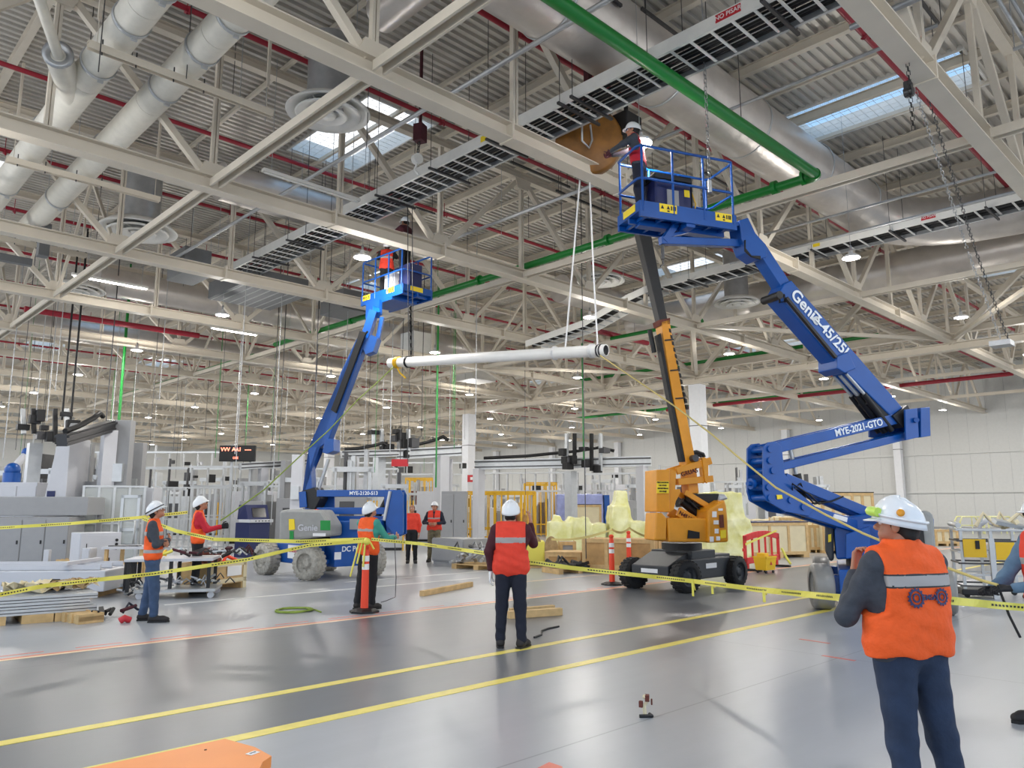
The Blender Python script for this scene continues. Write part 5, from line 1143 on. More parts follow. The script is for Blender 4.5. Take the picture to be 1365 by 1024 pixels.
person('person in the right basket reaching left to the winch', (q.x,q.y,q.z), AZ+1.25, dict(s=.98, h=.015, hpitch=.05, lean=.12,
    elR=(.20,.26,1.32), wrR=(.14,.48,1.28), elL=(-.22,.22,1.28), wrL=(-.05,.46,1.26), handR=dict(pn=(-1,0,0), thumb=(0,0,1), curl=1.0, glove=True), handL=dict(pn=(1,0,0), thumb=(0,0,1), curl=1.0, glove=True), glove='maroon', shirt='grey_cloth', vest='red_cloth', hem=.95, pants='navy'))
# ================================================================ THINGS ON THE FLOOR
Z = Vector((0,0,1))
def gp(px0, px1, yb, yt, yb1=None):
    """frame of a thing standing on the floor: left and right foot pixels, top pixel -> (origin, angle, width, height)"""
    dp = lambda v: v.x*math.cos(YAW)+v.y*math.sin(YAW)
    a = onz(px0, yb, 0); b = onz(px1, yb1 or yb, 0); dep = dp(a); ym = (yb+yt)/2
    a, b = ondep(px0, ym, dep), ondep(px1, ym, dp(b)); a.z = b.z = 0; e = b-a
    return a, math.atan2(e.y, e.x), e.length, ondep(px0, yt, dep).z
FOOT = []
def LT(name, label, cat, g, group=None):
    e = Vector((math.cos(g[1]), math.sin(g[1]), 0)); n = Vector((-e.y, e.x, 0))
    for i in range(int(g[2]/.5)+2):
        for q in (0, .8, 1.6): FOOT.append(Vector(g[0])+e*min(g[2], i*.5)+n*q)
    return thing(name, label, cat, tuple(g[0]), g[1], group)
def lb(t, name, m_, f, bevel=0, parent=None):
    m = MB(); f(m); return m.build(name, m_, parent or t, world=False, bevel=bevel)
def B(m, x0, y0, z0, x1, y1, z1): m.b2((x0,y0,z0), (x1,y1,z1))
def cabinet(label, cat, g, d=.8, doors=3, m_='machine_grey', base='black', knobs=True, zdoor=None, name='machine_cabinet', top=None):
    t = LT(name, label, cat, g); w, h = g[2], g[3]
    lb(t, 'body', m_, lambda m: B(m, 0,0,.1, w,d,h), .01)
    lb(t, 'plinth', base, lambda m: B(m, .03,.03,0, w-.03,d-.03,.1))
    hd = zdoor or h*.95
    for i in range(doors):
        x0, x1 = w*i/doors+.015, w*(i+1)/doors-.015
        dr = lb(t, 'door', m_, lambda m: B(m, x0,-.025,.14, x1,-.001,hd), .006)
        if knobs: lb(t, 'door_handle', 'dark', lambda m: B(m, x1-.09,-.045,hd*.5, x1-.05,-.026,hd*.5+.10), parent=dr)
    if top: lb(t, 'top_unit', top, lambda m: B(m, w*.1,.1,h, w*.8,d*.8,h*1.18), .01)
    return t
def fence(label, g, n=8, m_='alu', infill='clear_panel', post=.045, rails=(0.08, .5, 1.0), name='safety_fence', dd=None):
    t = LT(name, label, 'fence', g); w, h = g[2], g[3]
    for i in range(n+1):
        x = w*i/n; lb(t, 'post', m_, lambda m: B(m, x-post/2,-post/2,0, x+post/2,post/2,h))
    for r in rails: lb(t, 'rail', m_, lambda m: B(m, 0,-post*.4,h*r-post*.8 if r > .1 else .1, w,post*.4,h*r if r > .1 else .1+post))
    if infill: lb(t, 'panel', infill, lambda m: B(m, 0,-.004,.15, w,.004,h*.97))
    return t
def pallet(t, w, d, z0=0, m_='wood'):
    def f(m):
        for k in range(7): B(m, 0,d*k/7,z0+.11, w,d*k/7+d*.11,z0+.13)
    lb(t, 'deck_boards', m_, f)
    for k in (0, .45, .9): lb(t, 'stringer', m_, lambda m: B(m, w*k,0,z0+0, w*k+w*.1,d,z0+.11))
def crate(label, g, d=1.0, m_='plywood', slats=4, name='wooden_crate', group=None, lid=None, feet=True):
    t = LT(name, label, 'crate', g, group); w, h = g[2], g[3]; z0 = .1 if feet else 0
    lb(t, 'box', m_, lambda m: B(m, .02,.02,z0, w-.02,d-.02,h-.02))
    for k in range(slats+1): x = (w-.09)*k/slats; lb(t, 'batten', 'wood', lambda m: B(m, x,-.005,z0+.1,x+.09,.02,h-.1))
    lb(t, 'batten', 'wood', lambda m: B(m, 0,-.006,h-.1,w,.02,h)); lb(t, 'batten', 'wood', lambda m: B(m, 0,-.006,z0,w,.02,z0+.1))
    for k in range(3):
        y = (d-.09)*k/2
        for q in (-.005, w-.02): lb(t, 'batten', 'wood', lambda m: B(m, q,y,z0,q+.025,y+.09,h))
    if feet:
        for k in (0, .45, .9): lb(t, 'skid', 'wood', lambda m: B(m, w*k,0,0, w*k+w*.1,d,.1))
    if lid: lb(t, 'lid', lid, lambda m: B(m, -.02,-.02,h, w+.02,d+.02,h+.03))
    return t
def wrapped(label, g, boxes, d, m_='wrap_yellow', name='wrapped_machine', amp=.06, hgr=.035, cat='machine', seed=0):
    t = LT(name, label, cat, g); w, h = g[2], g[3]
    def f(P):
        ds = []
        for (x0,y0,x1,y1,z1,tp) in boxes:
            c = np.array([(x0+x1)/2*w,(y0+y1)/2*d,z1*h/2]); hf = np.array([(x1-x0)/2*w,(y1-y0)/2*d,z1*h/2])
            q = P-c; k = 1-tp*np.clip(P[:,2]/(z1*h), 0, 1); q[:,0] /= k; q[:,1] /= k; q = np.abs(q)-hf+.08
            ds.append(np.linalg.norm(np.maximum(q,0), axis=1)+np.minimum(q.max(1),0)-.08)
        dd = smin(ds, .25); a = P*np.array([3.1,2.7,1.3])+seed
        fold = np.abs(np.sin(a[:,0]*1.9+np.sin(a[:,2]*2)*1.3))*.7+np.abs(np.sin(a[:,1]*2.3+a[:,0]+a[:,2]*1.6))*.5+np.abs(np.sin(a[:,0]*4.1-a[:,2]*5+a[:,1]*3))*.3
        return np.maximum(dd+amp*fold, .02-P[:,2])
    sdf_obj('plastic_cover', f, (-.3,-.3,-.02), (w+.3,d+.3,h+.25), hgr, m_, t)
    return t
# ---------------------------------------------------------------- delineator posts
def delineator(x, y, label, h=1.07):
    t = thing('delineator_post', label, 'traffic post', (x,y,0))
    lb(t, 'base', 'black', lambda m: m.lathe([(0,0),(.24,0),(.24,.03),(.16,.06),(.06,.07),(0,.07)], n=8, smooth=False))
    lb(t, 'tube', 'cone_orange', lambda m: m.lathe([(.062,.07),(.058,.5),(.052,h-.12),(.045,h-.10),(.040,h-.07),(.055,h-.05),(.055,h-.03),(.03,h),(0,h)], n=24))
    for z0, z1 in ((h-.40,h-.31), (h-.27,h-.18)): lb(t, 'reflective_band', 'sticker_white', lambda m: m.lathe([(.0545+.004,z0),(.0535+.004,z1)], n=24))
    return t
delineator(7.15, 10.75, 'orange delineator post with white bands in front of the teal shirt man')
delineator(13.43, 10.70, 'orange delineator post just left of the yellow lift chassis')
p = onz(839,766,0); delineator(p.x, p.y, 'orange delineator post farther back, partly hidden by the yellow lift chassis')
# ---------------------------------------------------------------- barrier tape and ropes
def tape(label, pts, w=.055, sag=.0, m_='tape_yellow', marks=True, name='barrier_tape', twist=0):
    P = [ondep(x, y, d) for x, y, d in pts]; Q = []
    for i in range(len(P)-1):
        for k in range(10): Q.append(P[i].lerp(P[i+1], k/10)-Z*sag*4*(k/10)*(1-k/10))
    Q.append(P[-1]); t = thing(name, label, 'tape', Q[0]); m = MB(); vs = []
    for i, q in enumerate(Q):
        a = .25*math.sin(i*.7+len(pts))+twist; d = (Q[min(i+1,len(Q)-1)]-Q[max(i-1,0)]).normalized(); n = d.cross(Z).normalized(); u = Z*math.cos(a)+n*math.sin(a); vs += [q-u*w/2, q+u*w/2]
    fs = [(2*i,2*i+2,2*i+3,2*i+1) for i in range(len(Q)-1)]; m.add(vs, fs); o = m.build('band', m_, t); so = o.modifiers.new('thick','SOLIDIFY'); so.thickness = .0015
    if marks:
        m = MB(); L = 0
        for i in range(0, len(Q)-1):
            a, b = Q[i], Q[i+1]; d = (b-a); ln = d.length; k = int(ln/.035)
            for j in range(k):
                if (L+j) % 26 > 13: continue
                f0 = (j+.15)/k; f1 = (j+.75)/k; va, vb = vs[2*i], vs[2*i+2]; ua, ub = vs[2*i+1], vs[2*i+3]
                lo0, lo1 = va.lerp(vb, f0), va.lerp(vb, f1); hi0, hi1 = ua.lerp(ub, f0), ua.lerp(ub, f1); n = d.cross(Z).normalized()
                for sg in (-1, 1): o_ = n*.002*sg; m.quad(lo0.lerp(hi0,.36)+o_, lo1.lerp(hi1,.36)+o_, lo1.lerp(hi1,.64)+o_, lo0.lerp(hi0,.64)+o_)
            L += k
        if m.v: m.build('printed_letters', 'dark', t)
    return t
tape('yellow barrier tape from the left pallets to the orange post at left centre', [(-20,797,9.2),(60,781,9.9),(130,773,10.6),(205,765,11.2),(330,746,11.8),(412,727,12.3),(489,721,12.6)])
tape('yellow barrier tape high at far left leading behind the left worker', [(-20,705,15),(95,698,15),(185,690,15.5),(250,683,16)], .06)
tape('yellow barrier tape from the left worker to the post across the left lift', [(190,691,13.8),(235,708,13.6),(285,719,13.3),(400,722,13),(489,719,12.7)], .06)
tape('thin yellow barrier tape passing in front of the far pair to the centre man', [(495,719,12.7),(560,725,12.6),(650,738,10.4),(666,741,9.9)], .05)
tape('yellow barrier tape from the centre man past the yellow lift to the orange vest man', [(694,747,9.9),(760,757,10.2),(870,769,10.6),(925,775,10.0),(1010,786,8.4),(1080,793,7.0),(1150,800,5.4)], .055)
tape('yellow and black barrier tape at the right edge behind the orange vest man', [(1225,797,5.0),(1290,803,5.6),(1340,808,5.9),(1390,812,6.0)], .055)
tape('dull yellow tape hanging between the two far orange posts', [(735,719,19),(816,706,15.9),(839,704,17.4),(880,716,18)], .05, .08, 'rope_tan', False)
def ribbon(px, y0, y1, dep, label):
    m = MB(); a = ondep(px, y0, dep); b = ondep(px+1, y1, dep); m.beam(a, b, .03, .004, up=(1,0,0)); m.beam(a+Vector((.02,.0,0)), b+Vector((.05,0,.07)), .015, .004, up=(1,0,0)); o = m.build('tape_end', 'tape_yellow', o=a); tag(o, label, 'tape')
ribbon(923, 775, 795, 10.0, 'short end of yellow tape dangling left in front of the black wheel'); ribbon(949, 778, 792, 9.6, 'short end of yellow tape dangling right of the front wheel'); ribbon(1018, 787, 803, 8.2, 'long loose tape end hanging before the aisle stripe')
p = ondep(489, 722, 12.6)
m = MB()
for k, (dx, dz) in enumerate(((-.25,-.55),(-.15,-.35),(.12,-.12),(-.05,-.4))): m.tube([p+Z*.03, p+RT*dx*.5+Z*(-.02), p+RT*dx+Z*dz], .016, n=5)
m.sphere(p, .06, 10, 6); o = m.build('tape_knot', 'tape_yellow', o=p); tag(o, 'knotted yellow tape tails tied round the left orange post', 'tape')
# hanging pipe
pa, pb = ondep(520,484,18.0), ondep(808,467,14.2); d = (pb-pa).normalized()
t = thing('hanging_pipe', 'long white pipe hanging on ropes in mid air between the lifts', 'pipe', (pa+pb)/2)
m = MB(); r = .115; m.lathe([(r*.86,0),(r,0),(r,(pb-pa).length),(r*.86,(pb-pa).length)], pa, d, 28); m.lathe([(r*.86,0),(r*.86,(pb-pa).length)], pa, -d*-1, 28); m.build('tube', 'pvc', t)
m = MB(); m.lathe([(r*.84,-.01),(0,-.05)], pb, d, 24); m.lathe([(r*.84,.01),(0,.05)], pa, d, 24); m.build('dark_bore', 'black', t)
m = MB()
for q in (pb-d*.10, pb-d*.16): m.lathe([(r+.004,-.02),(r+.012,0),(r+.004,.02)], q, d, 24)
m.build('end_band', 'steel_dark', t)
def rope(label, pts, r, m_, name='rope', extra=None):
    P = [ondep(*q) for q in pts]; m = MB(); m.tube(P, r, n=6)
    if extra: extra(m, P)
    o = m.build(name, m_, o=P[0]); return tag(o, label, 'rope')
def loop(m, c, n=1):
    for k in range(n): m.lathe([(r+.006,-.012),(r+.026,0),(r+.006,.012)], c+d*(.035*k), d, 20)
fx = lambda x: 1/((1/18.0)+(x-520)/(808-520)*(1/14.2-1/18.0))
rope('white rope from the winch to the right third of the hanging pipe', [(773,240,14.4),(763,360,14.5),(753,470,14.9)], .018, 'sticker_white', extra=lambda m, P: loop(m, pa.lerp(pb, .80), 2))
rope('white rope from the winch down to the right end of the hanging pipe', [(786,240,14.3),(791,360,14.3),(797,468,14.3)], .018, 'sticker_white', extra=lambda m, P: loop(m, pb-d*.35, 3))
for x, lbx in ((544,'left steel wire'),(550,'right steel wire')):
    rope(lbx+' from the left basket down to the left end of the hanging pipe', [(x-.5,270,17.6),(x,400,17.7),(x+1,482,17.9)], .010, 'steel_dark')
m = MB(); chain_links(m, ondep(548,478,17.85), ondep(547,405,17.75), .09, .03); loop(m, pa.lerp(pb,.10), 2); o = m.build('lifting_chain', 'dark', o=ondep(548,478,17.85)); tag(o, 'dark chain sling round the left end of the hanging pipe', 'chain')
m = MB(); loop(m, pa+d*.22, 4); q = pa+d*.25; m.tube([q-Z*r, q-Z*.25+d*.1, q-Z*.38+d*.3], .02, n=6); o = m.build('yellow_sling', 'bucket_yellow', o=q); tag(o, 'yellow sling knotted round the left tip of the hanging pipe', 'rope')
ivd = lambda x, x0, d0, x1, d1: 1/((1/d0)+(x-x0)/(x1-x0)*(1/d1-1/d0))
pts = [(800,474),(850,512),(940,572),(980,621-21),(1010,628),(1034,645),(1102,687),(1150,711),(1246,751),(1309,772),(1328,780)]
pts = [(800,474),(850,508),(900,542),(950,580),(980,606),(1034,650),(1102,687),(1150,711),(1246,751),(1309,774),(1330,780)]
rope('thin tag rope from the hanging pipe to the gloved man at the right edge', [(x, y, ivd(x,800,14.2,1330,6.1)) for x, y in pts], .012, 'rope_tan')
rope('yellow green tag rope from the hanging pipe to the red sleeved man at left', [(x, y, ivd(x,528,17.9,294,13.2)) for x, y in [(528,486),(505,508),(478,532),(438,574),(399,609),(352,653),(302,689),(294,694)]], .012, 'rope_green')
rope('tail of the tag rope hanging below the gloved man', [(1330,780,6.1),(1345,820,6.1),(1360,850,6.1)], .010, 'black')
rope('thin line hanging from the teal shirt man to the floor', [(526,716,12.9),(528,770,12.9),(527,796,12.9),(515,801,12.9),(508,803,12.8)], .007, 'steel_dark')
m = MB(); a = onz(712,851,0); m.tube([a+Z*.012]+[onz(x, y, .012) for x, y in [(722,846),(722,841),(730,838),(745,835)]], .013, n=6); tag(m.build('cable', 'dark', o=a), 'short dark cable on the aisle floor beside the centre man', 'cable')
m = MB(); pts = []
c = onz(392,814,.012)
for k in range(60): a = k*.42; pts.append(c+Vector((.28*math.cos(a)*(1+.1*math.sin(k)), .28*math.sin(a)*(1+.12*math.cos(k*1.3)), .001*k*.3)))
pts += [onz(x, y, .012) for x, y in [(405,815),(415,812),(420,813),(428,816)]]
m.tube(pts, .012, n=6); tag(m.build('rope_coil', 'rope_green', o=c), 'loose coil of greenish rope on the floor left of the orange post', 'rope')
# timbers
def timber(label, a, b, w, h):
    m = MB(); A = onz(*a, 0); Bp = onz(*b, 0); m.beam(A+Z*h/2, Bp+Z*h/2, w, h); tag(m.build('timber_beam', 'wood', o=A, bevel=.005), label, 'timber')
timber('pale timber beam lying on the floor right of the teal shirt man', (562,795), (628,782), .10, .10)
timber('pale timber beam lying on the floor right of the centre man', (678,825), (748,820), .10, .11)
timber('second timber beam lying just behind the centre man\'s beam', (680,819), (738,814), .09, .09)
# small clamp-like object in the foreground
c = onz(860,956,0); t = thing('beam_clamp', 'small steel clamp standing alone on the grey floor in the foreground', 'clamp', c)
m = MB(); m.tube([c+Vector((-.05,.02,.012)), c+Vector((.03,-.05,.012)), c+Vector((.06,.0,.012))], .014, n=8); m.build('foot', 'dark', t)
m = MB(); m.cyl(c+Vector((0,0,.01)), c+Vector((.0,.01,.10)), .015, n=10); m.cyl(c+Vector((0,.01,.08)), c+Vector((.03,-.02,.14)), .012, n=10); m.build('stem', 'wood_pale', t)
m = MB(); m.box(c+Vector((.02,-.01,.145)), (.055,.035,.05), rz=.6); m.box(c+Vector((-.025,.02,.10)), (.03,.03,.05), rz=.3); m.box(c+Vector((.045,-.035,.115)), (.012,.012,.05)); m.build('jaw', 'brown_rag', t, bevel=.004)
m = MB(); m.sphere(c+Vector((.0,.0,.155)), .018, 10, 6); m.build('knob', 'wood_pale', t)
# orange steel table corner at bottom left
t = thing('orange_steel_table', 'orange painted steel plate table with a chamfered corner at the bottom left edge', 'table', (1.2,2.9,0))
zt = .62; P4 = [onz(300,985,zt), onz(362,1008,zt)]
fx_ = P4[0]; ex_ = Vector((1,0,0)); 
poly = [Vector((-.4,fx_.y,zt)), Vector((fx_.x,fx_.y,zt)), onz(340,996,zt), P4[1], onz(350,1016,zt), onz(330,1060,zt), Vector((onz(330,1060,zt).x,1.6,zt)), Vector((-.4,1.6,zt))]
m = MB(); n = len(poly); m.add([p for p in poly]+[p-Z*.045 for p in poly], [tuple(range(n))[::-1], tuple(range(n,2*n))]+[(i,(i+1)%n,(i+1)%n+n,i+n) for i in range(n)])
m.build('top_plate', 'orange_paint', t)
for x, y in ((-.3,fx_.y-.1), (fx_.x-.1,fx_.y-.12), (fx_.x-.1,1.7), (-.3,1.7)): m = MB(); m.b2((x-.04,y-.04,0), (x+.04,y+.04,zt-.045)); m.build('leg', 'brown_rag', t)
m = MB(); m.b2((-.3,fx_.y-.16,zt-.2), (fx_.x-.1,fx_.y-.12,zt-.045)); m.build('apron', 'brown_rag', t)
c = onz(337,1004,zt+.002); m = MB(); m.box(c, (.05,.035,.002), rz=.3); lab = m.build('white_label', 'sticker_white', t); text_on('OK25', .014, c+Z*.002, (1,.3,0), (-.3,1,0), 'dark', lab, 'label_text', depth=.0005)
m = MB(); m.cyl(onz(274,1000,zt), onz(274,1000,zt)+Z*.002, .006, n=10); m.build('screw', 'brown_rag', t)
# ---------------------------------------------------------------- left foreground stacks
g = gp(-60, 128, 839, 800, 824); t = LT('profile_stack', 'stack of long aluminium profiles on timber blocks at the left edge, rubbish on top', 'stack', g)
w, h = g[2], .40
for k in range(3): lb(t, 'profile', 'alu', lambda m: [B(m, 0,-.02+.25*j,.12+.09*k, w-.1*(k % 2),.18+.25*j,.20+.09*k) for j in range(5)])
def grooves(m):
    for k in range(3): B(m, 0,-.022,.15+.09*k, w-.1*(k % 2),-.019,.163+.09*k)
lb(t, 'profile_grooves', 'steel_dark', grooves)
for x in (.2, w*.45, w-.55): lb(t, 'support_block', 'wood', lambda m: B(m, x,-.05,0, x+.4,1.3,.12))
random.seed(5)
def scrap(name, label, o, rz, n, ext, hgt, mats, cat='scrap', seed=1, sz=.12):
    rnd = random.Random(seed)
    t = thing(name, label, cat, tuple(o), rz)
    for i in range(n):
        x, y, z = rnd.uniform(0,ext[0]), rnd.uniform(0,ext[1]), rnd.uniform(0.02,hgt)
        m = MB(); a = rnd.uniform(0,PI); l = rnd.uniform(.6,2.2)*sz; k = rnd.random()
        if k < .4: m.box((x,y,z+.03), (l, sz*.4, sz*.25), rz=a, rx=rnd.uniform(-.6,.6), ry=rnd.uniform(-.5,.5))
        elif k < .7: m.cyl((x,y,z), (x+l*math.cos(a),y+l*math.sin(a),z+rnd.uniform(0,.5)*sz), sz*.18, n=8)
        else: m.tube([(x,y,z),(x+l*.5,y+sz*.3,z+sz*.8),(x+l,y+sz*.1,z+sz*.1),(x+l*1.1,y-sz*.5,z+sz*.05)], sz*.12, n=6)
        m.build('piece', rnd.choice(mats), t, world=False)
    return t
q = Vector(g[0]); e = Vector((math.cos(g[1]),math.sin(g[1]),0)); nn = Vector((-e.y,e.x,0))
t = thing('kraft_paper_heap', 'crumpled brown kraft paper and cardboard heaped on the aluminium profiles', 'paper', tuple(q+e*.35+nn*.25+Z*.39), g[1])
rnd = random.Random(2)
for i in range(16):
    m = MB(); x, y = rnd.uniform(0,1.15), rnd.uniform(0,.5); P_ = []
    for a in range(5):
        for b in range(4): P_.append((x+a*.10+rnd.uniform(-.02,.02), y+b*.09+rnd.uniform(-.03,.03), .0+rnd.uniform(0,.17)))
    m.add(P_, [(a*4+b, a*4+b+4, a*4+b+5, a*4+b+1) for a in range(4) for b in range(3)]); o = m.build('sheet', rnd.choice(['kraft','kraft','kraft','wood_pale','dark']), t, world=False); so = o.modifiers.new('thick','SOLIDIFY'); so.thickness = .004
g2 = gp(105, 138, 833, 820, 829); crate('small golden wood block at the right end of the aluminium profiles', g2, .5, 'wood', 2, 'wood_block', feet=False)
o = onz(140,826,0); scrap('rag_heap', 'dark clothes and a pink rag on the floor right of the profile stack', o, .4, 7, (.45,.3), .12, ['dark','maroon','navy','dark'], 'clothes', 4, .16)
m = MB(); m.tube([onz(160,828,.03), onz(166,824,.07), onz(173,827,.03)], .05, n=8); tag(m.build('pink_rag', 'duct_white' if False else 'red_label', o=onz(160,828,0)), 'pink rag lying beside the dark clothes heap', 'cloth')
g = gp(-70, 139, 800, 757, 798); t = LT('panel_stack', 'stack of long pale sheet metal panels wrapped in film at the left edge', 'stack', g)
w = g[2]
lb(t, 'wrapped_panels', 'machine_white', lambda m: B(m, 0,0,.12, w,1.6,.50), .02)
for k in range(3): lb(t, 'channel', 'machine_white', lambda m: (B(m, 0,.1+.5*k,.50, w*.95,.14+.5*k,.60), B(m, 0,.1+.5*k,.50, w*.95,.35+.5*k,.515)))
lb(t, 'cross_piece', 'machine_white', lambda m: B(m, w*.72,-.05,.6, w*.76,1.4,.66))
for x in (.2, w*.5, w-.5): lb(t, 'support_block', 'wood', lambda m: B(m, x,0,0, x+.3,1.5,.12))
# white upright panel, wood boxes near it
g = gp(57, 64, 764, 733); t = LT('white_post', 'narrow white upright panel standing in front of the grey machine', 'panel', g); lb(t, 'panel', 'machine_white', lambda m: B(m, 0,0,0,g[2],.12,g[3]), .01); lb(t, 'foot', 'machine_grey', lambda m: B(m, -.05,-.03,0,g[2]+.05,.15,.03))
crate('small carton of papers behind the panel stack', gp(74,103,765,746), .5, 'kraft', 2, 'carton', feet=False)
crate('low wooden pallet box behind the left worker', gp(125,163,775,752), 1.1, 'wood', 3)
# cluttered table
g = gp(163, 282, 800, 754, 797); t = LT('work_table', 'low black work table crowded with tools behind the left worker', 'table', g); w = g[2]; h = .72
lb(t, 'table_top', 'machine_white', lambda m: B(m, 0,0,h-.05,w,1.0,h), .005)
for x in (.04, w*.5, w-.1):
    for y in (.05, .9): lb(t, 'leg', 'dark', lambda m: B(m, x,y,.12,x+.06,y+.06,h-.05))
lb(t, 'lower_shelf', 'alu', lambda m: B(m, w*.15,-.1,.12,w*1.05,.9,.17))
lb(t, 'end_slats', 'dark', lambda m: [B(m, 0,.05+k*.12,.15,.02,.09+k*.12,h-.05) for k in range(8)])
for x in (w*.2, w*1.0):
    for y in (-.02, .8): lb(t, 'caster', 'machine_white', lambda m: m.cyl((x,y-.03,.06),(x,y+.03,.06),.06,n=14))
A0 = Vector(g[0]); e = Vector((math.cos(g[1]),math.sin(g[1]),0)); nn = Vector((-e.y,e.x,0))
scrap('tool_heap', 'heap of dark hoses and tools on the table behind the left worker', A0+e*.9+nn*.2+Z*.72, g[1], 20, (1.0,.5), .10, ['dark','maroon','steel_dark','alu'], 'tools', 6, .14)
scrap('yellow_strap_heap', 'yellow straps lying on the table right of the left worker', A0+e*.35+nn*.1+Z*.72, g[1], 7, (.5,.3), .05, ['bucket_yellow','tape_yellow'], 'straps', 7, .15)
scrap('fitting_heap', 'grey pipe fittings heaped on the lower shelf of the table', A0+e*.5+nn*.05+Z*.17, g[1], 26, (1.3,.5), .16, ['alu','galv','steel_dark','machine_white'], 'fittings', 8, .11)
scrap('bracket_heap', 'heap of steel brackets on the floor left of the table', onz(157,798,0), g[1], 34, (.55,.45), .26, ['galv','steel_dark','alu'], 'scrap', 9, .12)
scrap('cable_heap', 'dark hoses on the table in front of the red sleeved man', A0+e*1.7+nn*.3+Z*.72, g[1], 9, (.5,.4), .12, ['maroon','dark','alu'], 'hoses', 11, .16)
g = gp(133, 190, 772, 745); t = LT('side_table', 'pale tray table with a dark strip between the panel stack and the left worker', 'table', g); lb(t, 'table_top', 'machine_white', lambda m: B(m, 0,0,.68,g[2],.9,.74)); lb(t, 'dark_strip', 'dark', lambda m: B(m, .1,.1,.74,g[2]*.8,.3,.76))
for x in (.05, g[2]-.12):
    for y in (.05,.8): lb(t, 'leg', 'wood', lambda m: B(m, x,y,0,x+.07,y+.07,.68))
# wood crate with rags
g = gp(279, 327, 790, 752, 783); t = LT('wooden_crate', 'open pale wooden crate with a white paper label, left of the grey front wheel', 'crate', g); w = g[2]; h = g[3]
lb(t, 'box', 'wood', lambda m: (B(m, 0,0,.14,w,.03,h), B(m, 0,.8,.14,w,.83,h), B(m, 0,0,.14,.03,.83,h), B(m, w-.03,0,.14,w,.83,h), B(m, 0,0,.12,w,.83,.15)))
lb(t, 'corner_batten', 'wood_pale', lambda m: (B(m, -.01,-.02,.0,.09,.0,h+.02), B(m, w-.09,-.02,.0,w+.01,.0,h+.02), B(m, 0,-.02,.14,w,-.0,.22), B(m, 0,-.02,h-.08,w,0,h)))
for k in (0, w-.12): lb(t, 'skid', 'wood', lambda m: B(m, k,0,0,k+.12,.83,.12))
lb(t, 'paper_label', 'sticker_white', lambda m: B(m, w*.45,-.026,.27,w*.85,-.02,h-.08))
q = Vector(g[0])+Z*(h-.05); e = Vector((math.cos(g[1]),math.sin(g[1]),0)); nn = Vector((-e.y,e.x,0))
m = MB()
for k in range(4): c = q+e*(w*.2+.12*k)+nn*(.3+.05*k)+Z*(.08+.05*(k % 2)); m.tube([c+Vector((.14*math.cos(a),.05*math.sin(a)*k,.12*math.sin(a)+.05)) for a in [i*.7 for i in range(9)]], .045, n=8)
tag(m.build('hose_coil', 'brown_rag', o=q), 'coiled brown hose lying in the open wooden crate', 'hose')
m = MB(); m.tube([q+e*w*.65+nn*.3, q+e*w*.75+nn*.3+Z*.16, q+e*w*.95+nn*.2+Z*.05], .04, n=8); tag(m.build('orange_hose', 'cone_orange', o=q+e*w*.65), 'short orange hose end sticking out of the open wooden crate', 'hose')
# kiosk and display board
g = gp(331, 360, 744, 673, 742); t = LT('control_kiosk', 'dark blue control kiosk with screen, left of the left lift', 'console', g); w, h = g[2], g[3]
lb(t, 'lower_cabinet', 'blue_dark', lambda m: B(m, .02,0,0,w-.02,.7,h*.66), .02)
lb(t, 'keyboard_shelf', 'machine_white', lambda m: B(m, -.02,-.12,h*.66,w+.02,.5,h*.72), .01)
lb(t, 'monitor_housing', 'blue_dark', lambda m: m.add([(0,.05,h*.72),(w,.05,h*.72),(w,.6,h*.72),(0,.6,h*.72),(-.03,.18,h),(w-.02,.18,h),(w,.55,h),(0,.55,h)], [(0,3,2,1),(4,5,6,7),(0,1,5,4),(1,2,6,5),(2,3,7,6),(3,0,4,7)]), .01)
lb(t, 'screen', 'glass_screen', lambda m: m.add([(w*.22,.06,h*.76),(w*.85,.06,h*.76),(w*.83,.135,h*.94),(w*.22,.135,h*.94)], [(0,1,2,3)]))
lb(t, 'buttons', 'dark', lambda m: [m.cyl((w*(.2+.15*k),-.125,h*.69),(w*(.2+.15*k),-.14,h*.69),.02,n=10) for k in range(5)])
c = ondep(316, 604.5, 30.0); t = thing('display_board', 'black production display board with red lit text high above the left cells', 'display', c, YAW-PI/2)
W_, H_ = 47/1020*30.5, 21/1020*30.5
lb(t, 'housing', 'black', lambda m: B(m, -W_/2,0,-H_/2,W_/2,.15,H_/2), .02)
for x, tx in ((-W_*.33,'VVV'),(-.02,'AA1'),(W_*.30,'----')):
    vs, fs = text_mesh(tx, .2, .004, True); m = MB(); m.add([(v.x+x, -.01, v.y+.15) for v in vs], fs); m.build('lit_text', 'red_led', t, world=False)
vs, fs = text_mesh('OEE', .12, .004); m = MB(); m.add([(v.x-.05, -.01, v.y-.18) for v in vs], fs); m.build('lit_text', 'red_led', t, world=False)
lb(t, 'mast', 'alu', lambda m: (B(m, -.3,.15,-4.0,-.2,.25,.35),))
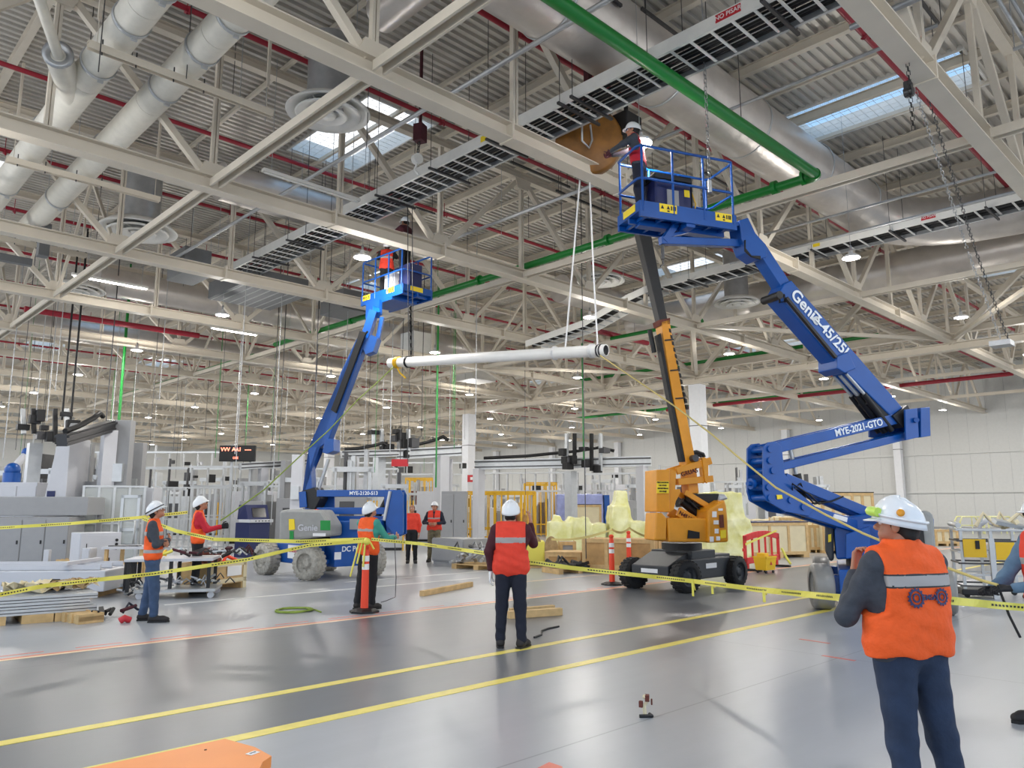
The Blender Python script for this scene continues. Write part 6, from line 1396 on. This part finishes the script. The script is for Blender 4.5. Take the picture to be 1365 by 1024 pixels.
# ---------------------------------------------------------------- left machines
cabinet('large grey machine enclosure at the left edge with three doors and black plinth', 'machine', gp(-70, 90, 760, 690, 757), 1.6, 5, 'machine_grey', 'black', name='machine_enclosure')
g = gp(-70, 115, 757, 662, 754); t = LT('machine_hood', 'long plain grey machine hood overhanging the grey doors at left', 'machine', (Vector(g[0])+Vector((0,.0,0)), g[1], g[2], g[3]))
lb(t, 'hood', 'machine_grey', lambda m: B(m, 0,-.06,g[3]*.725,g[2],1.7,g[3]), .02); lb(t, 'hood_leg', 'machine_grey', lambda m: B(m, g[2]-.15,1.5,0,g[2]-.02,1.65,g[3]*.725))
g = gp(47, 94, 748, 583); t = LT('machine_tower', 'tall tapered white machine tower with a dark blue window at left', 'machine', g); w, h = g[2], g[3]
lb(t, 'tower', 'machine_white', lambda m: m.prism([(0,0),(w*1.0,0),(w*.98,h*.40),(w*.86,h*.46),(w*.84,h),(w*.50,h)], (0,.6,0), (1,0,0), (0,0,1), (0,-1,0), 1.2), .02)
lb(t, 'window', 'blue_dark', lambda m: B(m, w*.33,-.03,h*.50-.35,w*.55,.0,h*.56))
lb(t, 'cap', 'machine_grey', lambda m: m.lathe([(.0,.5),(.16,.5),(.34,0),(0,0)], (w*.66,.6,h), (0,0,1), 16))
g = gp(-60, 45, 745, 643); cabinet('white machine block at the far left behind the grey hood', 'machine', g, 2.0, 4, 'machine_white')
g = gp(96, 110, 745, 642); cabinet('grey box column right of the white tower', 'machine', (g[0], g[1], 1.2, g[3]), 1.0, 1, 'machine_grey')
def robot(label, px, yb, z0, col, col2):
    o = onz(px, yb, 0); t = thing('industrial_robot', label, 'robot', tuple(o), .5)
    lb(t, 'pedestal', col2, lambda m: B(m, -.3,-.3,0,.3,.3,z0), .02)
    lb(t, 'shoulder', col, lambda m: (m.cyl((0,0,z0),(0,0,z0+.35),.28,n=20), m.sphere((0,0,z0+.45),.26,14,10)))
    lb(t, 'upper_arm', col2, lambda m: m.cyl((0,0,z0+.45),(.5,0,z0+1.1),.15,.11,n=16))
    lb(t, 'forearm', col, lambda m: (m.sphere((.5,0,z0+1.1),.18,12,8), m.cyl((.5,0,z0+1.1),(1.0,0,z0+.8),.11,.07,n=14)))
    lb(t, 'wrist', 'dark', lambda m: m.cyl((1.0,0,z0+.8),(1.1,0,z0+.6),.08,n=12))
    return t
robot('blue and white robot arm above the machine at the left edge', 5, 740, 2.5, 'blue', 'machine_white')
def gantry(label, px0, px1, y, dep0, dep1, hb=.35, chain=True, legs=(), name='gantry_beam', bm='alu'):
    a, b = ondep(px0, y[0], dep0), ondep(px1, y[1], dep1); t = thing(name, label, 'gantry', (a.x,a.y,0)); d = (b-a).normalized()
    m = MB(); m.beam(a, b, .3, hb); m.build('beam', bm, t)
    for s in (-1, 1): m = MB(); n = d.cross(Z).normalized(); m.beam(a+n*.18*s+Z*hb*.3, b+n*.18*s+Z*hb*.3, .06, .06); m.beam(a+n*.17*s-Z*hb*.25, b+n*.17*s-Z*hb*.25, .03, .05); m.build('guide_rail', 'steel_dark', t)
    if chain:
        m = MB(); m.tube([a.lerp(b,.05)+Z*hb*.7, a.lerp(b,.3)+Z*(hb*.8), a.lerp(b,.6)+Z*(hb*1.2), a.lerp(b,.72)+Z*(hb*1.5), a.lerp(b,.8)+Z*hb*1.1], .08, n=6); m.build('cable_chain', 'black', t)
    for f, wd in legs:
        p = a.lerp(b, f); m = MB(); m.b2((p.x-wd/2,p.y-wd/2,0), (p.x+wd/2,p.y+wd/2,p.z-hb*.4)); m.build('leg', 'machine_white', t)
    return t
gantry('dark gantry beam running from the white tower up to the tall grey posts', 82, 148, (587,568), 22, 25, .35, True, [(.98,.4)], bm='steel_dark')
gantry('pale gantry beam ending at the tall hall column, black cable chain on top', 528, 614, (606,601), 33, 34, .45, True, [(.70,.5)])
gantry('long gantry beam behind the centre man spanning right to the yellow lift', 634, 868, (620,615), 36, 34, .45, True, [(.02,.4), (.95,.4)])
gantry('thin gantry rail behind the left lift boom', 320, 420, (622,616), 30, 32, .25, False, [(.3,.3),(.95,.3)])
gantry('low gantry rail of the middle cells left of the hall column', 455, 530, (606,604), 32, 33, .3, True, [(.2,.4)])
def lift_unit(label, px, y0, y1, dep, m_='black'):
    a, b = ondep(px, y0, dep), ondep(px, y1, dep); t = thing('gantry_head', label, 'machine', (a.x,a.y,0))
    for dx in (-.55, -.2, .55, .95): m = MB(); p = RT*dx; m.beam(a+p, b+p+Z*(.3 if dx < 0 else 0), .13, .13); m.build('vertical_axis', m_ if dx in (-.2,.55) else 'alu', t)
    rnd = random.Random(int(px))
    for k in range(9): m = MB(); c = b+RT*rnd.uniform(-.9,1.2)+Z*rnd.uniform(0,1.0); m.box(c, (rnd.uniform(.2,.5),.3,rnd.uniform(.15,.4))); m.build('drive_unit', rnd.choice(['black','black','steel_dark','dark']), t, bevel=.01)
    p = Vector((b.x,b.y,0)); m = MB(); m.b2((p.x-.2,p.y+.3,0),(p.x+.2,p.y+.7,b.z)); m.build('column', 'alu', t)
    return t
lift_unit('black gantry head with vertical axes hanging over the middle cells, right of centre', 772, 578, 628, 34)
lift_unit('grey gantry head with vertical axes right of the left lift boom', 515, 572, 606, 33, 'alu')
lift_unit('tall dark gantry head behind the white machine tower', 52, 545, 590, 26, 'dark')
for i, (x0, w_, dep, yt, lb_) in enumerate([(141,.55,25,560,'tall grey cell post with cabinets, first right of the dark gantry beam'), (163,.5,26,590,'second tall grey cell post right of the dark gantry beam'), (131,.3,25,590,'dark slim cell post left of the tall grey posts'), (97,.4,26,592,'grey curved guard plate right of the white tower'), (583,.62,34,612,'white post below the gantry beam just left of the hall column'), (385,.4,27,606,'slim white post of the cell behind the left lift')]):
    p = ondep(x0, 700, dep); t = thing('cell_post', lb_, 'post', (p.x,p.y,0), YAW-PI/2); hh = ondep(x0, yt, dep).z
    lb(t, 'post', 'machine_grey' if i < 4 else 'machine_white', lambda m: B(m, 0,0,0,w_,w_*.6,hh), .01); lb(t, 'junction_box', 'alu', lambda m: B(m, w_*.1,-.12,hh*.55,w_*.8,0,hh*.68)); lb(t, 'foot_plate', 'steel_dark', lambda m: B(m, -.08,-.08,0,w_+.08,w_*.6+.08,.03))
# fenced cells
fence('aluminium framed guard fence with grey panels behind the white control cabinet', gp(108, 190, 748, 647, 746), 4, 'alu', 'clear_panel', .07)
fence('aluminium guard fence of thin posts between the two left workers', gp(205, 300, 735, 649, 733), 12, 'alu', None, .05)
fence('second row of thin aluminium fence posts farther behind the left workers', gp(215, 325, 724, 650, 722), 14, 'alu', None, .06)
fence('tall framed translucent cell wall behind the left lift', gp(360, 440, 722, 648, 721), 6, 'alu', 'clear_panel', .07)
fence('translucent cell wall behind the left lift arms', gp(425, 530, 720, 650, 719), 9, 'alu', 'clear_panel', .06)
g = gp(158, 184, 757, 660); t = LT('cell_door', 'aluminium cell door frame with a square handle bar left of the left worker', 'door', g); w, h = g[2], g[3]
lb(t, 'door_frame', 'alu', lambda m: (B(m, 0,0,0,.08,.08,h), B(m, w-.08,0,0,w,.08,h), B(m, 0,0,h-.08,w,.08,h), B(m, 0,0,h*.5,w,.08,h*.5+.08), B(m, 0,0,.05,w,.08,.13)))
lb(t, 'door_panel', 'clear_panel', lambda m: B(m, .08,.03,.1,w-.08,.05,h-.08)); lb(t, 'handle_bar', 'alu', lambda m: m.tube([(w*.1,-.1,h*.32),(w*.1,-.1,h*.64),(w*.9,-.1,h*.64),(w*.9,-.1,h*.32)], .035, n=8, closed=True))
cabinet('tall white flat cabinet right behind the left worker', 'cabinet', gp(182, 202, 745, 650), .6, 1, 'machine_white')
g = gp(105, 160, 768, 711, 765); t = cabinet('white control cabinet with black buttons in front of the left cell', 'cabinet', g, .9, 1, 'machine_white', 'dark', False)
w, h = g[2], g[3]; lb(t, 'push_buttons', 'black', lambda m: [m.cyl((w*.88,-.026,h*(.62+.1*k)),(w*.88,-.05,h*(.62+.1*k)),.035,n=12) for k in range(3)]); lb(t, 'vent', 'dark', lambda m: (B(m, w*.7,-.03,h*.1,w*.74,-.02,h*.4), B(m, w*.15,-.03,h*.4,w*.17,-.02,h*.75)))
cabinet('small white box standing before the white control cabinet', 'box', gp(108, 119, 772, 731), .3, 1, 'machine_white', 'dark', False)
cabinet('white machine body behind the kiosk and left lift', 'machine', gp(300, 362, 725, 655), 1.5, 2, 'machine_white')
cabinet('white roofed machine behind the left lift boom', 'machine', gp(445, 520, 714, 637), 2, 4, 'machine_white')
cabinet('white housing with rounded roof behind the far pair', 'machine', gp(555, 583, 722, 655), 1, 1, 'machine_white')
cabinet('light grey tall cabinet standing left of the yellow cage', 'cabinet', gp(588, 621, 735, 655), 1.2, 2, 'machine_grey')
cabinet('low grey cabinet with a dark slot on the floor left of the pallet', 'cabinet', gp(576, 618, 752, 717, 756), 1.0, 1, 'machine_grey', 'machine_grey', False)
# red sign by the column, pink panel
for px, y, dep, w_, h_, tx, lb_ in ((628.5,638,49.0,.52,.45,'!','small red sign on the right side of the hall column'), (533,617,32,.7,.3,'','pink red panel below the gantry right of the left boom')):
    p = ondep(px, y, dep); t = thing('red_sign', lb_, 'sign', p, YAW-PI/2); lb(t, 'plate', 'red_label', lambda m: B(m, -w_/2,0,-h_/2,w_/2,.04,h_/2))
    if tx: lb(t, 'pictogram', 'sticker_white', lambda m: (B(m, -.08,-.01,-.09,.08,0,.09),)); 
    lb(t, 'bracket', 'alu', lambda m: B(m, -.02,.04,-h_*.5,.02,.5,h_*.2))
    if not tx: lb(t, 'hanger', 'steel_dark', lambda m: m.cyl((0,.1,0),(0,.1,ZD-p.z),.015,n=6))
# yellow cages
def cage(label, g, d, n, tall=False):
    t = LT('yellow_cage', label, 'safety cage', g); w, h = g[2], g[3]
    for i in range(n+1):
        x = w*i/n; wd = .09 if i % 2 == 0 else .05
        for y in (0, d): lb(t, 'post', 'cage_yellow', lambda m: B(m, x-wd/2,y,0,x+wd/2,y+wd,h))
    for z in (.12, h*.12+.3, h-.12, h-.02): lb(t, 'rail', 'cage_yellow', lambda m: (B(m, 0,0,z-.03,w,.05,z+.03), B(m, 0,d,z-.03,w,d+.05,z+.03), B(m, 0,0,z-.03,.05,d,z+.03), B(m, w-.05,0,z-.03,w,d,z+.03)))
    rnd = random.Random(n)
    for k in range(6): x = rnd.uniform(.1,w-.5); lb(t, 'inner_unit', rnd.choice(['machine_grey','brown_rag','plywood','alu']), lambda m: B(m, x,d*.3,.1,x+.35,d*.7,rnd.uniform(.5,.9)*h))
    return t
cage('yellow painted steel cage behind the centre man', gp(623, 713, 722, 655), 2.5, 10)
cage('taller yellow cage frame right behind the first cage', gp(700, 742, 715, 643), 2.5, 6)
cage('yellow rail frame visible left of the hall column', gp(540, 585, 708, 637), 2, 7)
cage('yellow cage between the wrapped machines and the yellow lift', gp(838, 875, 712, 652), 2, 5)
# pallet with machine parts
g = gp(602, 668, 758, 740, 762); t = LT('pallet', 'wooden pallet carrying grey machine parts left of the centre man', 'pallet', g); pallet(t, g[2], 1.0)
scrap('machine_parts', 'grey clamps and fixtures piled on the pallet left of the centre man', Vector(g[0])+Z*.13, g[1], 30, (g[2]*.7,.7), .42, ['alu','galv','machine_grey','steel_dark'], 'machine parts', 12, .24)
g = gp(700, 738, 757, 745); t = LT('yellow_wrapped_box', 'bright yellow plastic wrapped box right of the centre man', 'box', (g[0],g[1],g[2],.75)); lb(t, 'box', 'tape_yellow', lambda m: B(m, 0,0,.05,g[2]*.7,.8,.72), .04); lb(t, 'pallet_base', 'wood', lambda m: B(m, -.1,-.1,0,g[2]*.8,.9,.05))
g = gp(745, 802, 766, 752, 763); t = LT('pallet', 'low pallet with flattened black sacks in front of the plywood crates', 'pallet', g); pallet(t, g[2], .8)
scrap('black_sacks', 'flat black plastic sacks lying on the low pallet', Vector(g[0])+Z*.13, g[1], 16, (g[2]*.8,.5), .06, ['black','dark'], 'sacks', 13, .3)
# wooden arches and crates
for i, (x0, x1, lb_) in enumerate([(706,723,'left arched wooden board standing right of the centre man'), (726,744,'right arched wooden board standing by the small crate')]):
    g = gp(x0, x1, 757, 715); t = LT('arched_board', lb_, 'board', g); w, h = g[2], g[3]
    lb(t, 'board', 'steel_dark' if False else 'kraft', lambda m: m.prism([(0,0),(w,0)]+[(w/2+w/2*math.cos(a), h*.6+h*.4*math.sin(a)) for a in [PI*k/10 for k in range(11)]], (0,.05,0), (1,0,0), (0,0,1), (0,-1,0), .08)); lb(t, 'foot', 'wood', lambda m: B(m, 0,-.1,0,w,.3,.05))
crate('plywood crate, large, left of the far orange posts', gp(776, 872, 763, 718, 766), 1.4, 'plywood', 3)
crate('small plywood crate in front of the large plywood crate', gp(727, 774, 760, 737, 761), .9, 'plywood', 2, lid='wood')
crate('greyish box with round port between arched board and plywood crate', gp(746, 768, 756, 722), .8, 'machine_grey', 1, 'grey_box', feet=False)
# wrapped machines
wrapped('lumpy machine wrapped in translucent yellow plastic above the plywood crates', gp(728, 812, 740, 686), [(0,0,.45,1,.85,.12),(.35,.1,.75,.9,.95,.15),(.7,0,1,1,.8,.1),(.1,.2,.3,.8,1.0,.3)], 2.0, seed=1)
wrapped('tall peaked machine wrapped in yellow plastic left of the yellow lift', gp(814, 876, 742, 655), [(0,0,.62,1,1.04,.62),(0,0,.45,1,.8,.15),(.2,.05,1,.95,.55,.12)], 2.0, seed=3)
wrapped('tall machine wrapped in pale yellow plastic directly behind the yellow lift', gp(938, 1000, 746, 654), [(0,0,.95,1,1.0,.06),(.1,0,1.1,1,.6,.05)], 1.8, seed=5)
wrapped('long low load wrapped in clear film behind the right crates', gp(1000, 1100, 722, 688), [(0,0,.4,1,.9,.2),(.35,.0,.8,1,1,.2),(.7,0,1,1,.85,.2)], 1.5, seed=8, m_='wood_pale')
mat('film_blue', S(150,158,205), .35, noise=.1, bump=.6, bscale=4)
t = wrapped('film wrapped bluish box behind the lumpy wrapped machine', gp(741, 806, 722, 658), [(0,0,1,1,1,.02)], 1.6, 'film_blue', seed=2, amp=.03)
g = gp(806, 813, 722, 660); t = LT('blue_panel', 'upright strong blue panel at the right end of the film wrapped box', 'panel', g); lb(t, 'panel', 'blue', lambda m: B(m, 0,0,0,g[2],.8,g[3])); lb(t, 'foot', 'dark', lambda m: B(m, -.05,-.05,0,g[2]+.05,.9,.04))
crate('pale open topped frame box in front of the bluish box', gp(757, 802, 725, 673), .9, 'wood_pale', 1, lid='blue_dark', feet=False)
cabinet('long white low machine roof running behind the wrapped machines', 'machine', gp(700, 872, 706, 646), 1.2, 6, 'machine_white')
# barrier + bucket
g = gp(993, 1040, 762, 709, 755); t = LT('plastic_barrier', 'red plastic pedestrian barrier right of the black lift wheel', 'barrier', g); w, h = g[2], g[3]
def bar_f(m):
    n = 6; arch = lambda x: h*(.90+.10*math.sin(PI*min(1,max(0,x/w))))
    B(m, 0,0,.18,w,.05,.34)
    for k in range(n): x = .08+(w-.2)*k/(n-1); B(m, x,0,.3,x+.05,.05,h*.86)
    for k in range(10): x0 = w*k/10; x1 = w*(k+1)/10; m.add([(x0,0,arch(x0)-.16),(x1,0,arch(x1)-.16),(x1,0,arch(x1)),(x0,0,arch(x0)),(x0,.05,arch(x0)-.16),(x1,.05,arch(x1)-.16),(x1,.05,arch(x1)),(x0,.05,arch(x0))], [(0,1,2,3),(7,6,5,4),(3,2,6,7),(0,4,5,1),(0,3,7,4),(1,5,6,2)])
    B(m, 0,0,.18,.13,.05,h*.9); B(m, w-.13,0,.18,w,.05,h*.9); B(m, -.06,0,h*.5,0,.05,h*.58)
lb(t, 'panel', 'red_barrier', bar_f, .01)
for x in (.15, w-.25): lb(t, 'foot', 'black', lambda m: B(m, x,-.35,0,x+.09,.4,.06)); lb(t, 'foot_link', 'red_barrier', lambda m: B(m, x+.01,0,.05,x+.08,.05,.2))
lb(t, 'yellow_tape', 'tape_yellow', lambda m: m.beam((0,-.02,h*.68),(w*.9,-.02,h*.98),.01,.05))
g = gp(1021, 1041, 765, 740, 763); o = Vector(g[0]); t = LT('mop_bucket', 'yellow mop bucket on casters before the red barrier', 'bucket', g); w, h = .34, .42
def buck(m):
    a = [(0,0),(.40,0),(.40,.30),(0,.30)]; b = [(-.03,-.03),(.45,-.03),(.45,.34),(-.03,.34)]
    vs = [(x,y,.08) for x,y in a]+[(x,y,.40) for x,y in b]+[(x*.92+.02,y*.92+.01,.38) for x,y in b]; m.add(vs, [(0,3,2,1),(0,1,5,4),(1,2,6,5),(2,3,7,6),(3,0,4,7),(4,5,9,8),(5,6,10,9),(6,7,11,10),(7,4,8,11)])
    B(m, -.04,-.04,.38,.46,-.02,.42); B(m, -.04,.33,.38,.46,.35,.42); B(m, -.04,-.04,.38,-.02,.35,.42); B(m, .44,-.04,.38,.46,.35,.42)
lb(t, 'tub', 'bucket_yellow', buck)
for x in (.04,.36):
    for y in (.03,.27): lb(t, 'caster', 'black', lambda m: m.cyl((x,y-.015,.035),(x,y+.015,.035),.035,n=12))
lb(t, 'wringer', 'bucket_yellow', lambda m: B(m, .05,.05,.4,.22,.28,.50)); lb(t, 'warning_mark', 'red_label', lambda m: m.prism([(-.05,-.04),(.05,-.04),(0,.05)], (.2,-.026,.25), (1,0,0), (0,0,1), (0,-1,0), .004))
rope('loose yellow hose hanging right of the red barrier', [(1042,731,19),(1048,743,18.9),(1054,752,18.8)], .03, 'tape_yellow')
# right crates
crate('pale crate with a dark blue lid edge right of the red barrier', gp(1000, 1078, 745, 697, 743), 1.4, 'wood_pale', 3, lid='blue_dark')
crate('second pale crate behind the right lift arms', gp(1078, 1096, 737, 700), 1.4, 'wood_pale', 2)
crate('tall pale crate stack behind the right lift, dark top', gp(1097, 1167, 738, 657), 2.0, 'wood_pale', 5, lid='dark')
crate('low pale crate right of the grey lift hood', gp(1247, 1278, 728, 706), 1.4, 'wood_pale', 3)
crate('long low pale crate along the back wall at right', gp(1285, 1400, 705, 694), 1.4, 'wood_pale', 8, lid='blue_dark')
crate('pale crate between the wrapped load and the tall crate', gp(1040, 1098, 728, 690), 1.4, 'wood_pale', 4)
# wire rack cart
g = gp(1282, 1372, 797, 700, 800); t = LT('rack_cart', 'wire frame rack cart with yellow panels at the right edge', 'cart', g); w, h = g[2], g[3]*.96
for x in (0, w*.45, w-.05):
    for y in (0, .8): lb(t, 'post', 'alu', lambda m: B(m, x,y,.1,x+.05,y+.05,h))
for k in range(6): z = .2+(h-.25)*k/5; lb(t, 'shelf_frame', 'alu' if k % 2 else 'steel_dark', lambda m: (B(m, -.06,-.02,z,w,.0,z+.03), B(m, 0,.83,z,w,.86,z+.03), B(m, -.02,0,z,0,.85,z+.03)))
lb(t, 'yellow_panel', 'bucket_yellow', lambda m: (B(m, .04,-.04,h*.58,w*.38,-.025,h*.84), B(m, w*.52,-.04,h*.55,w*.8,-.025,h*.80)))
lb(t, 'latch', 'black', lambda m: B(m, w*.22,-.07,h*.70,w*.28,-.03,h*.82))
lb(t, 'top_tray', 'machine_white', lambda m: (B(m, 0,0,h-.06,w,.85,h-.03),))
lb(t, 'base', 'dark', lambda m: B(m, -.05,-.05,.05,w*.5,.5,.16), .02)
for x in (.05, w-.1):
    for y in (.05, .75): lb(t, 'caster', 'black', lambda m: m.cyl((x,y-.02,.05),(x,y+.02,.05),.05,n=12))
lb(t, 'middle_column', 'alu', lambda m: B(m, w*.42,-.08,0,w*.5,.0,h*.85))
q = Vector(g[0]); scrap('box_load', 'pale boxes and film lying on top of the rack cart', q+Z*h, g[1], 10, (w*.8,.5), .05, ['machine_white','wood_pale','alu'], 'boxes', 15, .3)
for i, (x0, x1, lb_) in enumerate([(1280,1312,'left yellowish hoop railing far right near the back wall'), (1318,1350,'right yellowish hoop railing far right near the back wall')]):
    g = gp(x0, x1, 712, 689); t = LT('hoop_railing', lb_, 'railing', g); w, h = g[2], g[3]
    for k in range(2): lb(t, 'hoop', 'wrap_yellow', lambda m: m.tube([(0,k*.6,0),(0,k*.6,h*.7),(w*.12,k*.6,h),(w*.88,k*.6,h),(w,k*.6,h*.7),(w,k*.6,0)], .05, n=8))
    lb(t, 'rail', 'wrap_yellow', lambda m: (m.cyl((0,0,h*.5),(w,0,h*.5),.04,n=8), m.cyl((w*.5,0,0),(w*.5,0,h),.03,n=8)))
# ---------------------------------------------------------------- background cells: rows of machines filling the hall
rnd = random.Random(21)
places = ['far left behind the machine tower','left of the display board','below the display board','behind the blue kiosk','behind the left lift','left of the far pair','behind the far pair','behind the yellow cage','right of the yellow cage','behind the wrapped machines','left of the yellow lift mast','behind the yellow lift','between the lifts','behind the raised blue arms','right part of the hall']
for row, (dep, lo_, hi_) in enumerate([(30,-20,600),(37,-20,880),(46,-20,1000),(56,150,1100)]):
    px = lo_
    k = 0
    while px < hi_:
        wpx = rnd.uniform(26,58)*30/dep*1.2; a = ondep(px, 700, dep); a.z = 0; cc = a+RT*(wpx*dep/1020*.4)+Vector((FW.x,FW.y,0)).normalized()*.8
        if min((cc-q).length for q in FOOT) < wpx*dep/1020*.4+.75: px += 7; continue
        hgt = rnd.uniform(1.9,3.1); wd = wpx*dep/1020
        lbl = 'pale machine cell with window and posts, %s from the left in the %s background row' % (ORD[k], ORD[row]); k += 1
        FOOT.append(cc); t = thing('machine_cell', lbl, 'machine', (a.x,a.y,0), YAW-PI/2+rnd.choice([0,.1,-.1]), 'background machine cells'); mm_ = rnd.choice(['machine_grey','machine_white','machine_white','alu'])
        lb(t, 'body', mm_, lambda m: B(m, 0,0,.1,wd*.8,1.6,hgt*.8), .02); lb(t, 'plinth', 'dark', lambda m: B(m, .05,.05,0,wd*.75,1.5,.1))
        lb(t, 'window', rnd.choice(['dark','clear_panel','steel_dark']), lambda m: B(m, wd*.15,-.02,hgt*.35,wd*.5,0,hgt*.65))
        for q in range(rnd.randint(2,5)):
            x = rnd.uniform(0,wd*.75); h2 = hgt*rnd.uniform(.9,1.5); lb(t, rnd.choice(['frame_post','pipe_riser']), rnd.choice(['alu','galv','machine_grey','steel_dark']), lambda m: B(m, x,rnd.uniform(0,1),hgt*.7,x+rnd.uniform(.05,.25),rnd.uniform(1,1.3),h2))
        lb(t, 'top_rail', 'alu', lambda m: (B(m, -.1,.1,hgt*1.05,wd*.95,.25,hgt*1.12),  B(m, 0,.1,hgt*.7,.08,.2,hgt*1.1), B(m, wd*.8,.1,hgt*.7,wd*.88,.2,hgt*1.1)))
        if rnd.random() < .35: lb(t, 'yellow_guard', 'cage_yellow', lambda m: [B(m, wd*.8+i*.12,-.1,0,wd*.8+i*.12+.05,-.05,1.9) for i in range(4)])
        px += wpx*rnd.uniform(1.0,1.35)*1.0

# raised conveyor lattices over the cells
def lattice(label, px0, px1, z0, z1, dep0, dep1, seed, m_='galv'):
    a, b = ondep(px0, 640, dep0), ondep(px1, 640, dep1); t = thing('conveyor_frame', label, 'conveyor', (a.x,a.y,0)); rnd = random.Random(seed); n = int((b-a).length/.75)
    for z in (z0, z1): m = MB(); m.beam(Vector((a.x,a.y,z)), Vector((b.x,b.y,z)), .12, .10); m.build('rail', 'alu', t)
    for k in range(n+1):
        p = a.lerp(b, k/n); m = MB(); leg = k % 5 == 0 and min((Vector((p.x,p.y,0))-q).length for q in FOOT) > .9
        m.b2((p.x-.04,p.y-.04,0 if leg else z0), (p.x+.04,p.y+.04,z1+(.4 if leg else 0))); m.build('upright', m_, t)
        if rnd.random() < .45: m = MB(); s_ = rnd.uniform(.15,.45); m.box((p.x+.2,p.y+.1,rnd.uniform(z0+.15,z1)), (s_,.3,s_*rnd.uniform(.5,1.2))); m.build('module', rnd.choice(['dark','steel_dark','machine_grey','machine_white','alu','black']), t)
    return t
lattice('raised conveyor frame with small modules spanning from the hall column to the gantry head', 640, 770, 2.5, 3.5, 43, 42, 1)
lattice('raised conveyor frame between the gantry head and the yellow lift', 780, 880, 2.5, 3.4, 42, 40, 2)
lattice('conveyor frame right of the yellow lift mast behind the blue arms', 930, 1010, 2.2, 3.0, 43, 42, 3)
lattice('raised conveyor frame under the display board', 255, 385, 2.6, 3.5, 36, 36, 4)
lattice('raised conveyor frame behind the left lift boom', 400, 530, 2.7, 3.6, 40, 40, 5)
lattice('second higher conveyor frame far behind the far pair', 470, 615, 3.6, 4.3, 47, 47, 6)
lattice('high conveyor frame at far left between tower and display board', 110, 300, 3.7, 4.6, 42, 42, 7)
lattice('dark conveyor frame right of the machine tower', 100, 250, 2.4, 3.3, 33, 33, 8, 'steel_dark')
